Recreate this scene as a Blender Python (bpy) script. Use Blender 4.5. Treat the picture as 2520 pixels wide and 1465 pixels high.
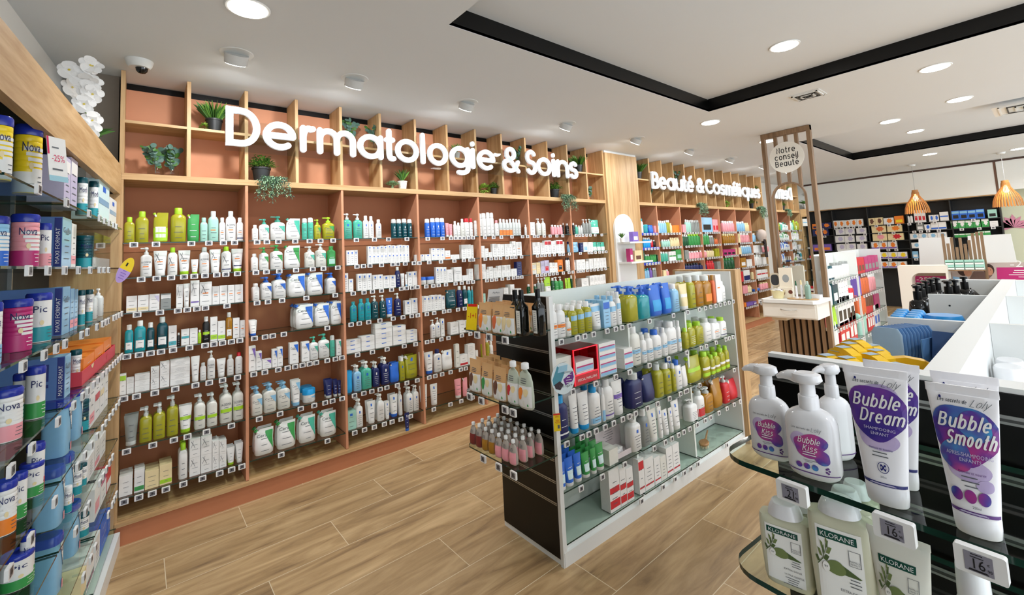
import bpy, math, random
from mathutils import Vector, Matrix
random.seed(7)
PI=math.pi
C=bpy.context.scene.collection
for o in list(bpy.data.objects): bpy.data.objects.remove(o)
# ---------------- camera ----------------
FPX=1099.5609; PX=1265.4091; PY=533.119
CAM=Vector((0.0941,-3.6948,1.6))
def _basis(yaw,pitch,roll):
    y,p,r=[math.radians(a) for a in (yaw,pitch,roll)]
    fw=Vector((math.sin(y)*math.cos(p),math.cos(y)*math.cos(p),math.sin(p)))
    rt=Vector((math.cos(y),-math.sin(y),0)); up=rt.cross(fw)
    return math.cos(r)*rt+math.sin(r)*up, -math.sin(r)*rt+math.cos(r)*up, fw
RT,UP,FW=_basis(40.0843,4.6744,-2.9847)
cam=bpy.data.cameras.new('camera'); cam.sensor_fit='HORIZONTAL'; cam.sensor_width=36
cam.lens=FPX/2520*36; cam.shift_x=-(PX-1260)/2520; cam.shift_y=(PY-732.5)/2520
cam.clip_start=.02; cam.clip_end=60
co=bpy.data.objects.new('camera',cam); C.objects.link(co)
mw=Matrix((RT,UP,-FW)).transposed().to_4x4(); mw.translation=CAM; co.matrix_world=mw
bpy.context.scene.camera=co
# ---------------- world, view ----------------
sc=bpy.context.scene
sc.view_settings.view_transform='Standard'; sc.view_settings.look='None'; sc.view_settings.gamma=1
sc.view_settings.exposure=0.16
wd=bpy.data.worlds.new('World'); sc.world=wd; wd.use_nodes=True
wd.node_tree.nodes['Background'].inputs[0].default_value=(.84,.92,1,1)
wd.node_tree.nodes['Background'].inputs[1].default_value=2.5  # ambient fill added through the open side behind the camera
H=2.898
LAMP_W=11.0
# ---------------- pixel rays to real planes ----------------
def ray(u,v): return FW+(u-PX)/FPX*RT-(v-PY)/FPX*UP
def onx(u,v,x): d=ray(u,v); return CAM+d*((x-CAM.x)/d.x)
def ony(u,v,y): d=ray(u,v); return CAM+d*((y-CAM.y)/d.y)
def onz(u,v,z): d=ray(u,v); return CAM+d*((z-CAM.z)/d.z)
def pr(p):
    d=Vector(p)-CAM; return (PX+FPX*d.dot(RT)/d.dot(FW), PY-FPX*d.dot(UP)/d.dot(FW))
# ---------------- materials ----------------
def lin(h):
    r=[int(h[i:i+2],16)/255 for i in (0,2,4)]
    return tuple(c/12.92 if c<=.04045 else ((c+.055)/1.055)**2.4 for c in r)+(1,)
_m={}
def nt(name):
    m=bpy.data.materials.new(name); m.use_nodes=True; return m,m.node_tree.nodes,m.node_tree.links
def plastic(h,rough=.4,var=.04,metal=0,scale=60,spec=.5,bump=0,coat=0):
    k=('p',h,rough,var,metal,scale,bump)
    if k in _m: return _m[k]
    m,N,L=nt('surface_'+h); b=N['Principled BSDF']
    b.inputs['Roughness'].default_value=rough; b.inputs['Metallic'].default_value=metal
    b.inputs['Specular IOR Level'].default_value=spec
    n=N.new('ShaderNodeTexNoise'); n.inputs['Scale'].default_value=scale
    tc=N.new('ShaderNodeTexCoord'); L.new(tc.outputs['Object'],n.inputs['Vector'])
    c=lin(h); mx=N.new('ShaderNodeMix'); mx.data_type='RGBA'
    mx.inputs[6].default_value=tuple(x*(1-var) for x in c[:3])+(1,)
    mx.inputs[7].default_value=tuple(min(1,x*(1+var)) for x in c[:3])+(1,)
    L.new(n.outputs[0],mx.inputs[0]); L.new(mx.outputs[2],b.inputs['Base Color'])
    if bump:
        bp=N.new('ShaderNodeBump'); bp.inputs['Strength'].default_value=bump; bp.inputs['Distance'].default_value=.002
        L.new(n.outputs[0],bp.inputs['Height']); L.new(bp.outputs[0],b.inputs['Normal'])
    _m[k]=m; return m
def emit(h,s,name='glow'):
    k=('e',h,s)
    if k in _m: return _m[k]
    m,N,L=nt(name); b=N['Principled BSDF']; b.inputs['Base Color'].default_value=lin(h)
    b.inputs['Emission Color'].default_value=lin(h); b.inputs['Emission Strength'].default_value=s
    _m[k]=m; return m
def wood(h1,h2,axis='x',name='oak',sc_=1.0,rough=.5):
    k=('w',h1,h2,axis,sc_)
    if k in _m: return _m[k]
    m,N,L=nt(name); b=N['Principled BSDF']; b.inputs['Roughness'].default_value=rough
    tc=N.new('ShaderNodeTexCoord'); mp=N.new('ShaderNodeMapping'); L.new(tc.outputs['Object'],mp.inputs[0])
    s={'x':(1.2,22,22),'y':(22,1.2,22),'z':(22,22,1.2)}[axis]
    mp.inputs['Scale'].default_value=tuple(v*sc_ for v in s)
    n=N.new('ShaderNodeTexNoise'); n.inputs['Scale'].default_value=1; n.inputs['Detail'].default_value=6; n.inputs['Distortion'].default_value=.6
    L.new(mp.outputs[0],n.inputs['Vector'])
    mp2=N.new('ShaderNodeMapping'); mp2.inputs['Scale'].default_value=tuple(v*sc_*5 for v in s); L.new(tc.outputs['Object'],mp2.inputs[0])
    n2=N.new('ShaderNodeTexNoise'); n2.inputs['Scale'].default_value=1; L.new(mp2.outputs[0],n2.inputs['Vector'])
    ad=N.new('ShaderNodeMath'); ad.operation='MULTIPLY_ADD'; ad.inputs[1].default_value=.35; L.new(n2.outputs[0],ad.inputs[0]); L.new(n.outputs[0],ad.inputs[2])
    r=N.new('ShaderNodeValToRGB'); r.color_ramp.elements[0].position=.45; r.color_ramp.elements[0].color=lin(h2); r.color_ramp.elements[1].position=.85; r.color_ramp.elements[1].color=lin(h1)
    L.new(ad.outputs[0],r.inputs[0]); L.new(r.outputs[0],b.inputs['Base Color'])
    _m[k]=m; return m
def glassmat(tint,name,refl=.06,alpha=.9):
    k=('g',tint,name)
    if k in _m: return _m[k]
    m,N,L=nt(name); N.remove(N['Principled BSDF']); out=N['Material Output']
    t=N.new('ShaderNodeBsdfTransparent'); t.inputs[0].default_value=lin(tint)
    g=N.new('ShaderNodeBsdfGlossy'); g.inputs['Roughness'].default_value=.03
    f=N.new('ShaderNodeFresnel'); f.inputs[0].default_value=1.45; ge=N.new('ShaderNodeNewGeometry'); iv=N.new('ShaderNodeMath'); iv.operation='SUBTRACT'; iv.inputs[0].default_value=1; L.new(ge.outputs['Backfacing'],iv.inputs[1]); ml=N.new('ShaderNodeMath'); ml.operation='MULTIPLY'; L.new(iv.outputs[0],ml.inputs[0]); L.new(f.outputs[0],ml.inputs[1])
    mx=N.new('ShaderNodeMixShader'); L.new(ml.outputs[0],mx.inputs[0]); L.new(t.outputs[0],mx.inputs[1]); L.new(g.outputs[0],mx.inputs[2]); L.new(mx.outputs[0],out.inputs[0])
    _m[k]=m; return m
GLASS=glassmat('f1f8f4','clear_glass'); GEDGE=plastic('16352b',.12,.1)
ACR=glassmat('f4f6f5','clear_acrylic')
OAK=wood('caa87b','a98252','x'); OAKZ=wood('caa87b','a98252','z'); OAKY=wood('caa87b','a98252','y')
DOAK=wood('94775a','6d543a','z','dark_oak')
TERRA=plastic('cb8e6c',.75,.05,scale=9); TERRAD=plastic('b6744f',.7,.05,scale=9)
CHAR=plastic('222425',.6,.1); BLACK=plastic('060606',.32,.1,spec=.3); WHITE=plastic('e0e2e0',.35,.01,scale=5); METAL=plastic('b9bbba',.3,.05,.9)
COL={'w':'eaeae8','W':'e2e2da','s':'cfd4d2','l':'a6d42a','y':'a5a228','Y':'f8d824','g':'3a9a4e','G':'1d5637','t':'249aa6','T':'0e4953',
'n':'18235e','b':'2a6bd2','c':'8cc0e2','C':'1f9fe0','p':'ef9fa8','P':'b92c72','r':'cc2430','o':'f0842a','k':'131313','e':'8b908d','m':'4fb39c',
'M':'a3d3c4','a':'a8751c','v':'7b5fb5','B':'ecd9a8','K':'6b4433','O':'d96a3a','q':'d6f0f2','z':'c4bed9','D':'d6a873','N':'bac3b2','H':'a99f95','R':'7c2a26'}
TRANS='yatTGcm'
def cm(c,rough=None): return plastic(COL[c], rough if rough is not None else (.18 if c in TRANS else .38))
INK=plastic('5b6066',.6); INKW=plastic('d9dee0',.6)
# ---------------- mesh builder ----------------
class MB:
    def __init__(s): s.v=[]; s.f=[]; s.mi=[]; s.mats=[]; s.sm=[]
    def slot(s,m):
        if m not in s.mats: s.mats.append(m)
        return s.mats.index(m)
    def add(s,vs,fs,m,smooth=False):
        b=len(s.v); s.v+= [tuple(p) for p in vs]; k=s.slot(m)
        for f in fs: s.f.append(tuple(b+i for i in f)); s.mi.append(k); s.sm.append(smooth)
    def box(s,x0,x1,y0,y1,z0,z1,m,mside=None,mfront=None,xf=None):
        vs=[(x0,y0,z0),(x1,y0,z0),(x1,y1,z0),(x0,y1,z0),(x0,y0,z1),(x1,y0,z1),(x1,y1,z1),(x0,y1,z1)]
        if xf: vs=[xf(Vector(p)) for p in vs]
        s.add(vs,[(0,3,2,1),(4,5,6,7)],m); s.add(vs,[(1,2,6,5),(3,0,4,7),(2,3,7,6)],mside or m); s.add(vs,[(0,1,5,4)],mfront or mside or m)
    def quad(s,a,b,c,d,m): s.add([a,b,c,d],[(0,1,2,3)],m)
    def poly(s,pts,m): s.add(pts,[tuple(range(len(pts)))],m)
    def prism(s,pts,z0,z1,m,axis='z'):
        n=len(pts)
        P=lambda p,z:(p[0],p[1],z) if axis=='z' else ((p[0],z,p[1]) if axis=='y' else (z,p[0],p[1]))
        vs=[P(p,z0) for p in pts]+[P(p,z1) for p in pts]
        fs=[tuple(range(n))[::-1],tuple(range(n,2*n))]+[(i,(i+1)%n,n+(i+1)%n,n+i) for i in range(n)]
        s.add(vs,fs,m)
    def loft(s,secs,m,seg=16,n=2.0,xf=None,cap=(True,True)):
        # secs: (z,cx,hw,hd)
        vs=[];fs=[]
        for z,cx,hw,hd in secs:
            for i in range(seg):
                a=2*PI*(i+.5)/seg; c_,s_=math.cos(a),math.sin(a)
                vs.append((cx+hw*math.copysign(abs(c_)**(2/n),c_), hd*math.copysign(abs(s_)**(2/n),s_), z))
        for j in range(len(secs)-1):
            for i in range(seg):
                k=(i+1)%seg; fs.append((j*seg+i,j*seg+k,(j+1)*seg+k,(j+1)*seg+i))
        if xf: vs=[tuple(xf(Vector(p))) for p in vs]
        s.add(vs,fs,m,True)
        if cap[0]: s.add(vs[:seg],[tuple(range(seg))[::-1]],m)
        if cap[1]: s.add(vs[-seg:],[tuple(range(seg))],m)
    def tube(s,pts,r,m,seg=8,r2=None):
        pts=[Vector(p) for p in pts]; vs=[];fs=[]; n=len(pts)
        for i,p in enumerate(pts):
            t=(pts[min(i+1,n-1)]-pts[max(i-1,0)]).normalized()
            u=t.cross(Vector((0,0,1)));
            if u.length<.01: u=t.cross(Vector((1,0,0)))
            u.normalize(); w=t.cross(u); rr=r+(r2-r)*i/(n-1) if r2 is not None else r
            for k in range(seg):
                a=2*PI*k/seg; vs.append(tuple(p+rr*(math.cos(a)*u+math.sin(a)*w)))
        for j in range(n-1):
            for k in range(seg):
                q=(k+1)%seg; fs.append((j*seg+k,j*seg+q,(j+1)*seg+q,(j+1)*seg+k))
        fs.append(tuple(range(seg))); fs.append(tuple(range((n-1)*seg,n*seg))[::-1])
        s.add(vs,fs,m,True)
    def mesh(s,name):
        me=bpy.data.meshes.new(name); me.from_pydata(s.v,[],s.f)
        for m in s.mats: me.materials.append(m)
        me.polygons.foreach_set('material_index',s.mi); me.polygons.foreach_set('use_smooth',s.sm)
        if any(s.sm):
            try: me.set_sharp_from_angle(angle=math.radians(50))
            except Exception: pass
        me.update(); return me
    def obj(s,name,parent=None,loc=None,rz=0): return place(s.mesh(name),name,parent,loc,rz)
def place(me,name,parent=None,loc=None,rz=0):
    o=bpy.data.objects.new(name,me); C.objects.link(o)
    if parent: o.parent=parent
    if loc is not None: o.location=loc
    o.rotation_euler=(0,0,rz); return o
SUBS=[('electronic price tag','price tag'),(' on edge of ',', '),('of the ','of '),(' in the ',' in '),('the ',''),(' of stack',' one'),('Dermatologie ','Derma '),('white ','')]
def tag(o,label,cat,group=None,kind=None):
    for a,b in SUBS:
        if len(label.split())<=16: break
        label=label.replace(a,b)
    o['label']=label; o['category']=cat
    if group: o['group']=group
    if kind: o['kind']=kind
    return o
def struct(o,label=None,cat=None): 
    o['kind']='structure'; o['label']=label or o.name.replace('_',' '); o['category']=cat or o.name.split('_')[0]; return o
def empty(name,loc=(0,0,0),rz=0):
    o=bpy.data.objects.new(name,None); C.objects.link(o); o.location=loc; o.rotation_euler=(0,0,rz); o.empty_display_size=.05; return o
# ---------------- text ----------------
_t={}
def text_geo(t):
    if t in _t: return _t[t]
    cu=bpy.data.curves.new('txt','FONT'); cu.body=t; cu.resolution_u=2; cu.size=1
    ob=bpy.data.objects.new('txt',cu); C.objects.link(ob)
    dg=bpy.context.evaluated_depsgraph_get(); me=bpy.data.meshes.new_from_object(ob.evaluated_get(dg))
    vs=[(v.co.x,v.co.y) for v in me.vertices]; fs=[tuple(p.vertices) for p in me.polygons]
    bpy.data.objects.remove(ob); bpy.data.curves.remove(cu); bpy.data.meshes.remove(me)
    x0=min(v[0] for v in vs);x1=max(v[0] for v in vs);y0=min(v[1] for v in vs);y1=max(v[1] for v in vs)
    vs=[((x-x0)/(x1-x0),(y-y0)/(y1-y0)) for x,y in vs]
    _t[t]=(vs,fs,(x1-x0)/(y1-y0)); return _t[t]
def put_text(mb,t,m,fn,u0,u1,v0,v1,shear=0):
    vs,fs,a=text_geo(t)
    mb.add([fn(u0+(u1-u0)*(x+shear*(y-.5)),v0+(v1-v0)*y) for x,y in vs],fs,m)
# stroke font: centre lines, x 0..1 of the letter's width, y 0 baseline .. 1 cap height
def arc(cx,cy,rx,ry,a0,a1,n=14): return [(cx+rx*math.cos(math.radians(a0+(a1-a0)*i/n)),cy+ry*math.sin(math.radians(a0+(a1-a0)*i/n))) for i in range(n+1)]
X=.72; Q=X/2
_bowl=arc(.5,Q,.5,Q,0,360,24)
SF={
'D':[[(0,0),(0,1)]+[(.3,1)]+arc(.42,.5,.58,.5,90,-90,14)+[(.3,0),(0,0)]],
'e':[[(.04,Q),(.97,Q)],arc(.5,Q,.5,Q,0,308,22)],
'r':[[(.08,0),(.08,X)],[(.08,X*.55)]+arc(.62,X*.55,.54,X*.45,180,70,8)+[(1,X)]],
'm':[[(0,0),(0,X)],[(0,X*.6)]+arc(.25,X*.62,.25,X*.38,180,0,10)+[(.5,0)],[(.5,X*.6)]+arc(.75,X*.62,.25,X*.38,180,0,10)+[(1,0)]],
'n':[[(0,0),(0,X)],[(0,X*.55)]+arc(.5,X*.55,.5,X*.45,180,0,12)+[(1,0)]],
'u':[[(1,X),(1,0)],[(0,X)]+[(0,X*.45)]+arc(.5,X*.45,.5,X*.45,180,360,12)],
'a':[arc(.5,Q,.5,Q,0,360,24),[(1,X),(1,0)]],
't':[[(.35,1.02),(.35,.2)]+arc(.65,.2,.3,.2,180,270,6)+[(.95,.0)],[(0,X*.97),(.85,X*.97)]],
'o':[_bowl],'l':[[(.5,0),(.5,1.05)]],'i':[[(.5,0),(.5,X)],[(.5,.97),(.5,1.0)]],
'g':[_bowl,[(1,X),(1,-.1)]+arc(.55,-.1,.45,.2,0,-110,8)],
'q':[_bowl,[(1,X),(1,-.34)]],
'&':[[(1,0)]+[(.22,.68)]+arc(.48,.78,.27,.22,200,-20,12)+[(.68,.62),(.25,.45)]+arc(.42,.25,.42,.25,140,330,12)+[(1,.42)]],
'S':[arc(.5,.75,.48,.25,35,180,10)+arc(.5,.75,.48,.25,180,262,5)+arc(.5,.25,.5,.25,80,-145,14)],
's':[arc(.5,X*.75,.45,X*.25,35,265,12)+arc(.5,X*.25,.48,X*.25,85,-145,13)],
'B':[[(0,0),(0,1),(.4,1)]+arc(.5,.76,.4,.24,90,-90,10)+[(0,.52)],[(.4,.52)]+arc(.52,.26,.48,.26,90,-90,10)+[(0,0)]],
'C':[arc(.55,.5,.55,.5,45,315,20)],
'b':[[(0,1.05),(0,0)],_bowl],'h':[[(0,0),(0,1.05)],[(0,X*.55)]+arc(.5,X*.55,.5,X*.45,180,0,12)+[(1,0)]],
'L':[[(0,1),(0,0),(1,0)]],'d':[[(1,1.05),(1,0)],_bowl],'p':[[(0,X),(0,-.34)],_bowl],'y':[[(0,X),(.5,0)],[(1,X),(.3,-.34)]],
'N':[[(0,0),(0,1),(1,0),(1,1)]],'c':[arc(.52,Q,.52,Q,45,315,16)],'K':[[(0,0),(0,1)],[(.9,1),(.05,.42)],[(.3,.6),(1,0)]],
'\'':[[(.3,1.0),(.8,1.25)]],' ':[]}
def ribbon(mb,pts,hw,m,fn,seg=8):
    # flat rounded ribbon in (u,v), mapped by fn; one polygon strip plus round ends
    P=[Vector(p) for p in pts]; Lf=[];Rt=[]; n=len(P)
    q=[P[0]]
    for p in P[1:]:
        if (p-q[-1]).length>1e-5: q.append(p)
    P=q; n=len(P)
    if n<2: return
    closed=(P[0]-P[-1]).length<1e-3 and n>3
    for i in range(n):
        a=(P[i]-P[i-1]) if i else ((P[0]-P[-2]) if closed else (P[1]-P[0])); b=(P[i+1]-P[i]) if i<n-1 else ((P[1]-P[0]) if closed else a)
        a=a.normalized(); b=b.normalized(); na=Vector((-a.y,a.x)); nb=Vector((-b.y,b.x)); nn=(na+nb)
        if nn.length<.2: nn=na.copy()
        nn.normalize(); k=1/max(.5,nn.dot(na)); Lf.append(P[i]+nn*hw*k); Rt.append(P[i]-nn*hw*k)
    vs=Lf+Rt; fs=[(i,n+i,n+i+1,i+1) for i in range(n-1)]
    mb.add([fn(*p) for p in vs],fs,m)
    if not closed:
        for e,d in ((0,P[0]-P[1]),(n-1,P[-1]-P[-2])):
            a0=math.atan2(d.y,d.x)-PI/2; pts_=[P[e]+hw*Vector((math.cos(a0+PI*k/seg),math.sin(a0+PI*k/seg))) for k in range(seg+1)]
            mb.add([fn(*p) for p in pts_],[tuple(range(seg+1))],m)
def stroke_letter(ch,x0,x1,y0,cap,hw,out):
    w=max(x1-x0-2*hw,1e-4)
    for st in SF[ch]: out.append([(x0+hw+w*p[0],y0+hw+(cap-2*hw)*p[1]) for p in st])
def stroke_word(t,x0,x1,y0,cap,hw,shear=0,gap=.16):
    wid={'i':.16,'l':.16,'t':.45,'r':.42,'m':1.1,' ':.3,"'":.0,'s':.55,'S':.7,'B':.72,'D':.8,'K':.7,'C':.9}
    tot=sum(wid.get(c,.66)+gap for c in t if c!="'")-gap; k=(x1-x0)/tot; x=x0; out=[]
    for c in t:
        w=wid.get(c,.66)
        if c=="'": stroke_letter(c,x-(.66+gap)*k*.9,x-gap*k,y0,cap,hw,out); continue
        if c!=' ': stroke_letter(c,x,x+w*k,y0,cap,hw,out)
        x+=(w+gap)*k
    if shear: out=[[(p[0]+shear*(p[1]-y0),p[1]) for p in s] for s in out]
    return out
def thick(mb,pts,hw,m,y0,y1,org=None):
    # solid rounded stroke, front at y0, back at y1 (y0<y1), in the x-z plane
    ribbon(mb,pts,hw,m,lambda u,v:(u,y0,v)); ribbon(mb,pts,hw,m,lambda u,v:(u,y1,v))
    P=[Vector(p) for p in pts]
    for sgn in (1,-1):
        E=[]
        for i in range(len(P)):
            d=(P[min(i+1,len(P)-1)]-P[max(i-1,0)]); 
            if d.length<1e-6: continue
            d.normalize(); E.append(P[i]+sgn*hw*Vector((-d.y,d.x)))
        for a,b in zip(E,E[1:]): mb.quad((a.x,y0,a.y),(b.x,y0,b.y),(b.x,y1,b.y),(a.x,y1,a.y),m)
    for e,d in ((P[0],P[0]-P[1]),(P[-1],P[-1]-P[-2])):
        a0=math.atan2(d.y,d.x)-PI/2; q=[e+hw*Vector((math.cos(a0+PI*k/8),math.sin(a0+PI*k/8))) for k in range(9)]
        for a,b in zip(q,q[1:]): mb.quad((a.x,y0,a.y),(b.x,y0,b.y),(b.x,y1,b.y),(a.x,y1,a.y),m)
# ---------------- products ----------------
ZV=Vector((0,0,1))
class Frame:
    def __init__(s,x,y,rz): s.o=Vector((x,y,0)); s.rz=rz; s.E=Vector((math.cos(rz),math.sin(rz),0)); s.D=Vector((-math.sin(rz),math.cos(rz),0))
    def w(s,a,d=0,z=0): return s.o+s.E*a+s.D*d+ZV*z
    def s_at(s,px,z,off=0):
        A=s.w(0,off,z)-CAM; a=px-PX
        return (a*A.dot(FW)-FPX*A.dot(RT))/(FPX*s.E.dot(RT)-a*s.E.dot(FW))
    def z_at(s,py,a,off=0):
        A=s.w(a,off,0)-CAM; b=PY-py
        return (b*A.dot(FW)-FPX*A.dot(UP))/(FPX*ZV.dot(UP)-b*ZV.dot(FW))
NAMES={'b':('bottle','bottle'),'p':('pump_bottle','pump bottle'),'t':('squeeze_tube','tube'),'x':('carton','carton'),'o':('refill_pouch','refill pouch'),'c':('spray_can','spray can'),'j':('cream_jar','jar')}
CN={'w':'white','W':'off-white','s':'clear','l':'lime','y':'olive','Y':'yellow','g':'green','G':'dark green','t':'teal','T':'dark teal','n':'navy','b':'blue','c':'pale blue','C':'bright blue','p':'pink','P':'magenta','r':'red','o':'orange','k':'black','e':'grey','m':'mint','M':'pale green','a':'amber','v':'violet','B':'cream','K':'brown','O':'terracotta','q':'icy blue','z':'lilac','D':'kraft','N':'sage','H':'greyish','R':'dark red'}
TX={'C':'Cera','A':'A-DERMA','R':'LA ROCHE','U':'URIAGE','D':'Bioderma','F':'Aderma','M':'Mustela'}
def shape(kind,w,h,d):
    # body sections (z,cx,hw,hd), exponent, top of body
    a=w/2; b=d/2
    if kind=='b': return [(0,0,a*.93,b*.9),(h*.02,0,a,b),(h*.68,0,a,b),(h*.74,0,a*.94,b*.92),(h*.79,0,a*.72,b*.75),(h*.82,0,a*.46,min(b*.8,a*.46)),(h*.84,0,a*.42,min(b*.8,a*.42))],3.2,h*.84
    if kind=='p': return [(0,0,a*.92,b*.9),(h*.02,0,a,b),(h*.63,0,a,b),(h*.69,0,a*.9,b*.9),(h*.73,0,a*.6,b*.7),(h*.755,0,a*.34,min(a*.34,b)),(h*.77,0,a*.3,min(a*.3,b))],3.4,h*.77
    if kind=='c': return [(0,0,a*.95,b*.95),(h*.015,0,a,b),(h*.72,0,a,b),(h*.77,0,a*.9,b*.9),(h*.8,0,a*.72,b*.72)],2.0,h*.8
    if kind=='t': return [(h*.13,0,a*.72,b*.95),(h*.3,0,a*.8,b*.85),(h*.6,0,a*.9,b*.55),(h*.93,0,a,b*.12),(h,0,a,b*.1)],2.2,h
    if kind=='j': return [(0,0,a*.9,b*.9),(h*.06,0,a*.97,b*.97),(h*.6,0,a*.97,b*.97)],2.0,h*.6
    if kind=='o': return [(0,0,a*.8,b*.7),(h*.05,0,a*.93,b*.95),(h*.3,0,a*.96,b),(h*.6,a*.0,a*.93,b*.7),(h*.8,a*.05,a*.93,b*.35),(h*.95,a*.25,a*.74,b*.08),(h,a*.3,a*.7,b*.05)],2.6,h
def blob(q,fn,m,cu,cv,ru,rv,e=1,n=36,wob=.12,seed=0,fnasp=1):
    R_=random.Random(seed); ph=[R_.uniform(0,6.28) for _ in range(3)]; rings=5; vs=[fn(cu,cv,e)];
    for k in range(1,rings+1):
        for i in range(n):
            a=6.283*i/n; w_=1+wob*(math.sin(2*a+ph[0])*.5+math.sin(3*a+ph[1])*.35+math.sin(5*a+ph[2])*.15); vs.append(fn(cu+ru*w_*math.cos(a)*k/rings,cv+rv*w_*math.sin(a)*k/rings,e))
    fs=[(0,1+i,1+(i+1)%n) for i in range(n)]
    for k in range(rings-1):
        o=1+k*n; fs+=[(o+i,o+n+i,o+n+(i+1)%n,o+(i+1)%n) for i in range(n)]
    q.add(vs,fs,m)
_pm={}
def lines(mb,fn,m,us,v0,v1,n,seed,th=.012):
    rr=random.Random(seed)
    for i in range(n):
        v=v1-(v1-v0)*i/max(1,n-1); L=us*(.45+.5*rr.random()); c=(rr.random()-.5)*.1
        patch(mb,fn,m,c-L,c+L,v-th,v+th,3)
def patch(mb,fn,m,u0,u1,v0,v1,n=12,e=0):
    r=1+int((v1-v0)/.07); vs=[fn(u0+(u1-u0)*i/n,v0+(v1-v0)*j/r,e) for j in range(r+1) for i in range(n+1)]
    mb.add(vs,[(j*(n+1)+i,j*(n+1)+i+1,(j+1)*(n+1)+i+1,(j+1)*(n+1)+i) for j in range(r) for i in range(n)],m)
def product(kind,w,h,d,cols,lab):
    key=(kind,round(w*400),round(h*400),round(d*300),cols,lab)
    if key in _pm: return _pm[key]
    cb=cols[0]; cc=cols[1] if len(cols)>1 else 'w'
    parts=[]; mb=MB(); body=cm(cb); nm=NAMES[kind][0]
    if kind=='x':
        mb.box(-w/2,w/2,0,d,0,h,body,mside=(plastic('5579b4',.4,.05) if cb=='c' and d>.15 else None),mfront=body)
        def fn(u,v,e=0): return (u*w/2,-.0004-e*.0004,v*h)
        top=h
    else:
        secs,n,top=shape(kind,w,h,d); yc=d/2
        mb.loft(secs,body,16 if w*h>.0 else 10,n,xf=lambda p:Vector((p.x,p.y+yc,p.z)),cap=(kind!='t',True))
        def fn(u,v,e=0):
            z=v*top
            for (za,ca,wa,da),(zb,cb_,wb,db) in zip(secs,secs[1:]):
                if z<=zb or (zb,cb_,wb,db)==secs[-1]:
                    t=max(0,min(1,(z-za)/(zb-za))); break
            cx=ca+(cb_-ca)*t; hw=wa+(wb-wa)*t; hd=da+(db-da)*t; uu=max(-.985,min(.985,u))
            return (cx+uu*hw, yc-hd*(1-abs(uu)**n)**(1/n)-.0006-e*.0004, z)
    lo,hi=(.05,.95)
    if kind in 'bpcj': lo,hi=.04,.8
    if kind=='t': lo,hi=.16,.93
    dark=cb in 'nbTkGgPrPvK'
    ink=INKW if dark else INK; i=0; nl=0
    V=lambda f: lo+(hi-lo)*f
    while i<len(lab):
        ch=lab[i]; nx=lab[i+1] if i+1<len(lab) else ''
        if ch=='_': patch(mb,fn,cm(nx),-.95,.95,V(.03),V(.24)); i+=1
        elif ch=='-': patch(mb,fn,cm(nx),-.9,.9,V(.1),V(.16),e=1); i+=1
        elif ch=='=': patch(mb,fn,cm(nx),-.93,.93,V(.42),V(.58),e=1); i+=1
        elif ch=='^': patch(mb,fn,cm(nx),-.93,.93,V(.7),V(.97)); i+=1
        elif ch=='|': patch(mb,fn,cm(nx),-.95,.95,V(0),V(.48)); i+=1
        elif ch=='#': patch(mb,fn,cm(nx),-.7,.7,V(.12),V(.52)); i+=1; ink=INK if nx in 'wWBsY' else INKW
        elif ch=='*':
            i+=1; rr_=.5; mb.add([fn(.15+rr_*(1+.25*math.cos(k*2.5))*math.cos(2*PI*k/18),V(.55)+.34*(1+.25*math.cos(k*2.5))*math.sin(2*PI*k/18),1) for k in range(18)],[tuple(range(18))],cm(nx))
        elif ch=='/':
            m=cm(nx); i+=1; k=8; dz=.8 if kind=='o' else .48
            for q in range(k):
                ua=-.05+.95*q/k; ub=-.05+.95*(q+1)/k
                nr=8; mb.add([fn(uu_,V(.95-dz*qq/k*j/nr),1.5) for j in range(nr+1) for uu_,qq in ((ua,q),(ub,q+1))],[(2*j,2*j+1,2*j+3,2*j+2) for j in range(nr)],m)
        elif ch=='e': patch(mb,fn,cm('b'),-.27 if kind=='x' else -.18,.27 if kind=='x' else .18,V(.78),V(.93),2,1)
        elif ch=='E': patch(mb,fn,cm('w'),-.16,.16,V(.76),V(.93),2,1)
        elif ch=='a':
            pts=[(-.75,V(.55)),(-.5,V(.72)),(-.3,V(.95))]; ribbon(mb,pts,.02,INK,lambda u,v:fn(u,v,1),3); ribbon(mb,[(-.7,V(.93)),(-.35,V(.75)),(.0,V(.5))],.02,INK,lambda u,v:fn(u,v,1),3)
        elif ch=='r': patch(mb,fn,cm('o'),-.55,.4,V(.5),V(.55),3,1)
        elif ch=='@':
            t=TX[nx]; i+=1; put_text(mb,t,ink,lambda u,v:fn(u,v,2),-.8,.8 if len(t)>4 else .25,V(.72),V(.84))
        elif ch=='%':
            X_=-w/2-.0005; nv=plastic('22307c',.4); mb.quad((X_,.022,.02*h),(X_,.002,.02*h),(X_,.002,.98*h),(X_,.022,.98*h),nv); mb.quad((X_,.1,.45*h),(X_,.045,.45*h),(X_,.045,.85*h),(X_,.1,.85*h),nv); mb.quad((X_,.1,.3*h),(X_,.045,.3*h),(X_,.045,.38*h),(X_,.1,.38*h),nv); put_text(mb,'MAXI FORMAT',cm('w'),lambda u,v:(X_-.0004,.006+.012*v,h*(.08+.7*u)),0,1,0,1)
        elif ch=='L': nl+=5
        elif ch=='l': nl+=3
        elif ch=='o': # round badge
            r=.35; mb.add([fn(r*math.cos(2*PI*k/14),V(.5)+r*w/top*.5*math.sin(2*PI*k/14),1) for k in range(14)],[tuple(range(14))],cm('o'))
        i+=1
    if nl: lines(mb,lambda u,v,e=0:fn(u,v,2),ink,.62,V(.14),V(.64 if kind!='x' else .7),nl,hash(key)%97 if False else int(w*1000)+nl,.008)
    root=mb.mesh(nm)
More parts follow.
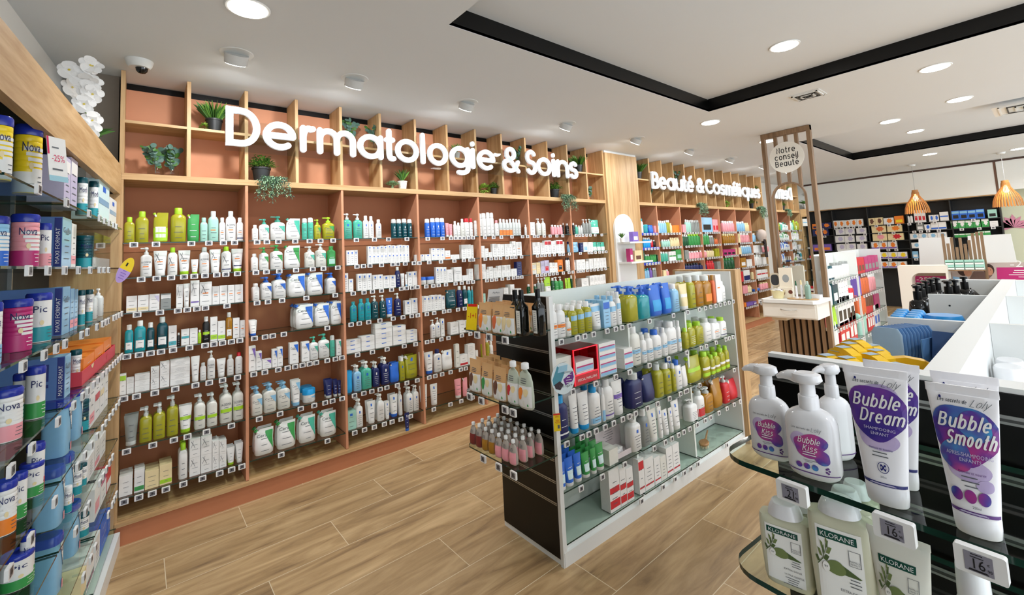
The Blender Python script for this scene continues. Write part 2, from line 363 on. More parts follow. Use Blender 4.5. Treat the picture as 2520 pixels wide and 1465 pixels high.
    if kind=='b':
        c=MB(); r=w*.3 if w<.05 else w*.26; r=min(r,d*.48)
        c.loft([(h*.82,0,r,r),(h*.985,0,r*.97,r*.97),(h,0,r*.85,r*.85)],cm(cc),14,2,xf=lambda p:Vector((p.x,p.y+d/2,p.z))); parts.append(('cap',c.mesh('cap')))
    elif kind=='c':
        c=MB(); r=w*.46
        c.loft([(h*.79,0,r,r),(h*.96,0,r*.93,r*.93),(h,0,r*.7,r*.7)],cm(cc),14,2,xf=lambda p:Vector((p.x,p.y+d/2,p.z))); parts.append(('cap',c.mesh('cap')))
    elif kind=='p':
        c=MB(); r=w*.2; xf=lambda p:Vector((p.x,p.y+d/2,p.z)); m=cm(cc)
        c.loft([(h*.755,0,r,r),(h*.83,0,r,r),(h*.84,0,r*.5,r*.5),(h*.93,0,r*.45,r*.45)],m,12,2,xf)
        c.loft([(h*.93,0,r*.9,r*.8),(h*.985,0,r*.9,r*.75),(h,0,r*.5,r*.5)],m,12,2.6,xf)
        c.box(-w*.48,0,d/2-r*.35,d/2+r*.35,h*.945,h*.985,m); parts.append(('pump',c.mesh('pump')))
    elif kind=='t':
        c=MB(); c.loft([(0,0,w*.34,d*.42),(h*.02,0,w*.37,d*.46),(h*.135,0,w*.365,d*.48)],cm(cc),14,2.2,xf=lambda p:Vector((p.x,p.y+d/2,p.z))); parts.append(('cap',c.mesh('cap')))
    elif kind=='j':
        c=MB(); c.loft([(h*.58,0,w*.5,d*.5),(h*.95,0,w*.5,d*.5),(h,0,w*.46,d*.46)],cm(cc),18,2,xf=lambda p:Vector((p.x,p.y+d/2,p.z))); parts.append(('lid',c.mesh('lid')))
    elif kind=='o':
        c=MB(); r=min(.014,w*.1)
        c.tube([(-w*.28,d/2,h*.86),(-w*.36,d/2,h*.93)],r*.7,cm('w'),8); c.tube([(-w*.36,d/2,h*.93),(-w*.42,d/2,h*.985)],r,cm(cc),10); parts.append(('spout_cap',c.mesh('spout_cap')))
    _pm[key]=(root,parts); return _pm[key]
ORD='first second third fourth fifth sixth seventh eighth ninth tenth eleventh twelfth thirteenth fourteenth fifteenth sixteenth seventeenth eighteenth nineteenth twentieth'.split()
def ordn(i):
    if i<20: return ORD[i]
    t=(i+1)//10; u=(i+1)%10
    T={2:'twenty',3:'thirty',4:'forty',5:'fifty'}
    return (T[t]+'-'+ORD[u-1]) if u else {3:'thirtieth',4:'fortieth',5:'fiftieth'}[t]
PCOUNT={}
def spawn(fr,a,d,z,kind,w,h,dep,cols,lab,label,group,small=False):
    root,parts=product(kind,w,h,dep,cols,lab)
    if kind=='x':
        P=fr.w(a,d,z+h/2); CARTONS.append((w*h/(P-CAM).length_squared,root,fr,a,d,z,label,group)); return None
    o=place(root,NAMES[kind][0],loc=fr.w(a,d,z),rz=fr.rz)
    for n,me in parts: place(me,n,o)
    ws=label.split()
    tag(o,label,'cosmetic '+NAMES[kind][1] if kind in 'bptj' else NAMES[kind][1],group)
    PCOUNT[kind]=PCOUNT.get(kind,0)+1
    return o
TAGS=[]; CARTONS=[]
def flush_cartons():
    CARTONS.sort(key=lambda t:-t[0])
    for sz,root,fr,a,d,z,label,group in CARTONS[:299]:
        o=place(root,'carton',loc=fr.w(a,d,z),rz=fr.rz); tag(o,label,'carton',group)
    mb=MB()
    for sz,root,fr,a,d,z,label,group in CARTONS[299:]:
        by={}
        for p in root.polygons: by.setdefault(p.material_index,[]).append(tuple(p.vertices))
        vs=[fr.w(a+v.co.x,d+v.co.y,z+v.co.z) for v in root.vertices]
        for k,f in by.items(): mb.add(vs,f,root.materials[k])
    o=mb.obj('small_cartons'); tag(o,'many small cartons packed on the farther and higher shelves of the wall units','cartons',kind='stuff')
def row(fr,z,zoom,items,rowl,bayl,off=.012,deep=1,tags=None,tagz=None,maxd=.3,nr=1,tagw=.042):
    """products of one shelf row, given by the extent of each in a zoomed view of the photograph"""
    ox,oy,sc_=zoom; n=0; L=[]
    for it in items.split(';'):
        q=it.split()
        if not q: continue
        kind=q[0]; x0,x1,yt=[float(v) for v in q[1:4]]; cols=q[4]; lab=q[5] if len(q)>5 and q[5]!='.' else ''; rep=1; st=1; dp=deep
        for t in q[6:]:
            if t[0]=='r': rep=int(t[1:])
            elif t[0]=='s': st=int(t[1:])
            elif t[0]=='n': dp=int(t[1:])
        a0=fr.s_at(ox+x0/sc_,z,off); a1=fr.s_at(ox+x1/sc_,z,off)
        h=fr.z_at(oy+yt/sc_,(a0+a1)/2,off)-z; h=max(.02,min(.36,h))
        for k in range(rep):
            b0=a0+(a1-a0)*k/rep; b1=a0+(a1-a0)*(k+1)/rep; L.append((kind,b0,b1,h*(1-.02*((k*7)%3)) if rep>2 else h,cols,lab,st,dp))
    L.sort(key=lambda t:t[1])
    pe=-9
    for i,(kind,b0,b1,h,cols,lab,st,dp) in enumerate(L):
        b0=max(b0,pe); 
        if b1-b0<.012: b1=b0+.014
        pe=b1
        w=(b1-b0)*.97; c=(b0+b1)/2
        dep={'x':min(.09,max(.035,w*.75)),'b':min(w*.75,.07),'p':min(w*.75,.075),'c':w,'j':w,'t':min(w*.7,.05),'o':min(w*.55,.07)}[kind]
        nm=CN[cols[0]]; base=f"{nm} {NAMES[kind][1]}"
        extra=''
        if kind in 'bpctj' and len(cols)>1 and cols[1]!=cols[0]: extra=f" with {CN[cols[1]]} {'pump' if kind=='p' else ('lid' if kind=='j' else 'cap')}"
        grp=f"{NAMES[kind][1]}s on the {rowl} of the {bayl}"
        for s in range(st):
            for r in range(dp):
                if r and (dep+.004)*(r+1)>maxd-off: break
                pos=f"{ordn(i)} from left"
                if st>1: pos+=', '+(['bottom','second layer','third layer','fourth layer','fifth layer'][s] if s<st-1 else 'top of stack')
                if r: pos='behind '+('the ' if dp==2 else ['','','second row behind ','third row behind ','fourth row behind '][min(r,4)] if r>1 else 'the ')+pos
                lb=f"{base}{extra}, {pos}, {rowl}, {bayl}"
                if len(lb.split())>16: lb=f"{base}, {pos}, {rowl}, {bayl}"
                if len(lb.split())>16: lb=f"{base}, {pos}, {rowl}, {bayl.replace('the ','')}"
                hh=h/st-.0008 if st>1 else h
                spawn(fr,c+(r%2)*.002,off+r*(dep+.003),z+.0006+s*h/st,kind,w,hh,dep,cols,lab,lb,grp)
    if tags:
        ts=[float(v) for v in tags.split()]; tl=sorted(fr.s_at(ox+t/sc_,z-.015,-.01) for t in ts)
        for i,a in enumerate(tl): TAGS.append((fr,a,z,rowl,bayl,i,tagw))
    return L
_tg={}
def tagmesh(w,col='w'):
    k=(round(w*1000),col)
    if k in _tg: return _tg[k]
    h=w*.78; mb=MB(); r=w*.08
    pts=[]
    for cx,cz,a0 in ((w/2-r,-r,0),(-w/2+r,-r,90),(-w/2+r,-h+r,180),(w/2-r,-h+r,270)):
        for j in range(4): a=math.radians(a0+30*j); pts.append((cx+r*math.cos(a),cz+r*math.sin(a)))
    mb.prism(pts[::-1],-.009,-.001,cm('w',.35),'y')
    s=MB(); g=plastic('77767c',.35); dk=plastic('26262b',.4)
    s.quad((-w*.31,-.0095,-h*.87),(w*.33,-.0095,-h*.87),(w*.33,-.0095,-h*.15),(-w*.31,-.0095,-h*.15),g)
    for x0,x1,z0,z1 in ((-.12,.12,.3,.68),(.16,.26,.5,.66),(-.26,.26,.18,.22),(-.26,-.16,.72,.82)):
        s.quad((x0*w,-.0099,-z1*h),(x1*w,-.0099,-z1*h),(x1*w,-.0099,-z0*h),(x0*w,-.0099,-z0*h),dk)
    mb.box(-w*.25,w*.25,-.001,.03,.0002,.0012,ACR)
    _tg[k]=(mb.mesh('price_tag'),s.mesh('screen')); return _tg[k]
def flush_tags():
    TAGS.sort(key=lambda t:(t[0].w(t[1],0,t[2])-CAM).length)
    seen={}
    for n,(fr,a,z,rowl,bayl,i,w) in enumerate(TAGS[:296]):
        fme,sme=tagmesh(w)
        o=place(fme,'price_tag',loc=fr.w(a,-.0115,z+.002),rz=fr.rz); place(sme,'screen',o)
        tag(o,f"white electronic price tag, {ordn(i)} from left on edge of {rowl}, {bayl}",'price tag',f"price tags on the edge of the {rowl} of the {bayl}")
    if TAGS[296:]:
        mb=MB(); g=plastic('77767c',.35)
        for fr,a,z,rowl,bayl,i,w in TAGS[296:]:
            h=w*.78; T=lambda x,y,zz:tuple(fr.w(a+x,-.0115+y,z+zz))
            xf=lambda p:fr.w(a+p.x,-.0115+p.y,z+p.z)
            mb.box(-w/2,w/2,-.009,0,-h,0,cm('w',.35),xf=xf)
            mb.add([T(-w*.28,-.0095,-h*.85),T(w*.28,-.0095,-h*.85),T(w*.28,-.0095,-h*.15),T(-w*.28,-.0095,-h*.15)],[(0,1,2,3)],g)
        o=mb.obj('distant_price_tags'); tag(o,'many small white price tags along the edges of the farther shelves','price tags',kind='stuff')
def glass_shelf(fr,s0,s1,d0,d1,z,label,group,th=.007,strip=None,rad=0):
    mb=MB(); 
    def X(p): return fr.w(p.x,p.y,p.z)
    if rad:
        pts=[]
        for cx,cy,a0 in ((s0+rad,d0+rad,180),(s1-rad,d0+rad,270)):
            for j in range(7): a=math.radians(a0+15*j); pts.append((cx+rad*math.cos(a),cy+rad*math.sin(a)))
        pts+=[(s1,d1),(s0,d1)]
        n=len(pts); vs=[X(Vector((p[0],p[1],zz))) for zz in (z-th,z) for p in pts]
        mb.add(vs,[tuple(range(n))[::-1],tuple(range(n,2*n))],GLASS); mb.add(vs,[(i,(i+1)%n,n+(i+1)%n,n+i) for i in range(n)],GEDGE)
    else: mb.box(s0,s1,d0,d1,z-th,z,GLASS,mside=GEDGE,xf=X)
    o=mb.obj('glass_shelf'); tag(o,label,'shelf',group)
    if strip:
        st=MB(); st.box(s0,s1,d0-.004,d0-.001,z-.03,z+.006,strip,xf=X); st.obj('shelf_strip',o)
    return o
# ---------------- room shell ----------------
def floor_mat():
    m,N,L=nt('oak_look_floor_tiles'); b=N['Principled BSDF']; b.inputs['Roughness'].default_value=.42
    tc=N.new('ShaderNodeTexCoord'); sp=N.new('ShaderNodeSeparateXYZ'); L.new(tc.outputs['Object'],sp.inputs[0])
    def mt(op,a,bb=None,c=None):
        n=N.new('ShaderNodeMath'); n.operation=op
        for i,v in enumerate((a,bb,c)):
            if v is None: continue
            if isinstance(v,(int,float)): n.inputs[i].default_value=v
            else: L.new(v,n.inputs[i])
        return n.outputs[0]
    ry=mt('DIVIDE',mt('ADD',sp.outputs[1],.035),.315); row_=mt('FLOOR',ry); fy=mt('FRACT',ry)
    rx=mt('DIVIDE',mt('ADD',mt('MULTIPLY',row_,-.405),mt('ADD',sp.outputs[0],-1.03)),1.21); col=mt('FLOOR',rx); fx=mt('FRACT',rx)
    dy=mt('MULTIPLY',mt('MINIMUM',fy,mt('SUBTRACT',1,fy)),.315); dx=mt('MULTIPLY',mt('MINIMUM',fx,mt('SUBTRACT',1,fx)),1.21)
    g=mt('LESS_THAN',mt('MINIMUM',dx,dy),.0019)
    cb=N.new('ShaderNodeCombineXYZ'); L.new(row_,cb.inputs[0]); L.new(col,cb.inputs[1])
    wn=N.new('ShaderNodeTexWhiteNoise'); L.new(cb.outputs[0],wn.inputs[0])
    cb2=N.new('ShaderNodeCombineXYZ'); L.new(mt('MULTIPLY_ADD',wn.outputs[0],31,mt('MULTIPLY',sp.outputs[0],1.6)),cb2.inputs[0]); L.new(mt('MULTIPLY',sp.outputs[1],11),cb2.inputs[1]); L.new(mt('MULTIPLY',wn.outputs[0],9),cb2.inputs[2])
    n1=N.new('ShaderNodeTexNoise'); n1.inputs['Scale'].default_value=1; n1.inputs['Detail'].default_value=8; n1.inputs['Roughness'].default_value=.62; n1.inputs['Distortion'].default_value=.9; L.new(cb2.outputs[0],n1.inputs['Vector'])
    r=N.new('ShaderNodeValToRGB'); e=r.color_ramp.elements; e[0].position=.28; e[0].color=lin('7c6144'); e[1].position=.72; e[1].color=lin('cdae82')
    x=r.color_ramp.elements.new(.45); x.color=lin('a98a61')
    L.new(n1.outputs[0],r.inputs[0])
    mx=N.new('ShaderNodeMix'); mx.data_type='RGBA'; mx.blend_type='MULTIPLY'; mx.inputs[0].default_value=1; L.new(r.outputs[0],mx.inputs[6])
    v=mt('MULTIPLY_ADD',wn.outputs[0],.22,.86); cc=N.new('ShaderNodeCombineColor'); 
    for i in range(3): L.new(v,cc.inputs[i])
    L.new(cc.outputs[0],mx.inputs[7])
    m2=N.new('ShaderNodeMix'); m2.data_type='RGBA'; L.new(g,m2.inputs[0]); L.new(mx.outputs[2],m2.inputs[6]); m2.inputs[7].default_value=lin('d8c7a8')
    L.new(m2.outputs[2],b.inputs['Base Color']); return m
CEIL=plastic('dde1e3',.9,.01,scale=3); WALLW=plastic('e6e4de',.85,.015,scale=4)
XR=12.95; XL=-.95; YF=-6.4; YB=.40
mb=MB(); mb.box(XL,XR,YF,YB,-.05,0,floor_mat()); struct(mb.obj('floor'),'oak look plank tile floor')
mb=MB(); HB=H+.125
xs=[XL,1.411,4.413,6.9,9.56,XR]; ys=[YF,-5.6,-1.645,YB]
for i in range(5):
    for j in range(3):
        if j==1 and i in (1,3): continue
        mb.box(xs[i],xs[i+1],ys[j],ys[j+1],H,H+.02,CEIL)
for i in (1,3):
    a,b_=xs[i],xs[i+1]
    mb.box(a,b_,-5.6,-1.645,HB,HB+.02,CEIL)
    for q in ((a,b_,-1.645,-1.625),(a,b_,-5.62,-5.6),(a-.02,a,-5.6,-1.645),(b_,b_+.02,-5.6,-1.645)): mb.box(q[0],q[1],q[2],q[3],H+.002,HB,BLACK)
struct(mb.obj('ceiling'),'white ceiling with two black edged raised panels')
LA=-.0935; LF=Frame(0,0,PI/2+(-LA)*-1 if False else PI/2); 
# left unit direction: T points from the camera end towards the corner
Tn=Vector((.09336383,.99563206,0)); LRZ=math.atan2(Tn.y,Tn.x); LF=Frame(0,0,LRZ)   # local a along Tn, local depth d away from the aisle
mb=MB(); mb.box(-5.2,.6,.33,.37,0,H,WALLW,xf=lambda p:LF.w(p.x,p.y,p.z)); struct(mb.obj('wall_left'))
mb=MB(); mb.box(XL,XR,.375,.40,0,H,WALLW); struct(mb.obj('wall_back'))
mb=MB(); mb.box(12.9,XR,YF,.375,0,H,plastic('d9dcc0',.85,.01)); struct(mb.obj('wall_right'),'pale green wall behind the tills')
# pilaster in the corner behind the orchid
mb=MB(); mb.box(-.17,-.022,.14,.374,0,H-.001,plastic('8d8378',.8,.03)); struct(mb.obj('trim_1'),'grey brown pilaster in the corner')
# ---------------- Dermatologie wall unit ----------------
W_=.3418; ZS=2.231; ZS0=2.19; ZM=2.575; ZL=.112
def wall_unit(name,x0,cell,n,lower,label,backm,left_panel=True,right_panel=True):
    root=empty(name,(x0,0,0)); x1=x0+cell*n
    def part(nm,*b,m=OAK): q=MB(); q.box(b[0]-x0,b[1]-x0,*b[2:],m); return q.obj(nm,root)
    DT=.25; DL=.34; t=.011
    part('back_panel',x0,x1,DT,DT+.01,ZS,H-.045,m=backm)
    part('top_gap_shade',x0,x1,DT,DT+.01,H-.045,H-.002,m=BLACK)  # black board painting the shade in the gap under the ceiling
    part('lower_back_panel',x0,x1,DL,DL+.01,.11,ZS0,m=TERRAD)
    part('main_shelf',x0,x1,-.004,DL,ZS0,ZS,m=OAK)
    for k in range(n+1):
        a=x0+k*cell
        if k in (0,n): 
            if (k==0 and not left_panel) or (k==n and not right_panel): continue
            part('side_panel',a-t,a+t,-.002,DL,.0,H-.002,m=OAKZ)
        else: part('cubby_divider',a-t,a+t,0,DT,ZS+.0005,H-.004,m=OAKZ)
    for k in range(n): part('cubby_shelf',x0+k*cell+t,x0+(k+1)*cell-t,0,DT,ZM-.018,ZM)
    for a in lower: part('bay_divider',a-.009,a+.009,.0,DL,.135,ZS0-.0005,m=TERRA)
    part('base_ledge',x0,x1,-.03,DL,.112,.132)
    part('plinth',x0,x1,-.018,0,0,.112,m=TERRAD)
    tag(root,label,'shelving unit'); return root
DX=[k*.6836 for k in range(8)]
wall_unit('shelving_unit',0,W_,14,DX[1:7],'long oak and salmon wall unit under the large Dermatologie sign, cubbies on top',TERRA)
BXs=[5.515,5.97,6.62,7.27,7.92,8.56,9.2,9.86]
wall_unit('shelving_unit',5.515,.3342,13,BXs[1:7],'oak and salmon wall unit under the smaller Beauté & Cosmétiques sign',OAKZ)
mb=MB(); mb.box(4.797,5.503,-.03,.37,0,H-.03,OAKZ); o=mb.obj('pillar'); tag(o,'oak clad pillar between the two wall units, with the white arch display on it','pillar')
mb=MB(); mb.box(4.8,5.5,-.02,.3,H-.03,H-.001,WHITE); mb.obj('top_trim',o)
DF=Frame(0,0,0)
RZ=[1.79,1.5714,1.3547,1.1071,.8593,.546,.2595]
BN=['leftmost','second','third','fourth','fifth','sixth','seventh']
RN=['top shelf','second shelf','third shelf','fourth shelf','fifth shelf','sixth shelf','lowest shelf']
for b in range(7):
    for r in range(7):
        glass_shelf(DF,DX[b]+.013,DX[b+1]-.013,.0,.30,RZ[r],f"glass {RN[r]} of the {BN[b]} bay under the Dermatologie sign",f"glass shelves of the {BN[b]} Dermatologie bay")
ZB=[1.785,1.575,1.36,1.115,.855,.632,.388]
BL=plastic('2c3fc4',.35)
for b in range(7):
    for r in range(7):
        glass_shelf(DF,BXs[b]+.012,BXs[b+1]-.012,.0,.28,ZB[r],f"glass {RN[r]} of the {BN[b]} bay under the Beauté sign",f"glass shelves of the {BN[b]} Beauté bay",strip=BL if (b==0 and r<3) else None)
# ---------------- signs ----------------
SIGNM=emit('dde3e8',.34,'white_sign_letter')  # faint emission brightens the letters, which do not glow themselves
def wall_sign(label,letters,y0,cap,hw,strip):
    root=empty('wall_sign',(letters[0][1],-.03,y0))
    for i,(ch,x0,x1) in enumerate(letters):
        st=[]; c2=cap
        if ch=='é': stroke_letter('e',x0,x1,y0,cap,hw,st); st.append([(x0+(x1-x0)*.42,y0+cap*.86),(x0+(x1-x0)*.68,y0+cap*1.0)])
        else: stroke_letter(ch,x0,x1,y0,cap,hw,st)
        q=MB()
        for k,s in enumerate(st): thick(q,s,hw,SIGNM,-.062-.0006*k,-.038+.0005*k)
        q.v=[(x-letters[0][1],y+.03,z-y0) for x,y,z in q.v]
        q.obj('letter',root)
    q=MB(); x0,x1=letters[0][1]-.0,letters[-1][2]
    for a,b in strip: q.box(0,x1-x0,.0,.003,a-y0,b-y0,ACR)
    q.obj('acrylic_strip',root)
    tag(root,label,'sign')
def zx(ox,oy,s): return lambda u,v,y=-.05: ony(ox+u/s,oy+v/s,y)
Z7=zx(280,150,4.186); Z8=zx(840,240,3.706)
L=[('D',1152,1508),('e',1535,1875),('r',1908,2078)]; LL=[(c,Z7(a,700).x,Z7(b,700).x) for c,a,b in L]
LL.append(('m',Z7(2092,800).x,Z8(130,450).x))
for c,a,b in [('a',150,382),('t',395,500),('o',495,705),('l',722,765),('o',787,970),('g',990,1168),('i',1175,1222),('e',1238,1398),('&',1465,1620),('S',1678,1775),('o',1778,1908),('i',1910,1950),('n',1957,2065),('s',2072,2147)]:
    LL.append((c,Z8(a,550).x,Z8(b,550).x))
wall_sign('large white Dermatologie & Soins lettering across the cubbies of the left wall unit',LL,2.462,.283,.0225,[(2.43,2.66)])
Z1=zx(1540,300,3.662)
L=[('B',235,298),('e',302,365),('a',372,440),('u',448,508),('t',512,548),('é',550,608),('&',635,698),('C',716,778),('o',784,842),('s',846,886),('m',892,950),('é',953,990),('t',991,1014),('i',1014,1032),('q',1040,1094),('u',1098,1132),('e',1135,1168),('s',1170,1198)]
wall_sign('smaller white Beauté & Cosmétiques lettering on the right wall unit',[(c,Z1(a,560).x,Z1(b,560).x) for c,a,b in L],2.432,.255,.0215,[(2.41,2.6)])
# ---------------- plants ----------------
LEAF=[plastic('3f6b2a',.6,.25,scale=30),plastic('6f9a3c',.6,.2,scale=30),plastic('48685c',.6,.2,scale=30),plastic('8fb08a',.6,.15,scale=30),plastic('9dbb4c',.6,.15,scale=30)]
POTB=plastic('1d1f20',.5); POTW=plastic('ececea',.4)
def leaf(mb,p,d,L_,w,m,curl=.3):
    d=Vector(d).normalized(); s=d.cross(Vector((0,0,1))); s=s.normalized() if s.length>.05 else Vector((1,0,0)); u=s.cross(d)
    p=Vector(p); a=p+d*L_*.45+u*L_*curl*.25; b=p+d*L_-u*L_*curl*.3
    mb.add([p,a+s*w/2,b,a-s*w/2],[(0,1,2),(0,2,3)],m)
def pot(root,r,h,m,nm='pot'):
    q=MB(); q.loft([(0,0,r*.75,r*.75),(h*.88,0,r*.97,r*.97),(h*.88,0,r*1.05,r*1.05),(h,0,r*1.05,r*1.05),(h*.97,0,r*.93,r*.93),(h*.9,0,r*.85,r*.85)],m,20,2); q.obj(nm,root)
def plant(kind,x,y,z,s,label,rnd=1,cat='plant'):
    R_=random.Random(rnd); G=R_.gauss
    root=empty({'grass':'potted_grass','bush':'potted_plant','trail':'hanging_plant','rosette':'succulent','euca':'eucalyptus_vase','aloe':'potted_aloe','branch':'eucalyptus_branch','ball':'succulent_ball'}[kind],(x,y,z)); q=MB()
    if kind=='grass':
        pot(root,.045*s,.085*s,POTB)
        for i in range(170):
            a=R_.random()*6.28; r=.036*s*R_.random()**.5; t=.15+.55*r/(.036*s); leaf(q,(r*math.cos(a),r*math.sin(a),.08*s),(math.cos(a)*t,math.sin(a)*t,1),s*(.07+.06*R_.random()),.007*s,LEAF[i%2],.5)
    elif kind=='aloe':
        pot(root,.03*s,.06*s,POTW)
        for i in range(26):
            a=i*2.4; t=.1+.03*i; leaf(q,(0,0,.055*s),(math.cos(a)*t,math.sin(a)*t,1),.09*s,.013*s,LEAF[0 if i%3 else 1],.3)
    elif kind=='bush':
        pot(root,.05*s,.09*s,POTB)
        for i in range(520):
            a=R_.random()*6.28; e=R_.random(); r=.085*s*(.4+.6*R_.random()); p=(r*math.cos(a)*(.4+.6*e),r*math.sin(a)*(.4+.6*e)*.8,.085*s+.075*s*(1-e*.8)*R_.random()+.01)
            leaf(q,p,(math.cos(a),math.sin(a),.4+G(0,.4)),.02*s,.012*s,LEAF[i%2],.3)
    elif kind=='ball':
        for i in range(160):
            a=R_.random()*6.28; e=math.acos(R_.random()*1.7-.7); n=(math.sin(e)*math.cos(a),math.sin(e)*math.sin(a),math.cos(e)); leaf(q,[v*.02*s for v in n[:2]]+[.03*s+n[2]*.02*s],n,.016*s,.011*s,LEAF[4 if i%3 else 1],.2)
    elif kind=='trail':
        for i in range(26):
            a=-PI/2+G(0,.8); dx=.04*math.cos(a)*s; pts=[]
            for k in range(9):
                t=k/8; pts.append(Vector((dx+t*.06*math.cos(a)*s+G(0,.004),-.01-.07*s*min(1,t*2),.03*s*math.sin(t*3.1)-max(0,t-.3)*(.13+.03*G(0,1))*s)))
            for k,p in enumerate(pts):
                for j in range(5): leaf(q,p+Vector((G(0,.006),G(0,.006),G(0,.006)))*s,(G(0,1),G(0,1),-.6),.022*s,.006*s,LEAF[3 if (i+j)%3 else 2],.2)
            q.tube(pts,.0008,LEAF[2],4)
    elif kind=='rosette':
        for k in range(5):
            for i in range(9+k):
                a=i*6.283/(9+k)+k*.4; t=.25+.42*k; leaf(q,(0,0,.03*s),(math.cos(a)*t,math.sin(a)*t,1.1-.2*k),(.03+.006*k)*s,.028*s,LEAF[3],-.3)
        q.loft([(0,0,.01*s,.01*s),(.03*s,0,.006*s,.006*s)],LEAF[3],8)
    if kind in('euca','branch'):
        if kind=='euca':
            v=MB(); v.loft([(0,0,.026*s,.026*s),(.01*s,0,.034*s,.034*s),(.035*s,0,.036*s,.036*s),(.06*s,0,.022*s,.022*s),(.075*s,0,.012*s,.012*s),(.1*s,0,.012*s,.012*s),(.106*s,0,.016*s,.016*s)],ACR,20,2,cap=(True,False)); v.obj('vase',root)
        for b in range(3):
            a=b*2.1+R_.random(); p=Vector((0,0,.02*s)); pts=[p.copy()]
            for k in range(8):
                p=p+Vector((math.cos(a)*.0016*k,math.sin(a)*.0012*k,.0165))*s*(1 if kind=='euca' else 1.25); pts.append(p.copy())
            q.tube(pts,.0012,LEAF[2],5)
            for k in range(3,9):
                for sgn in(-1,1):
                    cpt=pts[k]; n=14; r=.014*s*(1+.3*R_.random()); e1=Vector((math.cos(a)*sgn,.3,.5+G(0,.5))).normalized(); e2=e1.cross(Vector((G(0,.4),1,G(0,.4)))).normalized(); c0=cpt+e1*r
                    q.add([c0+r*(math.cos(6.283*j/n)*e1+.85*math.sin(6.283*j/n)*e2) for j in range(n)],[tuple(range(n))],LEAF[2] if (k+b)%3 else LEAF[0])
    q.obj('leaves' if kind in('euca','grass','aloe','bush','branch') else 'foliage',root)
    tag(root,label,cat,'plants in the cubbies above the shelves'); return root
def cub(u,v,y=.1): return ony(u,v,y).x
PL=[('grass',527,285,ZM,1.15,'dark green grass plant in black pot left of the letter D, upper cubby'),
('ball',504,300,ZM,1.1,'small pale green succulent ball beside the grass pot left of the letter D'),
('euca',383,380,ZS,1.25,'left of two eucalyptus sprigs in round glass vases, first lower cubby'),
('euca',421,380,ZS,1.25,'right of two eucalyptus sprigs in clear glass vases, first lower cubby'),
('bush',643,420,ZS,1.25,'bushy small-leaved plant in black pot below the first letter e'),
('trail',668,435,ZS,1.2,'grey green trailing plant hanging over the ledge below the first letters e and r'),
('branch',862,300,ZM,1.2,'dark eucalyptus branch above the letter m of Dermatologie'),
('branch',918,300,ZM,1.1,'dark eucalyptus branch above the first letter a of Dermatologie'),
('rosette',965,440,ZS,1.4,'grey green succulent rosette below the letters t and o'),
('aloe',990,440,ZS,1.4,'small aloe in white pot beside the succulent rosette'),
('aloe',1123,370,ZM,1.2,'small green plant above the letter g of Dermatologie'),
('ball',1192,460,ZS,2.0,'bright green leafy succulent below the last letters i and e'),
('bush',1214,460,ZS,.8,'low green succulent in black bowl below the letters i and e'),
('euca',1276,390,ZM,1.3,'eucalyptus in clear vase behind the letter S of Soins'),
('bush',1364,470,ZS,1.2,'dark bushy plant in black pot below the word Soins'),
('trail',1385,475,ZS,1.3,'green trailing plant hanging over the ledge below the word Soins'),
('grass',1423,405,ZM,1.2,'grass plant in black pot right of the last letter s of Soins'),
('euca',1454,470,ZS,1.1,'single eucalyptus sprig in slim vase, last lower cubby before the pillar'),
('grass',1569,420,ZM,1.3,'dark grass plant in the first upper cubby right of the pillar'),
('euca',1600,480,ZS,1.2,'eucalyptus sprig in vase below the letter B of Beauté'),
('branch',1667,425,ZM,1.1,'dark eucalyptus branch above the word Beauté'),
('trail',1715,490,ZS,1.4,'pale green trailing succulent below the ampersand of the Beauté sign'),
('ball',1786,495,ZS,2.2,'bright yellow green plant below the letters of Cosmétiques'),
('bush',1850,505,ZS,1.3,'dark plant in black pot below the end of Cosmétiques'),
('trail',1862,510,ZS,1.6,'green vine hanging over the ledge near the end of Cosmétiques'),
('bush',1862,455,ZM,1.0,'small dark green plant above the last letters of Cosmétiques'),
('euca',1867,500,ZS,1.0,'eucalyptus sprig in vase in the last cubby by the mirror stand')]
for i,(k,u,v,z,s,lb) in enumerate(PL):
    y=.0 if k=='trail' else .09
    if k=='trail': y=.02
    plant(k,cub(u,v,y),y,z,s,lb,i+3)
# ---------------- ceiling fixtures ----------------
LENS=emit('fffdf6',14,'lit_lens')
def fixture(x,y,z,kind,label,group,power=1.0,aim=None):
    root=empty('downlight',(x,y,z)); q=MB()
    if kind=='flat':
        q.loft([(-.006,0,.098,.098),(-.001,0,.102,.102)],WHITE,28); q.obj('ring',root)
        q=MB(); q.loft([(-.009,0,.085,.085),(-.006,0,.086,.086)],LENS,28); q.obj('lens',root); zz=-.012; rot=(0,0,0); sz=.16
    else:
        q.loft([(-.004,0,.088,.088),(-.0005,0,.092,.092)],WHITE,28); q.obj('ring',root)
        a=math.radians(33); M=Matrix.Rotation(a,4,'X')
        q=MB(); q.loft([(-.062,0,.062,.062),(-.004,0,.066,.066),(.0,0,.02,.02)],plastic('c9c9c6',.45,.02),28,xf=lambda p:M@p); q.obj('gimbal_head',root)
        q=MB(); q.loft([(-.0655,0,.056,.056),(-.0625,0,.057,.057)],LENS,28,xf=lambda p:M@p); q.obj('lens',root); zz=-.075; rot=(a,0,0); sz=.1
    l=bpy.data.lights.new('downlight_lamp','AREA'); l.shape='DISK'; l.size=sz; l.energy=LAMP_W*power; l.color=(.985,.99,1)
    try: l.spread=math.radians(150)
    except Exception: pass
    lo=bpy.data.objects.new('downlight_lamp',l); C.objects.link(lo); lo.parent=root; lo.location=(0,(.045 if kind!='flat' else 0),zz); lo.rotation_euler=rot
    tag(root,label,'ceiling light',group)
GX=[.532,1.255,2.216,3.44,4.659,5.907,7.138,8.4,9.6]
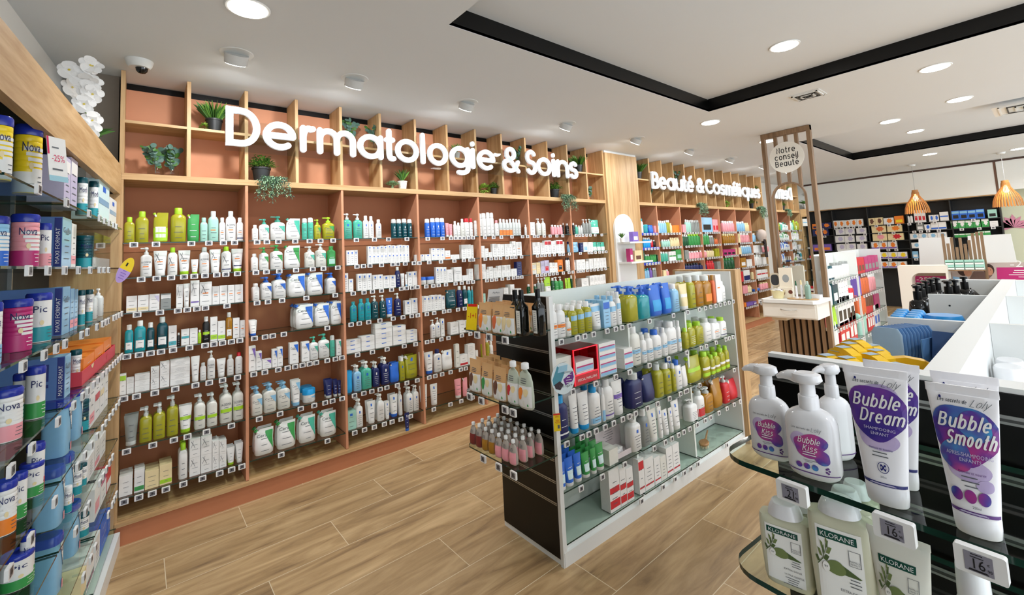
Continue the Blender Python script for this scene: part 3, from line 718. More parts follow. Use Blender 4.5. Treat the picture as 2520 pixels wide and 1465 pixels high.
for i,x in enumerate(GX): fixture(x,-.635,H,'gimbal',f"protruding adjustable ceiling spot, {ordn(i)} from left in row along wall unit",'adjustable ceiling spots along the wall unit',.62)
FL=[(.497,-1.222,H,'flat round ceiling light at the top left edge of the picture'),(4.805,-1.466,H,'flat round ceiling light beside the corner of the larger black edged ceiling panel'),
(6.413,-1.435,H,'bright round ceiling light by the top of the slatted mirror stand'),(6.742,-2.638,H,'flat round ceiling light between the two black edged ceiling panels, nearer the stand'),
(6.339,-3.25,H,'flat round ceiling light between the two black edged ceiling panels, further right'),(8.473,-2.622,HB,'flat round ceiling light inside the far black edged ceiling panel'),
(10.262,-2.537,H,'flat round ceiling light just beyond the far black edged panel'),(11.3,-3.5,H,'flat round ceiling light beside the right pendant lamp'),
(3.73,-2.575,HB,'flat round ceiling light inside the larger black edged ceiling panel'),(4.93,-3.24,H,'largest flat round ceiling light right of the larger ceiling panel')]
for i,(x,y,z,lb) in enumerate(FL): fixture(x,y,z,'flat',lb,'flat round ceiling lights')
for i,(x,y) in enumerate([(.9,-4.9),(2.4,-5.0),(4.4,-5.0),(6.6,-4.9),(9,-4.4),]):  # extra downlights out of view, added to brighten the room
    z=H
    if y<-4: fixture(x,y,z,'flat','unseen flat round ceiling light added to brighten the room from the open side','flat round ceiling lights')
# smoke / camera dome, diffusers
root=empty('security_camera',(.078,-.212,H)); q=MB(); q.loft([(-.045,0,.05,.05),(-.03,0,.062,.062),(-.0005,0,.07,.07)],WHITE,28); q.obj('housing',root)
q=MB(); q.loft([(-.078,.012,.006,.006),(-.074,.012,.018,.018),(-.062,.012,.028,.028),(-.045,.012,.031,.031)],plastic('0b0b0c',.08),20); q.obj('lens_dome',root); tag(root,'white dome security camera with black lens on the ceiling above the left post','security camera')
def diffuser(cx,cy,s,label,rz=0):
    root=empty('air_diffuser',(cx,cy,H),rz); q=MB(); q.box(-s,s,-s,s,-.006,-.0005,WHITE)
    q.obj('frame',root); q=MB()
    for k in range(4):
        a=s*(.85-.2*k)
        for (x0,x1,y0,y1) in ((-a,a,-a,-a+.012),(-a,a,a-.012,a),(-a,-a+.012,-a,a),(a-.012,a,-a,a)): q.box(x0,x1,y0,y1,-.014-.002*k,-.0062,WHITE if k%2==0 else plastic('4a4a48',.6))
    q.obj('grille',root); tag(root,label,'air vent')
diffuser(4.75,-2.405,.12,'small white air vent in the ceiling between the two black edged panels')
diffuser(7.45,-3.72,.3,'large white ceiling cassette unit at the right edge of the picture')
# ---------------- left baby milk unit ----------------
def lbox(q,a0,a1,d0,d1,z0,z1,m): q.box(a0,a1,d0,d1,z0,z1,m,xf=lambda p:LF.w(p.x,p.y,p.z)-LF.w(0,0,0))
root=empty('shelving_unit',(0,0,0)); A0=-4.3
q=MB(); q.box(A0,-.012,0,.03,2.09,2.275,wood('caa87b','a98252','y'),xf=lambda p:LF.w(p.x,p.y,p.z)); q.obj('header_beam',root)
q=MB(); q.box(A0,-.012,.03,.32,2.25,2.274,CHAR,xf=lambda p:LF.w(p.x,p.y,p.z)); q.obj('top_panel',root)
q=MB(); q.box(-.032,-.012,.0,.32,0,2.09,OAKZ,xf=lambda p:LF.w(p.x,p.y,p.z)); q.obj('side_panel',root)
q=MB(); q.box(A0,-.033,.3,.32,.1,2.25,CHAR,xf=lambda p:LF.w(p.x,p.y,p.z)); q.obj('back_panel',root)
for a in (-.69,-1.35,-2.01,-2.67):
    q=MB(); q.box(a-.006,a+.006,.285,.2995,.1,2.24,METAL,xf=lambda p:LF.w(p.x,p.y,p.z)); q.obj('upright',root)
q=MB(); q.box(A0,-.033,-.03,.32,0,.09,WHITE,xf=lambda p:LF.w(p.x,p.y,p.z)); q.obj('base_plinth',root)
tag(root,'black backed baby milk shelving unit with oak header beam along the left wall','shelving unit')
ZLf=[1.875,1.635,1.375,1.125,.87,.63,.375,.12]
LN=['top shelf','second shelf','third shelf','fourth shelf','fifth shelf','sixth shelf','seventh shelf','lowest shelf']
for r in range(8):
    for k,(a0,a1) in enumerate(((-.68,-.04),(-1.34,-.70),(-2.0,-1.36),(-2.66,-2.02))):
        glass_shelf(LF,a0,a1,-.012,.28,ZLf[r],f"glass {LN[r]} of the baby milk unit, {['bay by the corner','second bay from the corner','third bay from the corner','bay nearest the camera'][k]}",'glass shelves of the baby milk unit')
# orchid on top of the left unit
def orchid():
    p0=LF.w(-.12,.17,2.274); root=empty('orchid',p0); q=MB(); G=random.Random(5)
    pot(root,.07,.12,POTW); PET=plastic('f3f2f0',.55,.02,scale=40); YEL=plastic('d9c24a',.5)
    top=onx(205,215,p0.x)-p0
    fl=[(165,130),(190,130),(215,140),(180,150),(205,160),(228,165),(165,155),(195,180),(215,185),(235,190),(180,195),(205,205),(225,215),(250,195),(262,210),(245,215),(175,215),(195,225),(235,230),(210,140)]
    Z=[]
    for u,v in fl:
        off=G.uniform(-.05,.05); P=onx(u,v,p0.x+.02+off)-p0; P.y=max(P.y,-.3); Z.append(P)
    yv=MB(); f=None
    view=(CAM-p0).normalized()
    for P in Z:
        f=MB(); n=(view+Vector((G.gauss(0,.25),G.gauss(0,.25),G.gauss(0,.25)))).normalized(); e1=n.cross(Vector((0,0,1))).normalized(); e2=e1.cross(n)
        for k in range(5):
            a=6.283*k/5+.3; d=math.cos(a)*e1+math.sin(a)*e2; s=n.cross(d); L_=.052; w=.037 if k%5 in(1,4) else .026
            pts=[P+n*.0015*k+d*L_*(.5-.5*math.cos(t))+s*w*.95*math.sin(t)*(.55+.45*math.sin(t/2))+n*.006*math.sin(t)**2 for t in [6.283*j/14 for j in range(14)]]
            f.add(pts,[tuple(range(14))],PET)
        f.obj('flower',root)
        yv.add([P+n*.01+.006*(math.cos(k*1.05)*e1+math.sin(k*1.05)*e2) for k in range(6)],[tuple(range(6))],YEL)
    yv.obj('flower_centres',root)
    s=MB(); c=sum(Z,Vector())/len(Z)
    for k in range(3):
        b=Vector((.01*k-.01,.01*k,.1)); e=Z[3+k*5]; s.tube([b,b*.6+e*.4+Vector((0,0,.06)),b*.2+e*.8+Vector((0,0,.05)),e],.004,LEAF[1],6)
    s.obj('stems',root)
    l=MB()
    for dx,dy,h in ((.35,.6,.12),(.5,.2,.05),(-.3,-.7,.1),(.6,-.4,.12),(-.1,.8,.06)): 
        leaf(l,(0,0,.11),(dx,dy,.45),.19,.05,LEAF[0],.5)
    l.obj('leaves',root); tag(root,'white orchid with two tall stems on top of the baby milk unit','orchid')
orchid()
# ---------------- island gondolas ----------------
def slat_panel(root,x0,y0,y1,z0,z1,fr,grooves,nm='end_panel'):
    q=MB(); q.box(x0,x0+.022,y0,y1,z0,z1,BLACK,xf=fr); q.obj(nm,root)
    for z in grooves:
        q=MB(); q.box(x0-.0012,x0+.0005,y0+.006,y1-.002,z,z+.013,METAL,xf=fr); q.box(x0-.002,x0-.0012,y0+.006,y1-.002,z+.004,z+.008,plastic('3c3d3d',.4),xf=fr); q.obj('groove_rail',root)
INW=plastic('dfe5df',.4,.02)
g=-.014
G1=Frame(1.7599,-1.9635,g)
root=empty('display_gondola',G1.o,g)
def part(nm,x0,x1,y0,y1,z0,z1,m,root=None):
    q=MB(); q.box(x0,x1,y0,y1,z0,z1,m); return q.obj(nm,root)
P=lambda *a: part(*a,root=root)
slat_panel(root,0,.02,.49,.03,1.357,lambda p:p,[.29+.11*k for k in range(10)])
P('corner_post',-.003,.024,-.004,.018,.0,1.36,WHITE); 
P('spine_panel',.022,2.05,.235,.255,.1,1.36,INW); P('end_divider',2.03,2.05,.0,.49,.04,1.36,WHITE)
P('oak_end_panel',2.051,2.15,-.035,.525,.0,1.372,OAKZ)
P('base_tray',.022,2.03,.012,.478,.07,.095,WHITE); P('base_plinth',.005,2.03,-.006,.496,.0,.07,WHITE)
for x in (.70,1.365): P('bay_divider',x-.009,x+.009,.03,.2345,.096,1.20,INW); P('bay_divider',x-.009,x+.009,.2555,.46,.096,1.20,INW)
tag(root,'white double sided island gondola with black slatwall end and oak far end','display gondola')
ZG=[1.13,.858,.607,.355,.103]
GN=['top shelf','second shelf','third shelf','fourth shelf','bottom shelf']; GB=['near bay','middle bay','far bay']; gb=[(.03,.69),(.71,1.355),(1.375,2.025)]
for r in range(5):
    for k in range(3): glass_shelf(G1,gb[k][0],gb[k][1],.0,.23,ZG[r],f"glass {GN[r]} on the {GB[k]} of the white island gondola",'glass shelves of the island gondola')
E1=Frame(1.50,0,-PI/2)
for i,z in enumerate((1.19,.85,.555)):
    glass_shelf(E1,1.50,1.965,.0,.258,z,f"{['upper','middle','lower'][i]} rounded glass shelf on the black end of the island gondola",'end shelves of the island gondola',rad=.05)
# foreground gondola
G2=Frame(1.08,0,0); root=empty('display_gondola',(1.08,-3.3,0)); fr2=lambda p:p
def P2(nm,x0,x1,y0,y1,z0,z1,m): return part(nm,x0-1.08,x1-1.08,y0+3.3,y1+3.3,z0,z1,m,root=root)
R5=Matrix.Rotation(-.085,4,'Z'); PV=Vector((0,-.003,0))
slat_panel(root,0,-.535,-.003,.03,1.362,lambda p:R5@(p-PV)+PV,[1.318-.085*k for k in range(12)])
q=MB(); q.prism([(-.042,-.532),(.022,-.532),(.022,-.003),(.003,-.003)],1.3625,1.37,WHITE); q.obj('panel_top_edge',root)
P2('spine_panel',1.1025,3.05,-3.58,-3.538,.1,1.37,WHITE)
for x in (1.694,2.344,3.02): P2('bin_divider',x-.008,x+.008,-3.5375,-3.385,1.12,1.369,WHITE); P2('bin_divider',x-.008,x+.008,-3.79,-3.5805,1.12,1.369,WHITE)
P2('bin_floor',1.1025,3.04,-3.5375,-3.33,1.22,1.235,WHITE); P2('bin_floor',1.1025,3.04,-3.81,-3.5805,1.12,1.135,WHITE)
P2('far_end_panel',3.03,3.05,-3.835,-3.303,0.03,1.369,WHITE); P2('base_plinth',1.1025,3.03,-3.83,-3.305,0,.1,WHITE)
pg=MB()
for x in (1.694,2.344,3.02):
    for y in (-3.66,-3.44):
        for z in (1.33,1.29): pg.loft([(0,0,.003,.003),(.0008,0,.0028,.0028)],BLACK,10,xf=lambda p,x=x,y=y,z=z:Vector((x-.0085-p.z-1.08,y+p.x+3.3,z+p.y)))
pg.obj('peg_holes',root)
tag(root,'foreground island gondola with black slatwall end and open white bins on top','display gondola')
E2=Frame(.815,-3.318,-PI/2-.085)
SZ=[1.262,1.095]
for i,z in enumerate(SZ): glass_shelf(E2,0,.542,.0,.255,z,f"{['upper','lower'][i]} rounded glass shelf on the black end of the foreground gondola",'end shelves of the foreground gondola',rad=.045,th=.008)
# ---------------- mirror stand ----------------
SX=5.97; root=empty('mirror_stand',(SX,-1.785,0)); DZ=DOAK
y0,y1=-2.05,-1.52
def P3(nm,a0,a1,b0,b1,z0,z1,m): return part(nm,a0-SX,a1-SX,b0+1.785,b1+1.785,z0,z1,m,root=root)
P3('post',SX,SX+.06,y0,y0+.04,0,H-.003,DZ); P3('post',SX,SX+.06,y1-.04,y1,0,H-.003,DZ); P3('top_beam',SX-.002,SX+.06,y0,y1,H-.06,H-.003,DZ)
for k in range(3): yy=y0+.04+(k+1)*(y1-y0-.08)/4; P3('slat',SX+.01,SX+.05,yy-.017,yy+.017,2.2,H-.06,DZ)
P3('back_board',SX+.045,SX+.058,y0+.04,y1-.04,0,.80,plastic('2b211a',.7))
for k in range(7): yy=y1-.075-k*.0625; P3('slat',SX+.005,SX+.044,yy-.018,yy+.018,0,.80,DZ)
# arch mirror
ya,yb=-1.955,-1.59; yc=(ya+yb)/2; rr=(yb-ya)/2; zt=2.27-rr
def archpts(r,zb,n=24): return [(yc+r,zb)]+[(yc+r*math.cos(PI*k/n),zt+r*math.sin(PI*k/n)) for k in range(n+1)]+[(yc-r,zb)]
o_=archpts(rr,.93); i_=archpts(rr-.018,.948); q=MB(); n=len(o_)
for x in (SX-.03,SX+.03):
    pass
vs=[(x-SX,p[0]+1.785,p[1]) for x in (SX-.028,SX+.008) for p in o_+i_]
fs=[]
for k in range(n-1):
    fs+= [(k,k+1,n+k+1,n+k),(2*n+k,2*n+k+1,3*n+k+1,3*n+k),(k,k+1,2*n+k+1,2*n+k),(n+k,n+k+1,3*n+k+1,3*n+k)]
fs+=[(0,n,2*n+n,2*n),(n-1,2*n-1,4*n-1,3*n-1),(0,n-1,2*n-1,n),(0,n-1,3*n-1,2*n)]
q.add(vs,fs,DZ); q.obj('arch_frame',root)
MIR=plastic('f2f4f3',.015,0,1.0); q=MB(); q.poly([(-.004,p[0]+1.785,p[1]) for p in i_],MIR); q.obj('mirror',root)
tag(root,'tall slatted dark oak stand with arched mirror and round sign','mirror stand')
# round sign
cy,cz,r=-1.762,2.545,.2
cc_=[onx(1935,387,SX-.03)]; cy,cz=cc_[0].y,cc_[0].z
root=empty('round_sign',(SX-.03,cy,cz)); q=MB(); q.loft([(0,0,.185,.185),(.012,0,.185,.185)],plastic('e9e8e0',.5,.01),40,xf=lambda p:Vector((p.z,p.x,p.y))); q.obj('disc',root)
q=MB()
for t,vz,hwid in (('Notre',.055,.1),('conseil',-.025,.125),("Beaute'",-.105,.125)):
    tt=t.replace("'",''); S=stroke_word(t,-hwid,hwid,vz,.07,.0045)
    for s in S: ribbon(q,s,.0045,plastic('1a1a1c',.5),lambda u,v:(-.001,-u,v),4)
q.obj('lettering',root); tag(root,'round white sign reading Notre conseil Beauté on the slatted stand','sign')
# drawer console on the stand
root=empty('wall_console',(SX,-1.785,0)); q=MB(); TOP=.93
c=[onz(u,v,TOP) for u,v in ((1883,741),(2008,757),(2028,742),(1898,733))]
def foot(s): 
    m=Vector((SX-.002,-1.78,0)); X0=SX-.4
    return [(SX-.003,-1.50),(X0+.02,-1.50),(X0-.03,-1.54),(X0-.03,-2.03),(X0+.03,-2.075),(SX-.003,-2.075)]
fp=[(a-SX,b+1.785) for a,b in foot(1)]
q.prism(fp,TOP-.035,TOP,WHITE); q.obj('top',root)
q=MB(); X0=-.4; q.box(X0,-.003,-.27,.27,TOP-.2,TOP-.036,plastic('e4e1d8',.45,.01)); q.obj('body',root)
q=MB(); q.box(X0-.012,X0-.0005,-.255,.255,TOP-.185,TOP-.045,plastic('e4e1d8',.45,.01)); dr=q.obj('drawer',root)
q=MB(); q.tube([(X0-.013,.08,TOP-.1),(X0-.03,.06,TOP-.105),(X0-.034,0,TOP-.112),(X0-.03,-.06,TOP-.105),(X0-.013,-.08,TOP-.1)],.004,METAL,8); q.obj('handle',dr)
q=MB(); q.box(X0+.05,X0+.2,.05,.2,TOP-.235,TOP-.2005,plastic('c9b79c',.6)); q.obj('bracket',root)
tag(root,'white wall console with one drawer and curved handle under the arched mirror','console')
# ---------------- far white gondola ----------------
root=empty('display_gondola',(6.04,-2.05,0))
def P4(nm,a0,a1,b0,b1,z0,z1,m): return part(nm,a0-6.04,a1-6.04,b0+2.05,b1+2.05,z0,z1,m,root=root)
P4('side_panel',6.035,6.055,-2.055,-1.53,0,1.385,WHITE); P4('spine_panel',6.055,8.56,-1.80,-1.78,.1,1.385,INW)
P4('bay_divider',7.26,7.28,-2.05,-1.8005,.1,1.385,WHITE); P4('side_panel',8.55,8.57,-2.055,-1.53,0,1.385,WHITE); P4('base_plinth',6.055,8.55,-2.05,-1.53,0,.1,WHITE)
tag(root,'white gondola with two visible bays behind the mirror stand','display gondola')
G3=Frame(0,-2.05,0); Z3=[1.09,.815,.55,.31]
for r in range(4):
    for k,(a,b_) in enumerate(((6.06,7.255),(7.285,8.545))): glass_shelf(G3,a,b_,.0,.24,Z3[r],f"{GN[r] if r<3 else 'lowest shelf'} of the {['left','right'][k]} bay of the white gondola behind the stand",'shelves of the far gondola')
# ---------------- wall behind the tills ----------------
root=empty('wall_cabinet',(12.6,-1.5,0))
def P5(nm,a0,a1,b0,b1,z0,z1,m): return part(nm,a0-12.6,a1-12.6,b0+1.5,b1+1.5,z0,z1,m,root=root)
P5('white_fascia',12.6,12.62,-3.13,.36,2.245,2.86,plastic('eceeea',.6,.01)); P5('fascia_frame',12.595,12.62,-3.16,-3.13,2.2,2.89,plastic('6b4b3a',.6)); P5('fascia_trim',12.59,12.62,-6.2,.37,2.86,2.892,plastic('4a352c',.6)); P5('lower_trim',12.59,12.62,-3.16,.36,2.225,2.245,OAKY)
P5('back_panel',12.85,12.87,-3.14,.36,0,2.22,CHAR); P5('top_panel',12.6,12.85,-3.14,.36,2.2,2.224,BLACK)
BY=[.22,-.455,-1.119,-1.79,-2.465,-3.14]
for y in BY: P5('divider',12.6,12.85,y-.009,y+.009,0,2.199,CHAR)
P5('side_fascia',12.6,12.62,-6.2,-3.165,2.3,2.86,plastic('eceeea',.6,.01))
tag(root,'black shelved cabinet wall with long white fascia panel behind the tills','cabinet')
WB=Frame(12.6,0,-PI/2); Z5=[1.80,1.63,1.45,1.265,1.055,.85]
W6=['top shelf','second shelf','third shelf','fourth shelf','fifth shelf','sixth shelf']
for r in range(6):
    for k in range(5):
        q=MB(); q.box(-BY[k]+.012,-BY[k+1]-.012,.0,.24,Z5[r]-.016,Z5[r]-.001,CHAR,xf=lambda p:WB.w(p.x,p.y,p.z)); o=q.obj('shelf'); tag(o,f"black {W6[r]} of {ordn(k)} bay from left in the dark cabinet wall",'shelf','shelves of the dark cabinet wall')
# pendant lamps
def pendant(y,label,x=11.5):
    root=empty('pendant_lamp',(x,y,H)); q=MB(); q.loft([(-.03,0,.05,.05),(-.0005,0,.06,.06)],WHITE,20); q.obj('canopy',root)
    q=MB(); q.tube([(0,0,-.03),(0,0,-.49)],.003,plastic('9a9a98',.5),6); q.obj('cord',root)
    q=MB(); m=wood('c98a45','8f5d2a','z','bent_wood'); n=30
    prof=[(-.49,.045),(-.53,.047),(-.6,.055),(-.66,.085),(-.74,.135),(-.83,.168),(-.94,.182)]
    for k in range(n):
        a=6.283*k/n; c_,s_=math.cos(a),math.sin(a); t=Vector((-s_,c_,0))
        for (z0,r0),(z1,r1) in zip(prof[1:],prof[2:]):
            A=Vector((c_*r0,s_*r0,z0)); B=Vector((c_*r1,s_*r1,z1)); w0=.0035+.02*r0; w1=.0035+.02*r1; o2=Vector((c_,s_,0))*.006
            q.add([A-t*w0,A+t*w0,B+t*w1,B-t*w1,A-t*w0+o2,A+t*w0+o2,B+t*w1+o2,B-t*w1+o2],[(0,1,2,3),(4,5,6,7),(0,3,7,4),(1,2,6,5)],m)
    q.obj('slat_shade',root)
    q=MB(); q.loft([(-.565,0,.05,.05),(-.49,0,.046,.046)],m,24); q.obj('neck',root)
    q=MB(); q.loft([(-.70,0,.01,.01),(-.69,0,.028,.028),(-.66,0,.04,.04),(-.62,0,.032,.032),(-.57,0,.015,.015)],emit('ffc97a',14,'lit_bulb'),16); q.obj('bulb',root)
    l=bpy.data.lights.new('bulb_light','POINT'); l.energy=4; l.color=(1,.72,.4); l.shadow_soft_size=.04; lo=bpy.data.objects.new('bulb_light',l); C.objects.link(lo); lo.parent=root; lo.location=(0,0,-.74)
    tag(root,label,'pendant lamp','wooden pendant lamps over the tills')
pendant(-2.12,'slatted wooden pendant lamp with glowing bulb, left of the two over the tills'); pendant(-3.29,'slatted wooden pendant lamp with glowing bulb, right one near the picture edge')
# mural of palms on green wall
q=MB(); pk=plastic('d98fa6',.7); 
def T_(u,v,x=12.89): return onx(u,v,x)
c0=T_(2495,560)
for k in range(9):
    a=PI*(.05+.9*k/8)+.0; L_=.32; d=Vector((0,math.cos(a),math.sin(a)*.8)); e=c0+d*L_+Vector((0,0,-.1*abs(math.cos(a)))); nn=Vector((0,-d.z,d.y))*.05
    q.add([c0,c0*.5+e*.5+nn+Vector((0,0,.05)),e,c0*.5+e*.5-nn+Vector((0,0,.02))],[(0,1,2,3)],pk)
q.v=[(x-.001,y,z) for x,y,z in q.v]; o=q.obj('palm_mural'); tag(o,'pink palm tree painted on the pale green wall at the right edge','mural')
# ---------------- Dermatologie products ----------------
A_=(280,480,3.488); B_=(280,860,3.488); C_=(830,480,4.8825); D_=(830,780,4.5775); E_=(1030,500,4.884)
def dr(b,r,zoom,items,tags,**k): row(DF,RZ[r],zoom,items,RN[r],f"{BN[b]} Dermatologie bay",tags=tags,off=.03,**k)
dr(0,0,A_,"b 82 180 190 yl l;b 180 300 140 yl l;o 330 470 150 yl #w|l;b 483 625 110 yl l;o 627 738 165 gl l;b 740 808 195 MM l;b 810 903 138 Ms rl;b 905 960 195 ww rl;b 962 1052 138 ws @Arl;b 1055 1115 195 ww r-nl","172 362 665 815 940 1035")
dr(0,1,A_,"p 222 330 450 ww @Arl;t 337 460 480 ww arl;b 445 548 452 wl arl;t 552 660 475 wl arl;t 662 728 553 wl rl;b 735 822 450 ws @Arl;t 825 922 468 ww arl;b 925 1012 443 wl a-nl;t 1015 1115 462 wl r-nl","235 368 492 602 690 782 882 960 1060",deep=2)
dr(0,2,A_,"x 105 200 870 w _Bl;x 203 300 862 w _Bl;x 302 393 853 w /zl;x 400 492 848 e ^wl;x 535 592 768 w al;t 594 655 762 w l;x 657 735 735 w a-vl;x 737 843 748 w arl;x 845 908 785 w rl;x 909 975 778 w rl;x 977 1038 775 w rl;x 1040 1110 770 w rl","200 395 550 630 712 785 970")
dr(0,3,A_,"b 88 168 1118 tw #wl;b 170 275 1082 tw #wl;b 278 350 1098 Tw #wl;b 365 465 1050 Ts #wl;x 468 540 1125 w _tl;b 541 572 1185 ks l;x 578 648 1155 w =tl;x 652 720 1148 w l;b 722 752 1160 lw l;b 762 825 1048 kw =ll;x 828 890 1050 w _ll;x 893 958 1085 w _ll;b 962 1020 1010 aw #wl;x 1023 1080 1058 w rl;x 1085 1130 1078 w rl","112 218 315 405 508 648 782 858 932 1008 1080")
dr(0,4,B_,"x 48 105 215 w ^ll;x 107 172 245 w l s3;x 175 310 212 w l s3;x 315 390 150 w al s2;x 394 478 105 w al s2;x 481 655 85 w L s4;t 662 740 62 ww gl;b 741 795 118 ws l;p 803 872 15 ww @Al;t 885 965 82 ww l;b 973 1032 50 ws l;b 1045 1108 28 wr l","85 195 352 527 700 818 932 1060")
dr(0,5,B_,"t 80 210 570 es l;p 215 330 510 ys l;p 333 445 475 ys l;p 450 555 410 ys l;t 557 675 490 wl =ll;p 690 790 395 Ws =ll;p 800 892 385 Ws =ll;p 912 1020 310 Ws =l@Al;p 1025 1118 290 Ws =l@Al","110 335 515 632 795 1008",deep=2)
dr(0,6,B_,"x 40 160 1090 w l;x 172 262 1035 w _gl;x 265 388 1045 B l;x 390 500 990 B _ll;b 555 635 815 wl l;x 648 745 770 w al s2;x 748 843 745 w al s2;x 845 903 785 w al s2;x 905 968 780 w al s2;t 972 1042 845 wl l;t 1048 1115 810 ww l","88 215 330 447 596 760 908 1010 1098",deep=3)
dr(1,0,A_,"b 1187 1242 258 ww l;p 1250 1340 205 wm /m@Cl;p 1350 1480 180 wm /m@Cl;o 1482 1612 200 wm /m@Cl;c 1620 1668 200 ms @Cl;c 1670 1722 195 ms @Cl;p 1725 1782 210 yl /gl;p 1800 1905 190 yl /g@Cl","1228 1312 1410 1555 1678 1772 1880")
dr(1,1,A_,"b 1178 1242 505 ww l;p 1250 1335 450 wg /g@Cl;p 1348 1458 430 wg /g@Cl;o 1465 1612 435 wg /g@Cl;p 1645 1732 440 Ww /m@Cl;p 1738 1832 420 Ww /m@Cl;b 1838 1912 440 gg #Ml","1218 1308 1418 1562 1705 1797 1920")
dr(1,2,A_,"b 1190 1255 762 ww l;p 1270 1362 705 wb /b@Cl;p 1372 1485 675 wb /b@Cl;o 1500 1660 680 wb /b@Cl;o 1665 1810 668 wb /b@Cl;p 1835 1915 668 wb /bl","1228 1322 1442 1650 1898",deep=2)
dr(1,3,A_,"t 1162 1235 1080 wb l;o 1560 1728 945 wb /b@Cl;o 1730 1866 935 wb /b@Cl;o 1868 1965 915 wb /b@Cl","1205 1297 1362 1457 1830",deep=3)
dr(1,4,A_,"x 1158 1220 1300 w /vl;x 1222 1272 1345 w /vl;x 1275 1355 1412 w /vl;x 1360 1404 1325 w /bl;x 1405 1452 1308 w /bl;x 1510 1588 1270 w /b@Cl;x 1615 1682 1262 w /b@Cl;p 1688 1760 1218 wm /m@Cl;p 1765 1860 1195 wm /m@Cl;c 1862 1905 1210 ms l;x 1912 1955 1245 w /ml","1200 1295 1410 1490 1555 1618 1678 1735 1830 1900 1955")
dr(1,5,B_,"p 1183 1282 330 Wc /c@Cl;p 1290 1402 300 Wc /c@Cl;p 1410 1522 285 Wc /c@Cl;t 1530 1612 268 wc /c@Cl;j 1632 1745 345 wC /cl;t 1818 1885 262 ns l;t 1888 1925 262 ns l;t 1927 1955 270 ns l","1247 1425 1602 1718 1812 1875 1957",deep=2)
dr(1,6,B_,"o 1205 1385 690 wg /g@Cl;o 1400 1575 625 wg /g@Cl;o 1590 1745 580 wm /m@Cl;o 1775 1925 545 wm /m@Cl","1435 1832",deep=2)
dr(2,0,C_,"p 75 190 220 ms eL;p 205 315 225 ms eL;b 320 386 250 ww eL;b 388 448 255 ww eL;b 475 540 295 ww eL;c 662 724 290 Ts El;c 726 788 290 Ts El;c 790 852 285 Ts El;c 855 915 292 Ts El","225 442 612 832")
dr(2,1,C_,"x 112 158 668 w eL;x 158 205 665 w eL;x 206 250 663 w eL;x 372 610 612 w eL r5 s2;x 612 868 600 w eL r6 s2","232 310 388 527 662 722 812 917")
dr(2,2,C_,"x 78 135 942 w eL;x 140 195 1012 w el;x 245 305 950 w eL;x 306 360 948 w eL;x 361 418 945 w eL;x 428 552 960 w eL r2;x 555 705 968 w eL r2;b 708 765 865 nw El;t 770 818 945 ww l;t 820 850 955 wc l;x 852 903 925 w el;x 905 965 920 w eb","187 317 418 527 648 765 827 895 957")
dr(2,3,C_,"b 165 245 1285 tt el;b 262 335 1250 tt el;b 340 415 1245 tt el;p 420 505 1210 Tw El;p 520 596 1205 Tw El;t 598 680 1240 bw El;p 700 778 1180 nw El;x 818 892 1270 w eL;x 895 970 1245 w eL","162 259 373 507 667 785 890 963")
dr(2,4,D_,"x 78 270 265 w e s3;x 272 425 215 w e s3;x 430 625 70 w e s5;x 630 778 100 w e s4;x 780 905 150 w e s4","225 392 557 750 878")
dr(2,5,D_,"o 80 180 620 Cw .;p 192 283 550 cw eL;p 285 400 505 mw eL;p 408 485 510 nw EL;p 505 600 460 nw EL;o 600 712 520 bn .;b 712 770 455 yw el;o 775 925 440 yw el","190 295 385 478 555 672 780 897",deep=2)
dr(2,6,D_,"x 105 218 1070 M el;p 218 298 930 ww eL;t 350 445 955 ww el;p 460 540 875 ww l;t 548 598 955 ww el;t 608 700 880 wb el;p 702 740 800 ww e;p 790 865 795 ww eL;p 868 930 775 ww eL","193 303 413 527 613 712 822",deep=2)
dr(3,0,E_,"c 92 150 190 bw El;c 158 215 180 bw El;c 216 273 178 bw El;c 274 330 180 bw El;t 335 375 240 pw l;t 376 418 250 pw l;b 430 470 218 ww l;b 472 512 235 ww l;b 518 560 190 Ww l;c 567 625 182 wr l;c 627 665 182 wr l","105 283 385 440 490 540 595 650")
dr(3,1,E_,"x -35 75 620 w el r2;x 80 152 615 w el;x 155 318 540 w el r3 s2;x 322 385 570 w _ol;x 388 492 620 w l r2;x 520 635 500 w L r2;x 637 665 505 w L","5 123 265 425 540 615 650")
dr(3,2,E_,"j 20 110 890 wb l;j 115 210 885 wb l;x 215 342 765 w eL r3;x 345 420 800 w L;x 430 525 770 w L;x 530 605 870 w l r2;x 606 660 790 w L","88 172 237 325 440 515 592 650")
dr(3,3,E_,"x 15 282 1110 w eL r6;x 284 320 1115 w el;o 345 475 1045 TT l;b 480 543 1000 nw El;b 545 600 995 Tw #wl;b 602 642 1005 tw l;b 645 665 1000 tw l","95 183 303 365 470 550 610")
dr(3,4,D_,"p 1062 1115 35 ww el;p 1118 1170 10 ww el;x 1172 1212 25 w el;x 1278 1370 65 w l;x 1378 1450 45 w l;x 1455 1535 40 w l","1007 1070 1168 1248 1400 1495")
dr(3,5,D_,"t 935 998 395 ww l;t 1000 1100 400 wb el;b 1105 1190 370 wn el;o 1195 1315 380 ww e;x 1340 1383 310 W l;x 1385 1475 430 w _rl;x 1478 1560 310 w l s3;j 1563 1600 380 ww .","1032 1100 1177 1272 1388 1443")
dr(3,6,D_,"t 945 1035 775 ww eL;t 1065 1148 762 ww eL;t 1340 1418 705 pw l;o 1425 1480 690 pw .","1083 1270 1392 1520")
dr(4,0,E_,"c 685 730 210 ww l;c 733 775 125 ww l;c 778 832 120 ww l;c 834 876 112 ww l;c 878 922 115 ww l;b 930 975 205 wp l;b 980 1137 190 sw |ol r4;b 1139 1240 190 sw l r3","793 897 990 1118 1245")
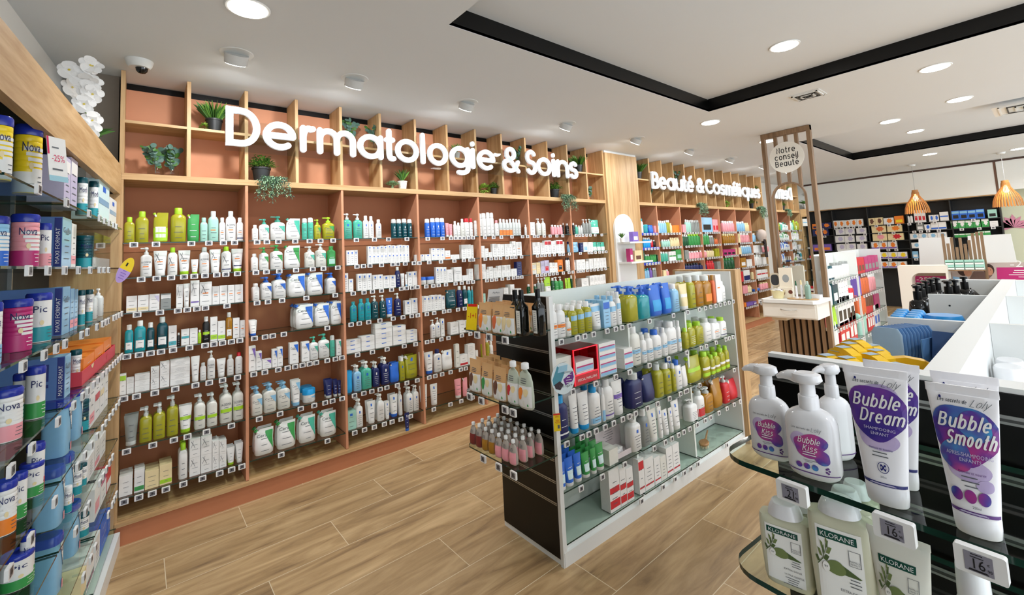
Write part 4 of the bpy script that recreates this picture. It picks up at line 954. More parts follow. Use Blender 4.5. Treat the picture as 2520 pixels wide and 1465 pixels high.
dr(4,1,E_,"x 718 800 515 w l s2;x 803 845 545 w l;x 848 890 590 w l;x 895 1035 490 w L r3;x 1040 1128 490 w L r2;x 1130 1175 460 w al;x 1178 1245 468 w rL","798 868 925 980 1058 1115 1163 1233")
dr(4,2,E_,"x 720 815 735 w L s2;x 817 850 800 w l;x 852 900 765 w l;x 903 955 780 w L;x 957 1000 755 w L;x 1005 1110 745 w L r2 s2;x 1115 1185 790 w L;x 1187 1245 705 n l s2","817 875 930 1002 1075 1137 1187 1235")
dr(4,3,E_,"x 758 810 1090 M l;x 1030 1085 1020 w L;x 1110 1160 980 w L;x 1165 1240 1030 w L r2","730 1000 1060 1150 1210",deep=2)
dr(4,4,D_,"x 1640 1700 120 w l;x 1710 1790 140 w l","1660 1750")
dr(4,5,D_,"b 1635 1680 250 yw l;b 1682 1725 245 yw l;b 1728 1765 280 ww l","1650 1720")
dr(5,0,E_,"b 1285 1310 260 ww l;t 1312 1345 285 pw l;x 1348 1405 230 w l;p 1435 1485 185 Ws l;p 1495 1540 185 Ws l;b 1605 1740 262 pw #pl r4;b 1742 1757 240 kw l","1305 1387 1430 1505 1575 1657 1728")
dr(5,1,E_,"x 1375 1465 472 w L r2;x 1470 1520 475 w L;x 1522 1600 450 w ^rL r2;x 1602 1660 455 w L;x 1662 1740 445 w ^rL r2;x 1742 1758 465 w l","1425 1475 1518 1570 1628 1692 1733")
dr(5,2,E_,"x 1350 1420 720 W ^Bl s2;x 1422 1470 715 B l s2;x 1475 1518 700 z l;x 1520 1575 690 z #rl;x 1578 1675 715 w rl r3;x 1678 1740 682 o #kl","1422 1475 1520 1570 1615 1660 1735")
dr(5,3,E_,"b 1322 1435 972 Gw l r3;p 1440 1482 905 ew l;p 1484 1525 905 ew l;o 1530 1610 890 lw |wl;b 1612 1648 900 Gw l;p 1650 1700 890 gw l;p 1702 1752 885 gw l","1350 1420 1500 1600 1700")
dr(6,0,E_,"b 1785 1820 245 kw l;b 1825 1858 242 kw l;b 1862 1890 240 kw l;b 1893 1925 262 ms l;b 1928 1955 270 sw l;b 1957 1982 270 sw l;p 1985 2020 195 es l;p 2022 2055 195 es l;p 2057 2085 190 es l;o 2087 2190 200 mm |wl","1890 1930 1970 2015 2060 2117 2197")
dr(6,1,E_,"o 1810 1945 470 cn l;x 1950 1982 480 n l;x 1985 2040 470 w #cL;x 2042 2102 470 w L;o 2106 2250 468 mm |wl r3","1808 1940 2043 2078 2122 2170 2212 2250")
dr(6,2,E_,"b 1780 1830 655 wk l r2;b 1865 1895 690 ww l;x 1903 2010 680 w L r2;x 2015 2050 700 w l;x 2055 2105 670 w L;x 2110 2180 665 w L r2;x 2182 2260 660 w L r2","1803 1850 1910 1945 1980 2023 2067 2110 2152 2197 2243")
dr(6,3,E_,"t 1775 1800 905 lw l;o 1802 1842 900 lw l;c 1848 1875 870 Gw l;c 1880 1910 870 Gw l;x 1965 2050 905 w L;x 2065 2120 875 w L s2;x 2120 2255 862 w L r4 s2","1800 1900 2000 2100 2200")
spawn(DF,DF.s_at(1002,.2,-.02),-.026,.1335,'t',.042,.15,.02,'nb','El','slim navy tube standing on the base ledge under the third Dermatologie bay','tube on the base ledge')
# ---------------- Beauté products ----------------
K_=(1560,500,8.1375); N_=(1780,520,5.2333)
def br(b,r,zoom,items,tags=None,**k):
    z=ZB[r]; a0,a1=BXs[b]+.04,BXs[b+1]-.04
    row(DF,z,zoom,items,RN[r],f"{BN[b]} Beauté bay",off=.03)
    n=int((a1-a0)/.075)
    if tags!='': 
        for i in range(n): TAGS.append((DF,a0+(a1-a0)*(i+.5)/n,z,RN[r],f"{BN[b]} Beauté bay",i,.042))
br(0,0,K_,"b 65 120 350 pw .;b 122 205 312 Wt . r2;j 225 320 430 tt .;o 325 415 440 bb .;x 420 450 455 p .")
br(1,0,K_,"x 465 508 455 w .;b 510 670 350 cw . r4;b 672 738 340 yw . r2;b 740 785 405 BB .;x 788 945 445 o .  r2")
br(2,0,K_,"x 985 1050 430 p .;b 1055 1160 330 Mw . r3;b 1163 1330 335 es . r5")
br(3,0,K_,"x 1365 1585 290 c #k;x 1590 1700 330 p #r r2")
br(4,0,N_,"b 5 155 125 pw . r5")
br(5,0,N_,"b 170 290 130 cw . r4;b 292 345 150 BB . r2")
br(0,1,K_,"b 95 160 690 KB .;b 205 345 690 Cw . r4;b 352 400 730 rw .;b 402 455 740 kw .")
br(1,1,K_,"o 485 555 730 oo .;b 575 740 730 Mw . r4;b 745 925 690 BB . r5")
br(2,1,K_,"b 985 1110 625 Gw . r3;b 1115 1335 610 gl . r4")
br(3,1,K_,"b 1345 1530 610 gM . r4;b 1535 1620 650 ew . r2;b 1630 1690 700 Oa . r2")
br(4,1,N_,"b 10 165 290 aB . r6")
br(5,1,N_,"x 200 225 290 B .;b 228 350 280 pw . r3")
br(6,1,N_,"b 355 430 285 cw . r2")
br(0,2,K_,"b 205 240 930 GG .;b 245 340 1030 gw . r2;b 345 460 1030 gg . r4")
br(1,2,K_,"b 485 550 990 GG .;b 555 700 970 mw . r3;x 715 850 970 w =g r2;x 855 1010 930 g #M r1")
br(2,2,K_,"x 1035 1110 940 e . r2;b 1115 1330 960 pw . r4")
br(3,2,K_,"b 1345 1475 945 pw . r3;b 1480 1620 920 BK . r3;x 1640 1720 910 y . r2")
br(4,2,N_,"x 5 160 490 P #k r3")
br(5,2,N_,"x 165 240 470 B .;b 245 375 440 cw . r5")
br(6,2,N_,"x 385 500 440 w . r2;b 510 595 440 pw . r4")
br(0,3,K_,"b 150 330 1310 ct . r4;b 340 390 1300 vv .;b 400 470 1300 es . r2")
br(1,3,K_,"x 600 660 1350 B .;b 670 720 1330 ps .")
br(2,3,K_,"b 1060 1330 1200 nk . r5")
br(3,3,K_,"b 1345 1480 1195 nk . r3;b 1490 1630 1150 rr . r3;x 1680 1750 1170 e .")
br(4,3,N_,"b 5 160 600 Gg . r4")
br(5,3,N_,"x 230 300 600 a #w;x 310 375 620 w . r2")
br(6,3,N_,"b 400 510 560 ww . r3;x 515 595 590 w . r2")
br(4,4,N_,"x 110 160 780 r .")
br(5,4,N_,"x 230 265 780 r . ;x 270 350 760 w |n")
br(6,4,N_,"b 390 430 760 BB .;x 440 605 750 w =r r3")
br(5,5,N_,"x 260 320 960 p . r2;b 325 375 960 BB . r2")
br(6,5,N_,"b 410 480 990 bw . r2;b 490 620 910 pB . r4")
br(5,6,N_,"x 275 300 1180 o .;x 305 385 1180 v .")
br(6,6,N_,"x 390 450 1160 v #w;x 455 550 1140 w #k")
# wig display in the last Beauté bay
def wig():
    x=cub(1868,580,.02); root=empty('wig_display',(x,-.02,1.36+.22)); q=MB(); HR=plastic('2c1b16',.5,.3,scale=80)
    q.loft([(.0,0,.05,.05),(.06,0,.085,.09),(.14,0,.1,.1),(.2,0,.08,.08),(.235,0,.03,.03)],plastic('c9b9ae',.7,.1),20); q.obj('turban',root)
    q=MB(); q.loft([(.02,.05,.04,.06),(.12,.075,.045,.08),(.2,.06,.03,.05)],plastic('efe6d8',.7),16); q.obj('head_band',root)
    q=MB(); R_=random.Random(4)
    for i in range(40):
        a=R_.uniform(-.3,2.2); p=[Vector((.07*math.cos(a)+.02*t*2+.02*math.sin(t*5+i),-.05*math.sin(a)-.01,.1-.42*t)) for t in [k/8 for k in range(9)]]; q.tube(p,.011,HR,5,r2=.004)
    q.obj('hair',root); tag(root,'brown long haired wig with turban in the last Beauté bay beside the mirror stand','wig')
wig()
# ---------------- gondola front products ----------------
F_=(1340,660,4.846); H_=(1340,920,4.579)
def gr(k,r,zoom,items,tags=None,**kw): row(G1,ZG[r],zoom,items,GN[r],f"{GB[k]} of the white gondola",tags=tags,off=.012,maxd=.22,tagw=.036,**kw)
gr(0,0,F_,"b 100 172 440 ww =oL;b 174 275 435 ww =oL;b 277 332 595 Ww =ol;b 335 415 450 yw ^cL;b 418 500 430 yw ^cL;b 502 590 400 yw ^cL;t 598 713 430 ws ^cL;x 715 795 385 c ^bL;b 797 880 335 wc ^cL;b 882 935 285 ww ^cL","187 382 467 572 735 837 912",deep=3)
gr(1,0,F_,"p 1000 1148 215 yb .;p 1150 1290 225 tb .;o 1292 1440 205 bb #C;o 1442 1545 180 bb #C;b 1547 1635 190 cw L","998 1240 1525",deep=2)
gr(2,0,F_,"t 1655 1750 190 Bw =w;b 1752 1830 100 ys l;b 1832 1925 85 as l;b 1927 2025 90 as #o;b 2027 2060 85 Oa .;x 2062 2125 80 w r;b 2127 2175 160 ww l","1695 1835 1905 1968 2030 2085 2140 2190 2240",deep=2)
gr(0,1,F_,"x 130 360 1065 W -b s2;x 660 870 880 w =P|c s4;x 880 925 950 w |c s3","325 600 838",maxd_=0) if False else None
row(G1,ZG[1],F_,"x 130 340 1065 W -bl s2;x 668 868 885 w =P|c s4",GN[1],"near bay of the white gondola",tags="325 600 838",off=.012,maxd=.22,tagw=.036)
gr(1,1,F_,"x 960 1062 955 w =P|c s2;b 1064 1180 700 Ww =cL;b 1182 1240 800 ww =cL;b 1244 1320 780 ww =cL;b 1325 1425 740 wb =cL;b 1428 1488 715 ww =cL;b 1490 1612 640 ww =cL;b 1614 1650 630 ww =cl","1003 1240 1470",deep=2)
gr(2,1,F_,"b 1690 1740 720 yl l;b 1742 1830 660 yl #yL;b 1832 1925 640 yl L;b 1927 2015 600 ws l;b 2017 2118 610 ws rl;b 2120 2195 590 wl r-nl","1685 1855 1918 2035 2150 2190 2235",deep=2)
gr(0,2,H_,"b 165 300 255 nC -wl;t 325 418 245 wC -wL;t 425 545 215 wC =wL;b 548 665 140 wC _cL;b 667 700 165 ww |c;b 702 808 70 ww -vL;t 810 925 85 ww =vL","240 412 487 570 672 768 870 943",deep=2)
gr(1,2,H_,"b 980 1137 0 ns l;o 1140 1278 20 nn .;b 1280 1372 -100 ys l;b 1374 1460 -110 yw el;b 1462 1500 -110 yw el;b 1502 1572 -150 wb el;o 1574 1630 -80 ww .","1015 1148 1262 1398 1520 1597",deep=2)
gr(2,2,F_,"o 1740 1912 1060 yl =l;b 1915 2003 1005 yl =w_l;b 2005 2055 1040 yl =w_l;b 2057 2118 1010 yl =w_l;b 2120 2178 960 yl =w_l;b 2180 2225 930 yl =w_l","1668 1840 2250",deep=2)
gr(0,3,H_,"t 200 262 1010 bw #ql;t 265 365 960 bw #ql;t 367 450 910 bw #ql;t 455 545 900 gw #ql;t 548 612 850 gw #ql;t 614 705 800 gw #ql;x 735 835 850 W .","400 640 893",deep=4)
gr(1,3,H_,"p 1005 1120 460 ww eL;b 1122 1210 410 ew eL;t 1212 1310 410 Ww eL;t 1312 1358 380 ww el;t 1365 1430 415 ww eL;t 1432 1475 390 ww el;t 1478 1560 310 wW el","1225 1350 1425 1500 1558 1625",deep=1)
gr(2,3,H_,"p 1655 1750 290 ww L;b 1752 1830 200 ws |rL;p 1832 1930 160 as l;o 1932 2040 70 aw .;p 2045 2110 30 rs l;o 2112 2205 70 rw .","1710 1800 1860 1955 2045 2127 2195",deep=2)
gr(0,4,H_,"x 748 865 1075 w _r=rL;x 867 938 1060 w _r=rL;x 940 1015 1060 w _r=rL","1083")
gr(1,4,H_,"x 1078 1140 960 w ^r-rl;x 1142 1245 950 w -rL;x 1250 1320 940 w -rL;x 1322 1385 930 W L;x 1390 1460 830 w -rL;x 1462 1535 790 w -rL","1325 1460 1565 1638",deep=2)
row(G1,ZG[4],H_,"",GN[4],"far bay of the white gondola",tags="1718 2045",off=.012,tagw=.036)
# red special display box with cartons, on the second shelf near bay
a0=G1.s_at(1340+365/4.846,ZG[1],.0); a1=G1.s_at(1340+655/4.846,ZG[1],.0)
RED=glassmat('e0304a','red_acrylic'); REDS=plastic('c8102e',.15)
h=G1.z_at(660+985/4.846,a0,.0)-ZG[1]; w=a1-a0; root=empty('acrylic_display_box',G1.w(a0,.0,ZG[1]+.001),g); q=MB()
q.box(0,w,.0,.14,0,.004,REDS); q.box(0,w,.0,.14,h-.004,h,RED); q.box(0,.004,0,.14,.004,h-.004,RED); q.box(w-.004,w,0,.14,.004,h-.004,RED); q.box(.0,w,.138,.142,.004,h-.004,RED); q.box(.004,w-.004,0,.003,.004,h*.27,REDS)
for x in (0,w-.006): q.box(x,x+.006,-.001,.005,0,h,emit('ff3048',.35,'red_edge'))
for z in (h*.27,h-.005): q.box(0,w,-.001,.005,z,z+.005,emit('ff3048',.35,'red_edge'))
q.obj('box',root); q=MB(); put_text(q,'SPECIAL PAPILLONS',cm('w'),lambda u,v:(u*w,-.0015,v*h),.12,.9,.1,.17); q.obj('lettering',root)
tag(root,'red acrylic display box on the second shelf of the white gondola','display box')
for k in range(2): spawn(G1,(a0+a1)/2,.012,ZG[1]+.006+k*h*.3,'x',w*.72,h*.29,.11,'w','=P|c',f"white and blue carton inside the red display box, {['lower','upper'][k]} one",'cartons in the red display box')
# display tray in fourth shelf
b0=G1.s_at(1340+735/4.579,ZG[3],.03); b1=G1.s_at(1340+1045/4.579,ZG[3],.03); b1=min(b1,.70); w=b1-b0; root=empty('counter_display',G1.w(b0+.02,.03,ZG[3]+.001),g); q=MB(); LV=plastic('d9ced0',.5,.03)
q.box(0,w-.02,0,.12,0,.006,LV); q.box(0,w-.02,0,.003,.006,.03,LV); q.box(0,w-.02,.117,.12,.006,.13,LV); q.box(0,.003,0,.12,.006,.04,LV); q.box(w-.023,w-.02,0,.12,.006,.04,LV); q.obj('tray',root)
q=MB(); lines(q,lambda u,v,e=0:((w-.02)/2+u*w*.4,.1165,v*.13),INK,.6,.45,.9,5,3,.01); q.obj('print',root); tag(root,'pale pink card counter display with raised back on the fourth gondola shelf','counter display')
for k in range(4): spawn(G1,b0+.045+k*.032,.045+.01*(k%2),ZG[3]+.0078,'x',.03,.038,.05,'w','l',f"small white carton inside the pale pink card display, {ordn(k)} from left",'cartons in the card display')
# bath brush
p=G1.w(G1.s_at(1340+1800/4.579,ZG[4],.07),.07,ZG[4]+.002); root=empty('bath_brush',p,.3); q=MB(); BW=wood('b58a58','8a6238','x'); q.loft([(.02,0,.052,.034),(.03,0,.055,.036),(.036,0,.05,.032)],BW,20); q.obj('head',root)
q=MB(); R_=random.Random(2)
for i in range(160): a=R_.random()*6.28; r=R_.random()**.5; q.tube([(.045*r*math.cos(a),.028*r*math.sin(a),.021),(.052*r*math.cos(a),.033*r*math.sin(a),.001)],.0011,plastic('e9dcc0',.8),3)
q.obj('bristles',root); q=MB(); q.tube([(.05,0,.03),(.08,0,.03),(.16,.01,.026),(.26,.02,.02)],.008,BW,10,r2=.006); q.obj('handle',root); tag(root,'wooden bath brush lying on the bottom shelf in the far bay of the white gondola','brush')
# round promo sign and yellow promo flag on the near corner of the gondola
c=onx(1386,932,1.745); root=empty('promo_sign',c); ez=Vector((0,0,1)); vd=(CAM-c); vd.z=0; vd=(vd.normalized()*.5+Vector((-.1,-1,0))*.9).normalized(); eu=ez.cross(vd).normalized()
def sg(u,v,e=0): return eu*u+ez*v+vd*e
q=MB(); n=28; pts=[(.066*math.cos(6.283*k/n),.078*math.sin(6.283*k/n)) for k in range(n)]
q.add([sg(*p_,0) for p_ in pts]+[sg(*p_,-.0015) for p_ in pts],[tuple(range(n)),tuple(range(n,2*n))[::-1]]+[(i,(i+1)%n,n+(i+1)%n,n+i) for i in range(n)],plastic('dbe9ee',.4)); q.obj('disc',root)
q=MB(); q.poly([sg(-.06,.0,.0006),sg(-.03,.065,.0006),sg(.01,.03,.0006),sg(-.02,-.03,.0006),sg(-.055,-.03,.0006)],plastic('4f93a6',.5)); q.poly([sg(.0,-.005,.0008),sg(.055,.03,.0008),sg(.06,.0,.0008),sg(.05,-.02,.0008),sg(.01,-.035,.0008)],plastic('6a2c86',.5)); q.poly([sg(-.03,.03,.0008),sg(-.02,.062,.0008),sg(.028,.066,.0008),sg(.024,.035,.0008)],plastic('9cc7dc',.5))
q.poly([sg(-.052,-.025,.0009),sg(-.02,-.01,.0009),sg(.0,-.03,.0009),sg(-.02,-.055,.0009),sg(-.045,-.045,.0009)],plastic('3a2f38',.6))
put_text(q,'Un lipi+',INK,lambda u,v:sg(u*.066,v*.078,.0012),-.35,.75,-.62,-.38); put_text(q,'RV CONCOURS',INK,lambda u,v:sg(u*.066,v*.078,.0012),-.1,.8,.3,.42); lines(q,lambda u,v,e=0:sg(.03+u*.02,v*.078,.0012),cm('w'),.9,-.3,.2,4,2,.02); q.obj('print',root)
tag(root,'round pale blue promo sign clipped to the corner post of the white gondola','sign')
def flag(c,w,h,body,txts,label,nm='promo_flag',nrm=None,tilt=0,parts_=None):
    c=Vector(c); nv=nrm or (CAM-c); nv=Vector((nv.x,nv.y,0)).normalized(); e=ez.cross(nv).normalized(); zz=(ez+e*tilt).normalized(); root=empty(nm,c)
    F=lambda u,v,k=0:e*u*w/2+zz*v*h/2+nv*k
    q=MB(); a=[F(-1,-1),F(1,-1),F(1,1),F(-1,1)]; b=[F(-1,-1,-.0015),F(1,-1,-.0015),F(1,1,-.0015),F(-1,1,-.0015)]
    q.add(a+b,[(0,1,2,3),(7,6,5,4),(0,4,5,1),(1,5,6,2),(2,6,7,3),(3,7,4,0)],body); q.obj('card',root); q=MB()
    for t in txts:
        if t[0]=='T': put_text(q,t[1],t[2],lambda u,v:F(u,v,.001),*t[3:7])
        else: q.poly([F(t[2],t[4],.0006),F(t[3],t[4],.0006),F(t[3],t[5],.0006),F(t[2],t[5],.0006)],t[1])
    q.obj('print',root); tag(root,label,'sign'); return root
YE=plastic('f2d215',.4); RD=plastic('d6281e',.4)
flag(onx(1371,1040,1.742),.036,.088,YE,[('T','LAINO',RD,-.5,.6,.55,.75),('T','-25%',RD,-.6,.75,-.1,.3),('R',RD,-1,1,.82,1),('R',INK,.1,.7,-.7,-.3)],'small yellow and red minus 25 percent flag on the gondola corner',nrm=Vector((-.6,-1,0)))
# ---------------- gondola end products ----------------
NAMES['g']=('snack_pouch','snack pouch')
_os=shape
def shape(kind,w,h,d):
    a=w/2;b=d/2
    if kind=='g': return [(0,0,a*.8,b*.6),(h*.04,0,a*.98,b*.9),(h*.3,0,a,b),(h*.6,0,a*.97,b*.7),(h*.76,0,a*.8,b*.35),(h*.82,0,a*.4,b*.25),(h*.86,0,a*.18,a*.18),(h*.9,0,a*.18,a*.18)],2.3,h*.9
    if kind=='k': return [(0,0,a*.9,b*.8),(h*.04,0,a,b),(h*.5,0,a*.98,b*.9),(h*.8,0,a*.97,b*.35),(h*.93,0,a*.99,b*.08),(h,0,a,b*.06)],2.4,h
    return _os(kind,w,h,d)
NAMES['k']=('snack_packet','snack packet')
def snack(fr,a,d,z,kind,w,h,dep,c1,c2,bcol,label,group,capc='w'):
    key=('s',kind,round(w*300),round(h*300),c1,c2,bcol)
    if key not in _pm:
        secs,n,top=shape(kind,w,h,dep); mb=MB(); xf=lambda p:Vector((p.x,p.y+dep/2,p.z)); mb.loft(secs,cm(c1,.5),16,n,xf=xf)
        def fn(u,v,e=0):
            z_=v*top
            for (za,ca,wa,da),(zb,cb_,wb,db) in zip(secs,secs[1:]):
                if z_<=zb: break
            t=max(0,min(1,(z_-za)/(zb-za))); hw=wa+(wb-wa)*t; hd=da+(db-da)*t; uu=max(-.985,min(.985,u)); return (uu*hw,dep/2-hd*(1-abs(uu)**n)**(1/n)-.0006-e*.0004,z_)
        for j in range(5): patch(mb,fn,cm(c2,.5),-.98,.98,.02+.11*j,.02+.11*(j+1),22,1)
        if bcol:
            for (bu,bv,br,bc) in ((-.4,.38,.5,bcol),(.4,.42,.36,'B'),(.1,.16,.2,'W'),(.62,.12,.1,'g')):
                blob(mb,fn,cm(bc,.5),bu,bv,br*.8,br*.5*w/h*1.3,3,n=14,wob=.25,seed=int(bu*9)+5)
        lines(mb,lambda u,v,e=0:fn(u,v,4),INK,.5,.64,.74,3,5,.008)
        parts=[]
        if kind=='g': 
            c=MB(); r=w*.2; c.loft([(h*.87,0,r,r),(h*.985,0,r,r),(h,0,r*.8,r*.8)],cm(capc),14,2,xf=xf); parts.append(('cap',c.mesh('cap')))
        _pm[key]=(mb.mesh(NAMES[kind][0]),parts)
    root,parts=_pm[key]; o=place(root,NAMES[kind][0],loc=fr.w(a,d,z),rz=fr.rz)
    for n_,me in parts: place(me,n_,o)
    tag(o,label,NAMES[kind][1],group); return o
Z4=(1130,680,4.578)
def es(i,x0,x1,yt,z,off=.012):
    a0=E1.s_at(1130+x0/4.578,z,off); a1=E1.s_at(1130+x1/4.578,z,off); h=E1.z_at(680+yt/4.578,(a0+a1)/2,off)-z; return (a0+a1)/2,(a1-a0)*.95,h
for i,(x0,x1,yt,bl,ds) in enumerate([(195,345,305,'o','orange fruit picture'),(355,490,315,'O','carrot coloured picture'),(495,570,330,'B','pale picture')]):
    a,w,h=es(1,x0,x1,yt,1.19)
    for r in range(4): snack(E1,a,.012+r*.045,1.191,'k',max(w,.105),h*(1-.01*r),.042,'D','w',bl,f"kraft snack packet with {ds}, {['front','second','third','fourth'][r]} row of the upper end shelf",'snack packets on the upper end shelf')
a,w,h=es(1,118,205,310,1.19); flag(E1.w(a,.004,1.19+h/2),w,h,YE,[('R',RD,-.8,.9,.8,1),('T','-1+1',RD,-.7,.8,-.1,.3)],'yellow and red promo card at the left of the upper end shelf','promo_card',nrm=Vector((-1,-.35,0)),tilt=.12)
for i,(x0,x1) in enumerate(((535,612),(598,690),(700,790))):
    a,w,h=es(1,x0,x1,165,1.19); w=.055; root=empty('oil_bottle',E1.w(a,.03+(.05 if i==2 else 0),1.191),E1.rz); q=MB(); GL=plastic('0c0d0b',.08)
    q.loft([(0,0,.024,.024),(.004,0,.0265,.0265),(h*.62,0,.0265,.0265),(h*.72,0,.012,.012),(h*.8,0,.0105,.0105)],GL,20,5.0,xf=lambda p:Vector((p.x,p.y+.027,p.z))); q.obj('body',root)
    q=MB(); q.loft([(h*.8,0,.013,.013),(h*.985,0,.013,.013),(h,0,.011,.011)],BLACK,16,xf=lambda p:Vector((p.x,p.y+.027,p.z))); q.obj('cap',root)
    q=MB(); q.box(-.014,.014,-.0006,-.0001,h*.06,h*.55,cm('W')); 
    put_text(q,'BIO',cm('k'),lambda u,v:(u*.012,-.0009,v*h),-.8,.8,.1,.18); lines(q,lambda u,v,e=0:(u*.012,-.0009,v*h),INK,.7,.2,.5,8,i,.004); q.obj('label',root)
    tag(root,f"black glass oil bottle on the upper end shelf, {['left front','right front','right rear'][i]} one",'oil bottle','black oil bottles on the upper end shelf')
for i,(x0,x1,yt,bl,ds,c2) in enumerate([(95,228,945,'K','mushroom picture','w'),(232,358,990,'g','green herb picture','W'),(362,512,1035,'K','nut picture','w')]):
    a,w,h=es(2,x0,x1,yt,.85)
    for r in range(4): snack(E1,a,.012+r*.045,.851,'k',max(w,.08),h,.042,'D',c2,bl,f"kraft snack packet with {ds}, {['front','second','third','fourth'][r]} row of the middle end shelf",'snack packets on the middle end shelf')
for i,(x0,x1,yt,bl,ds) in enumerate([(520,650,968,'r','red strawberry picture'),(645,802,990,'o','banana and mango picture')]):
    a,w,h=es(2,x0,x1,yt,.85); snack(E1,a,.012,.851,'g',w,h,.05,'N','w',bl,f"pale green capped fruit pouch with {ds} on the middle end shelf",'fruit pouches on the middle end shelf')
for c in range(7):
    for r in range(4):
        a=1.535+c*.058; f_='rraaOOO'[c]
        snack(E1,a+(r%2)*.01,.015+r*.055,.5555,'g',.05,.118+.004*((c+r)%2),.04,'H',{'r':'R','a':'a','O':'p'}[f_],None,f"small capped fruit pouch with {CN[f_]} fruit, {ordn(c)} from left, {['front','second','third','back'][r]} row, lower end shelf",'small fruit pouches on the lower end shelf')
for z,ts,nm in ((1.19,'215 350 530','upper end shelf'),(.85,'130 262 530 620','middle end shelf'),(.555,'206 333 455','lower end shelf')):
    zo=Z4 if z>.6 else (1130,980,3.33)
    tl=sorted(E1.s_at(zo[0]+float(t)/zo[2],z-.02,-.01) for t in ts.split())
    for i,a in enumerate(tl): TAGS.append((E1,a,z,nm,'white gondola',i,.046))
# framed promo card behind
flag(onx(1218,738,1.62),.085,.12,plastic('d9d9d6',.5),[('T','AyAm',INK,-.4,.5,.55,.75),('R',plastic('8c8c8c',.6),-.8,.6,-.6,.3),('R',BLACK,-.55,-.35,-.9,-.1),('R',cm('W'),-.8,.7,.1,.2)],'grey and white leaflet leaning behind the snack packets on the gondola end','leaflet',nrm=Vector((-.8,-1,0)),tilt=.15)
# ---------------- baby milk unit products ----------------
TX.update({'N':'Nova','P':'Pic','G':'Gallia','m':'Modi'})
def milk_can(px0,px1,yt,r,lidc,c1,c2,txt,label,ribs=True,zoom=(0,0,1),band=None,off=.02):
    ox,oy,s=zoom; px0=ox+px0/s; px1=ox+px1/s; yt=oy+yt/s; z=ZLf[r]; rad=.05
    for _ in range(6):
        a=LF.s_at((px0+px1)/2,z+.08,off+rad); c=LF.w(a,off+rad,z+.08); d=(c-CAM).length
        A=ray(px0,(yt+60)).normalized(); B=ray(px1,(yt+60)).normalized(); rad=d*math.sin(A.angle(B)/2)
    rad=min(rad,.085); h=LF.z_at(yt,a,off+rad*.3)-z; h=max(.08,min(h,.24))
    root=empty('milk_tin',LF.w(a,off+rad,z+.001),LRZ); q=MB(); m1=cm(c1,.3); hb=h*.86; n=9
    secs=[(0,0,rad*.97,rad*.97)]
    for k in range(n):
        za=hb*(.02+.96*k/n); zb=hb*(.02+.96*(k+1)/n); secs+= [(za+.1*(zb-za),0,rad*.985,rad*.985),((za+zb)/2,0,rad*(.985 if not ribs or k in(0,n-1,n-2) else .965),)*1+(0,)*0] if False else [(za+.08*(zb-za),0,rad*.985,rad*.985),((za+zb)/2,0,rad*.985,rad*.985),(zb-.08*(zb-za),0,rad*.985,rad*.985),(zb,0,rad*(.955 if ribs else .985),rad*(.955 if ribs else .985))]
    q.loft(secs,m1,32,2)
    face=math.atan2((CAM-root.location).y,(CAM-root.location).x)-LRZ; face=(face+PI/2+.5)
    face=max(-.2,min(1.1,.5+0*face)) if False else -.35
    def fn(u,v,e=0): 
        t=u*1.25-face*0+FA; return (math.sin(t)*(rad*.99+.0006+e*.0004),-math.cos(t)*(rad*.99+.0006+e*.0004),v*hb)
    d=(CAM-root.location); loc=Matrix.Rotation(-LRZ,3,'Z')@d; FA=math.atan2(loc.x,-loc.y)*.72
    def band_(v0,v1,m,u0=-1.9,u1=1.5):
        N_=30; q.add([fn(u0+(u1-u0)*i/N_,v) for v in(v0,v1) for i in range(N_+1)],[(i,i+1,N_+2+i,N_+1+i) for i in range(N_)],m)
    if c2: band_(.02,.36,cm(c2,.35)); 
    if band: 
        for j in range(5): band_(.36+.09*j,.42+.09*j,cm(band,.35),-.05-.12*j,1.3)
    put_text(q,txt,cm('n'),lambda u,v:fn(u,v,3),-.62,.42 if len(txt)>3 else .2,.70,.86)
    q.add([fn(-.1+.13*math.cos(6.283*k/14),.46+.06*math.sin(6.283*k/14),2) for k in range(14)],[tuple(range(14))],cm('B' if c2!='B' else 'w'))
    lines(q,lambda u,v,e=0:fn(.45+u*.35,v,3),cm('w') if c2 in('P','g','b','T') else INK,.8,.12,.28,3,int(px0),.008)
    q.obj('body',root); q=MB(); q.loft([(hb*.985,0,rad*1.0,rad*1.0),(hb+.004,0,rad*1.03,rad*1.03),(h*.965,0,rad*1.03,rad*1.03),(h,0,rad*.92,rad*.92)],(plastic('22359f',.2) if lidc=='n' else cm(lidc,.25)),32,2); q.obj('lid',root)
    tag(root,label,'milk tin',f"milk tins on the {LN[r]} of the baby milk unit"); return root
L1=(0,540,3.184); L2=(0,980,3.02); L0=(0,250,4.726)
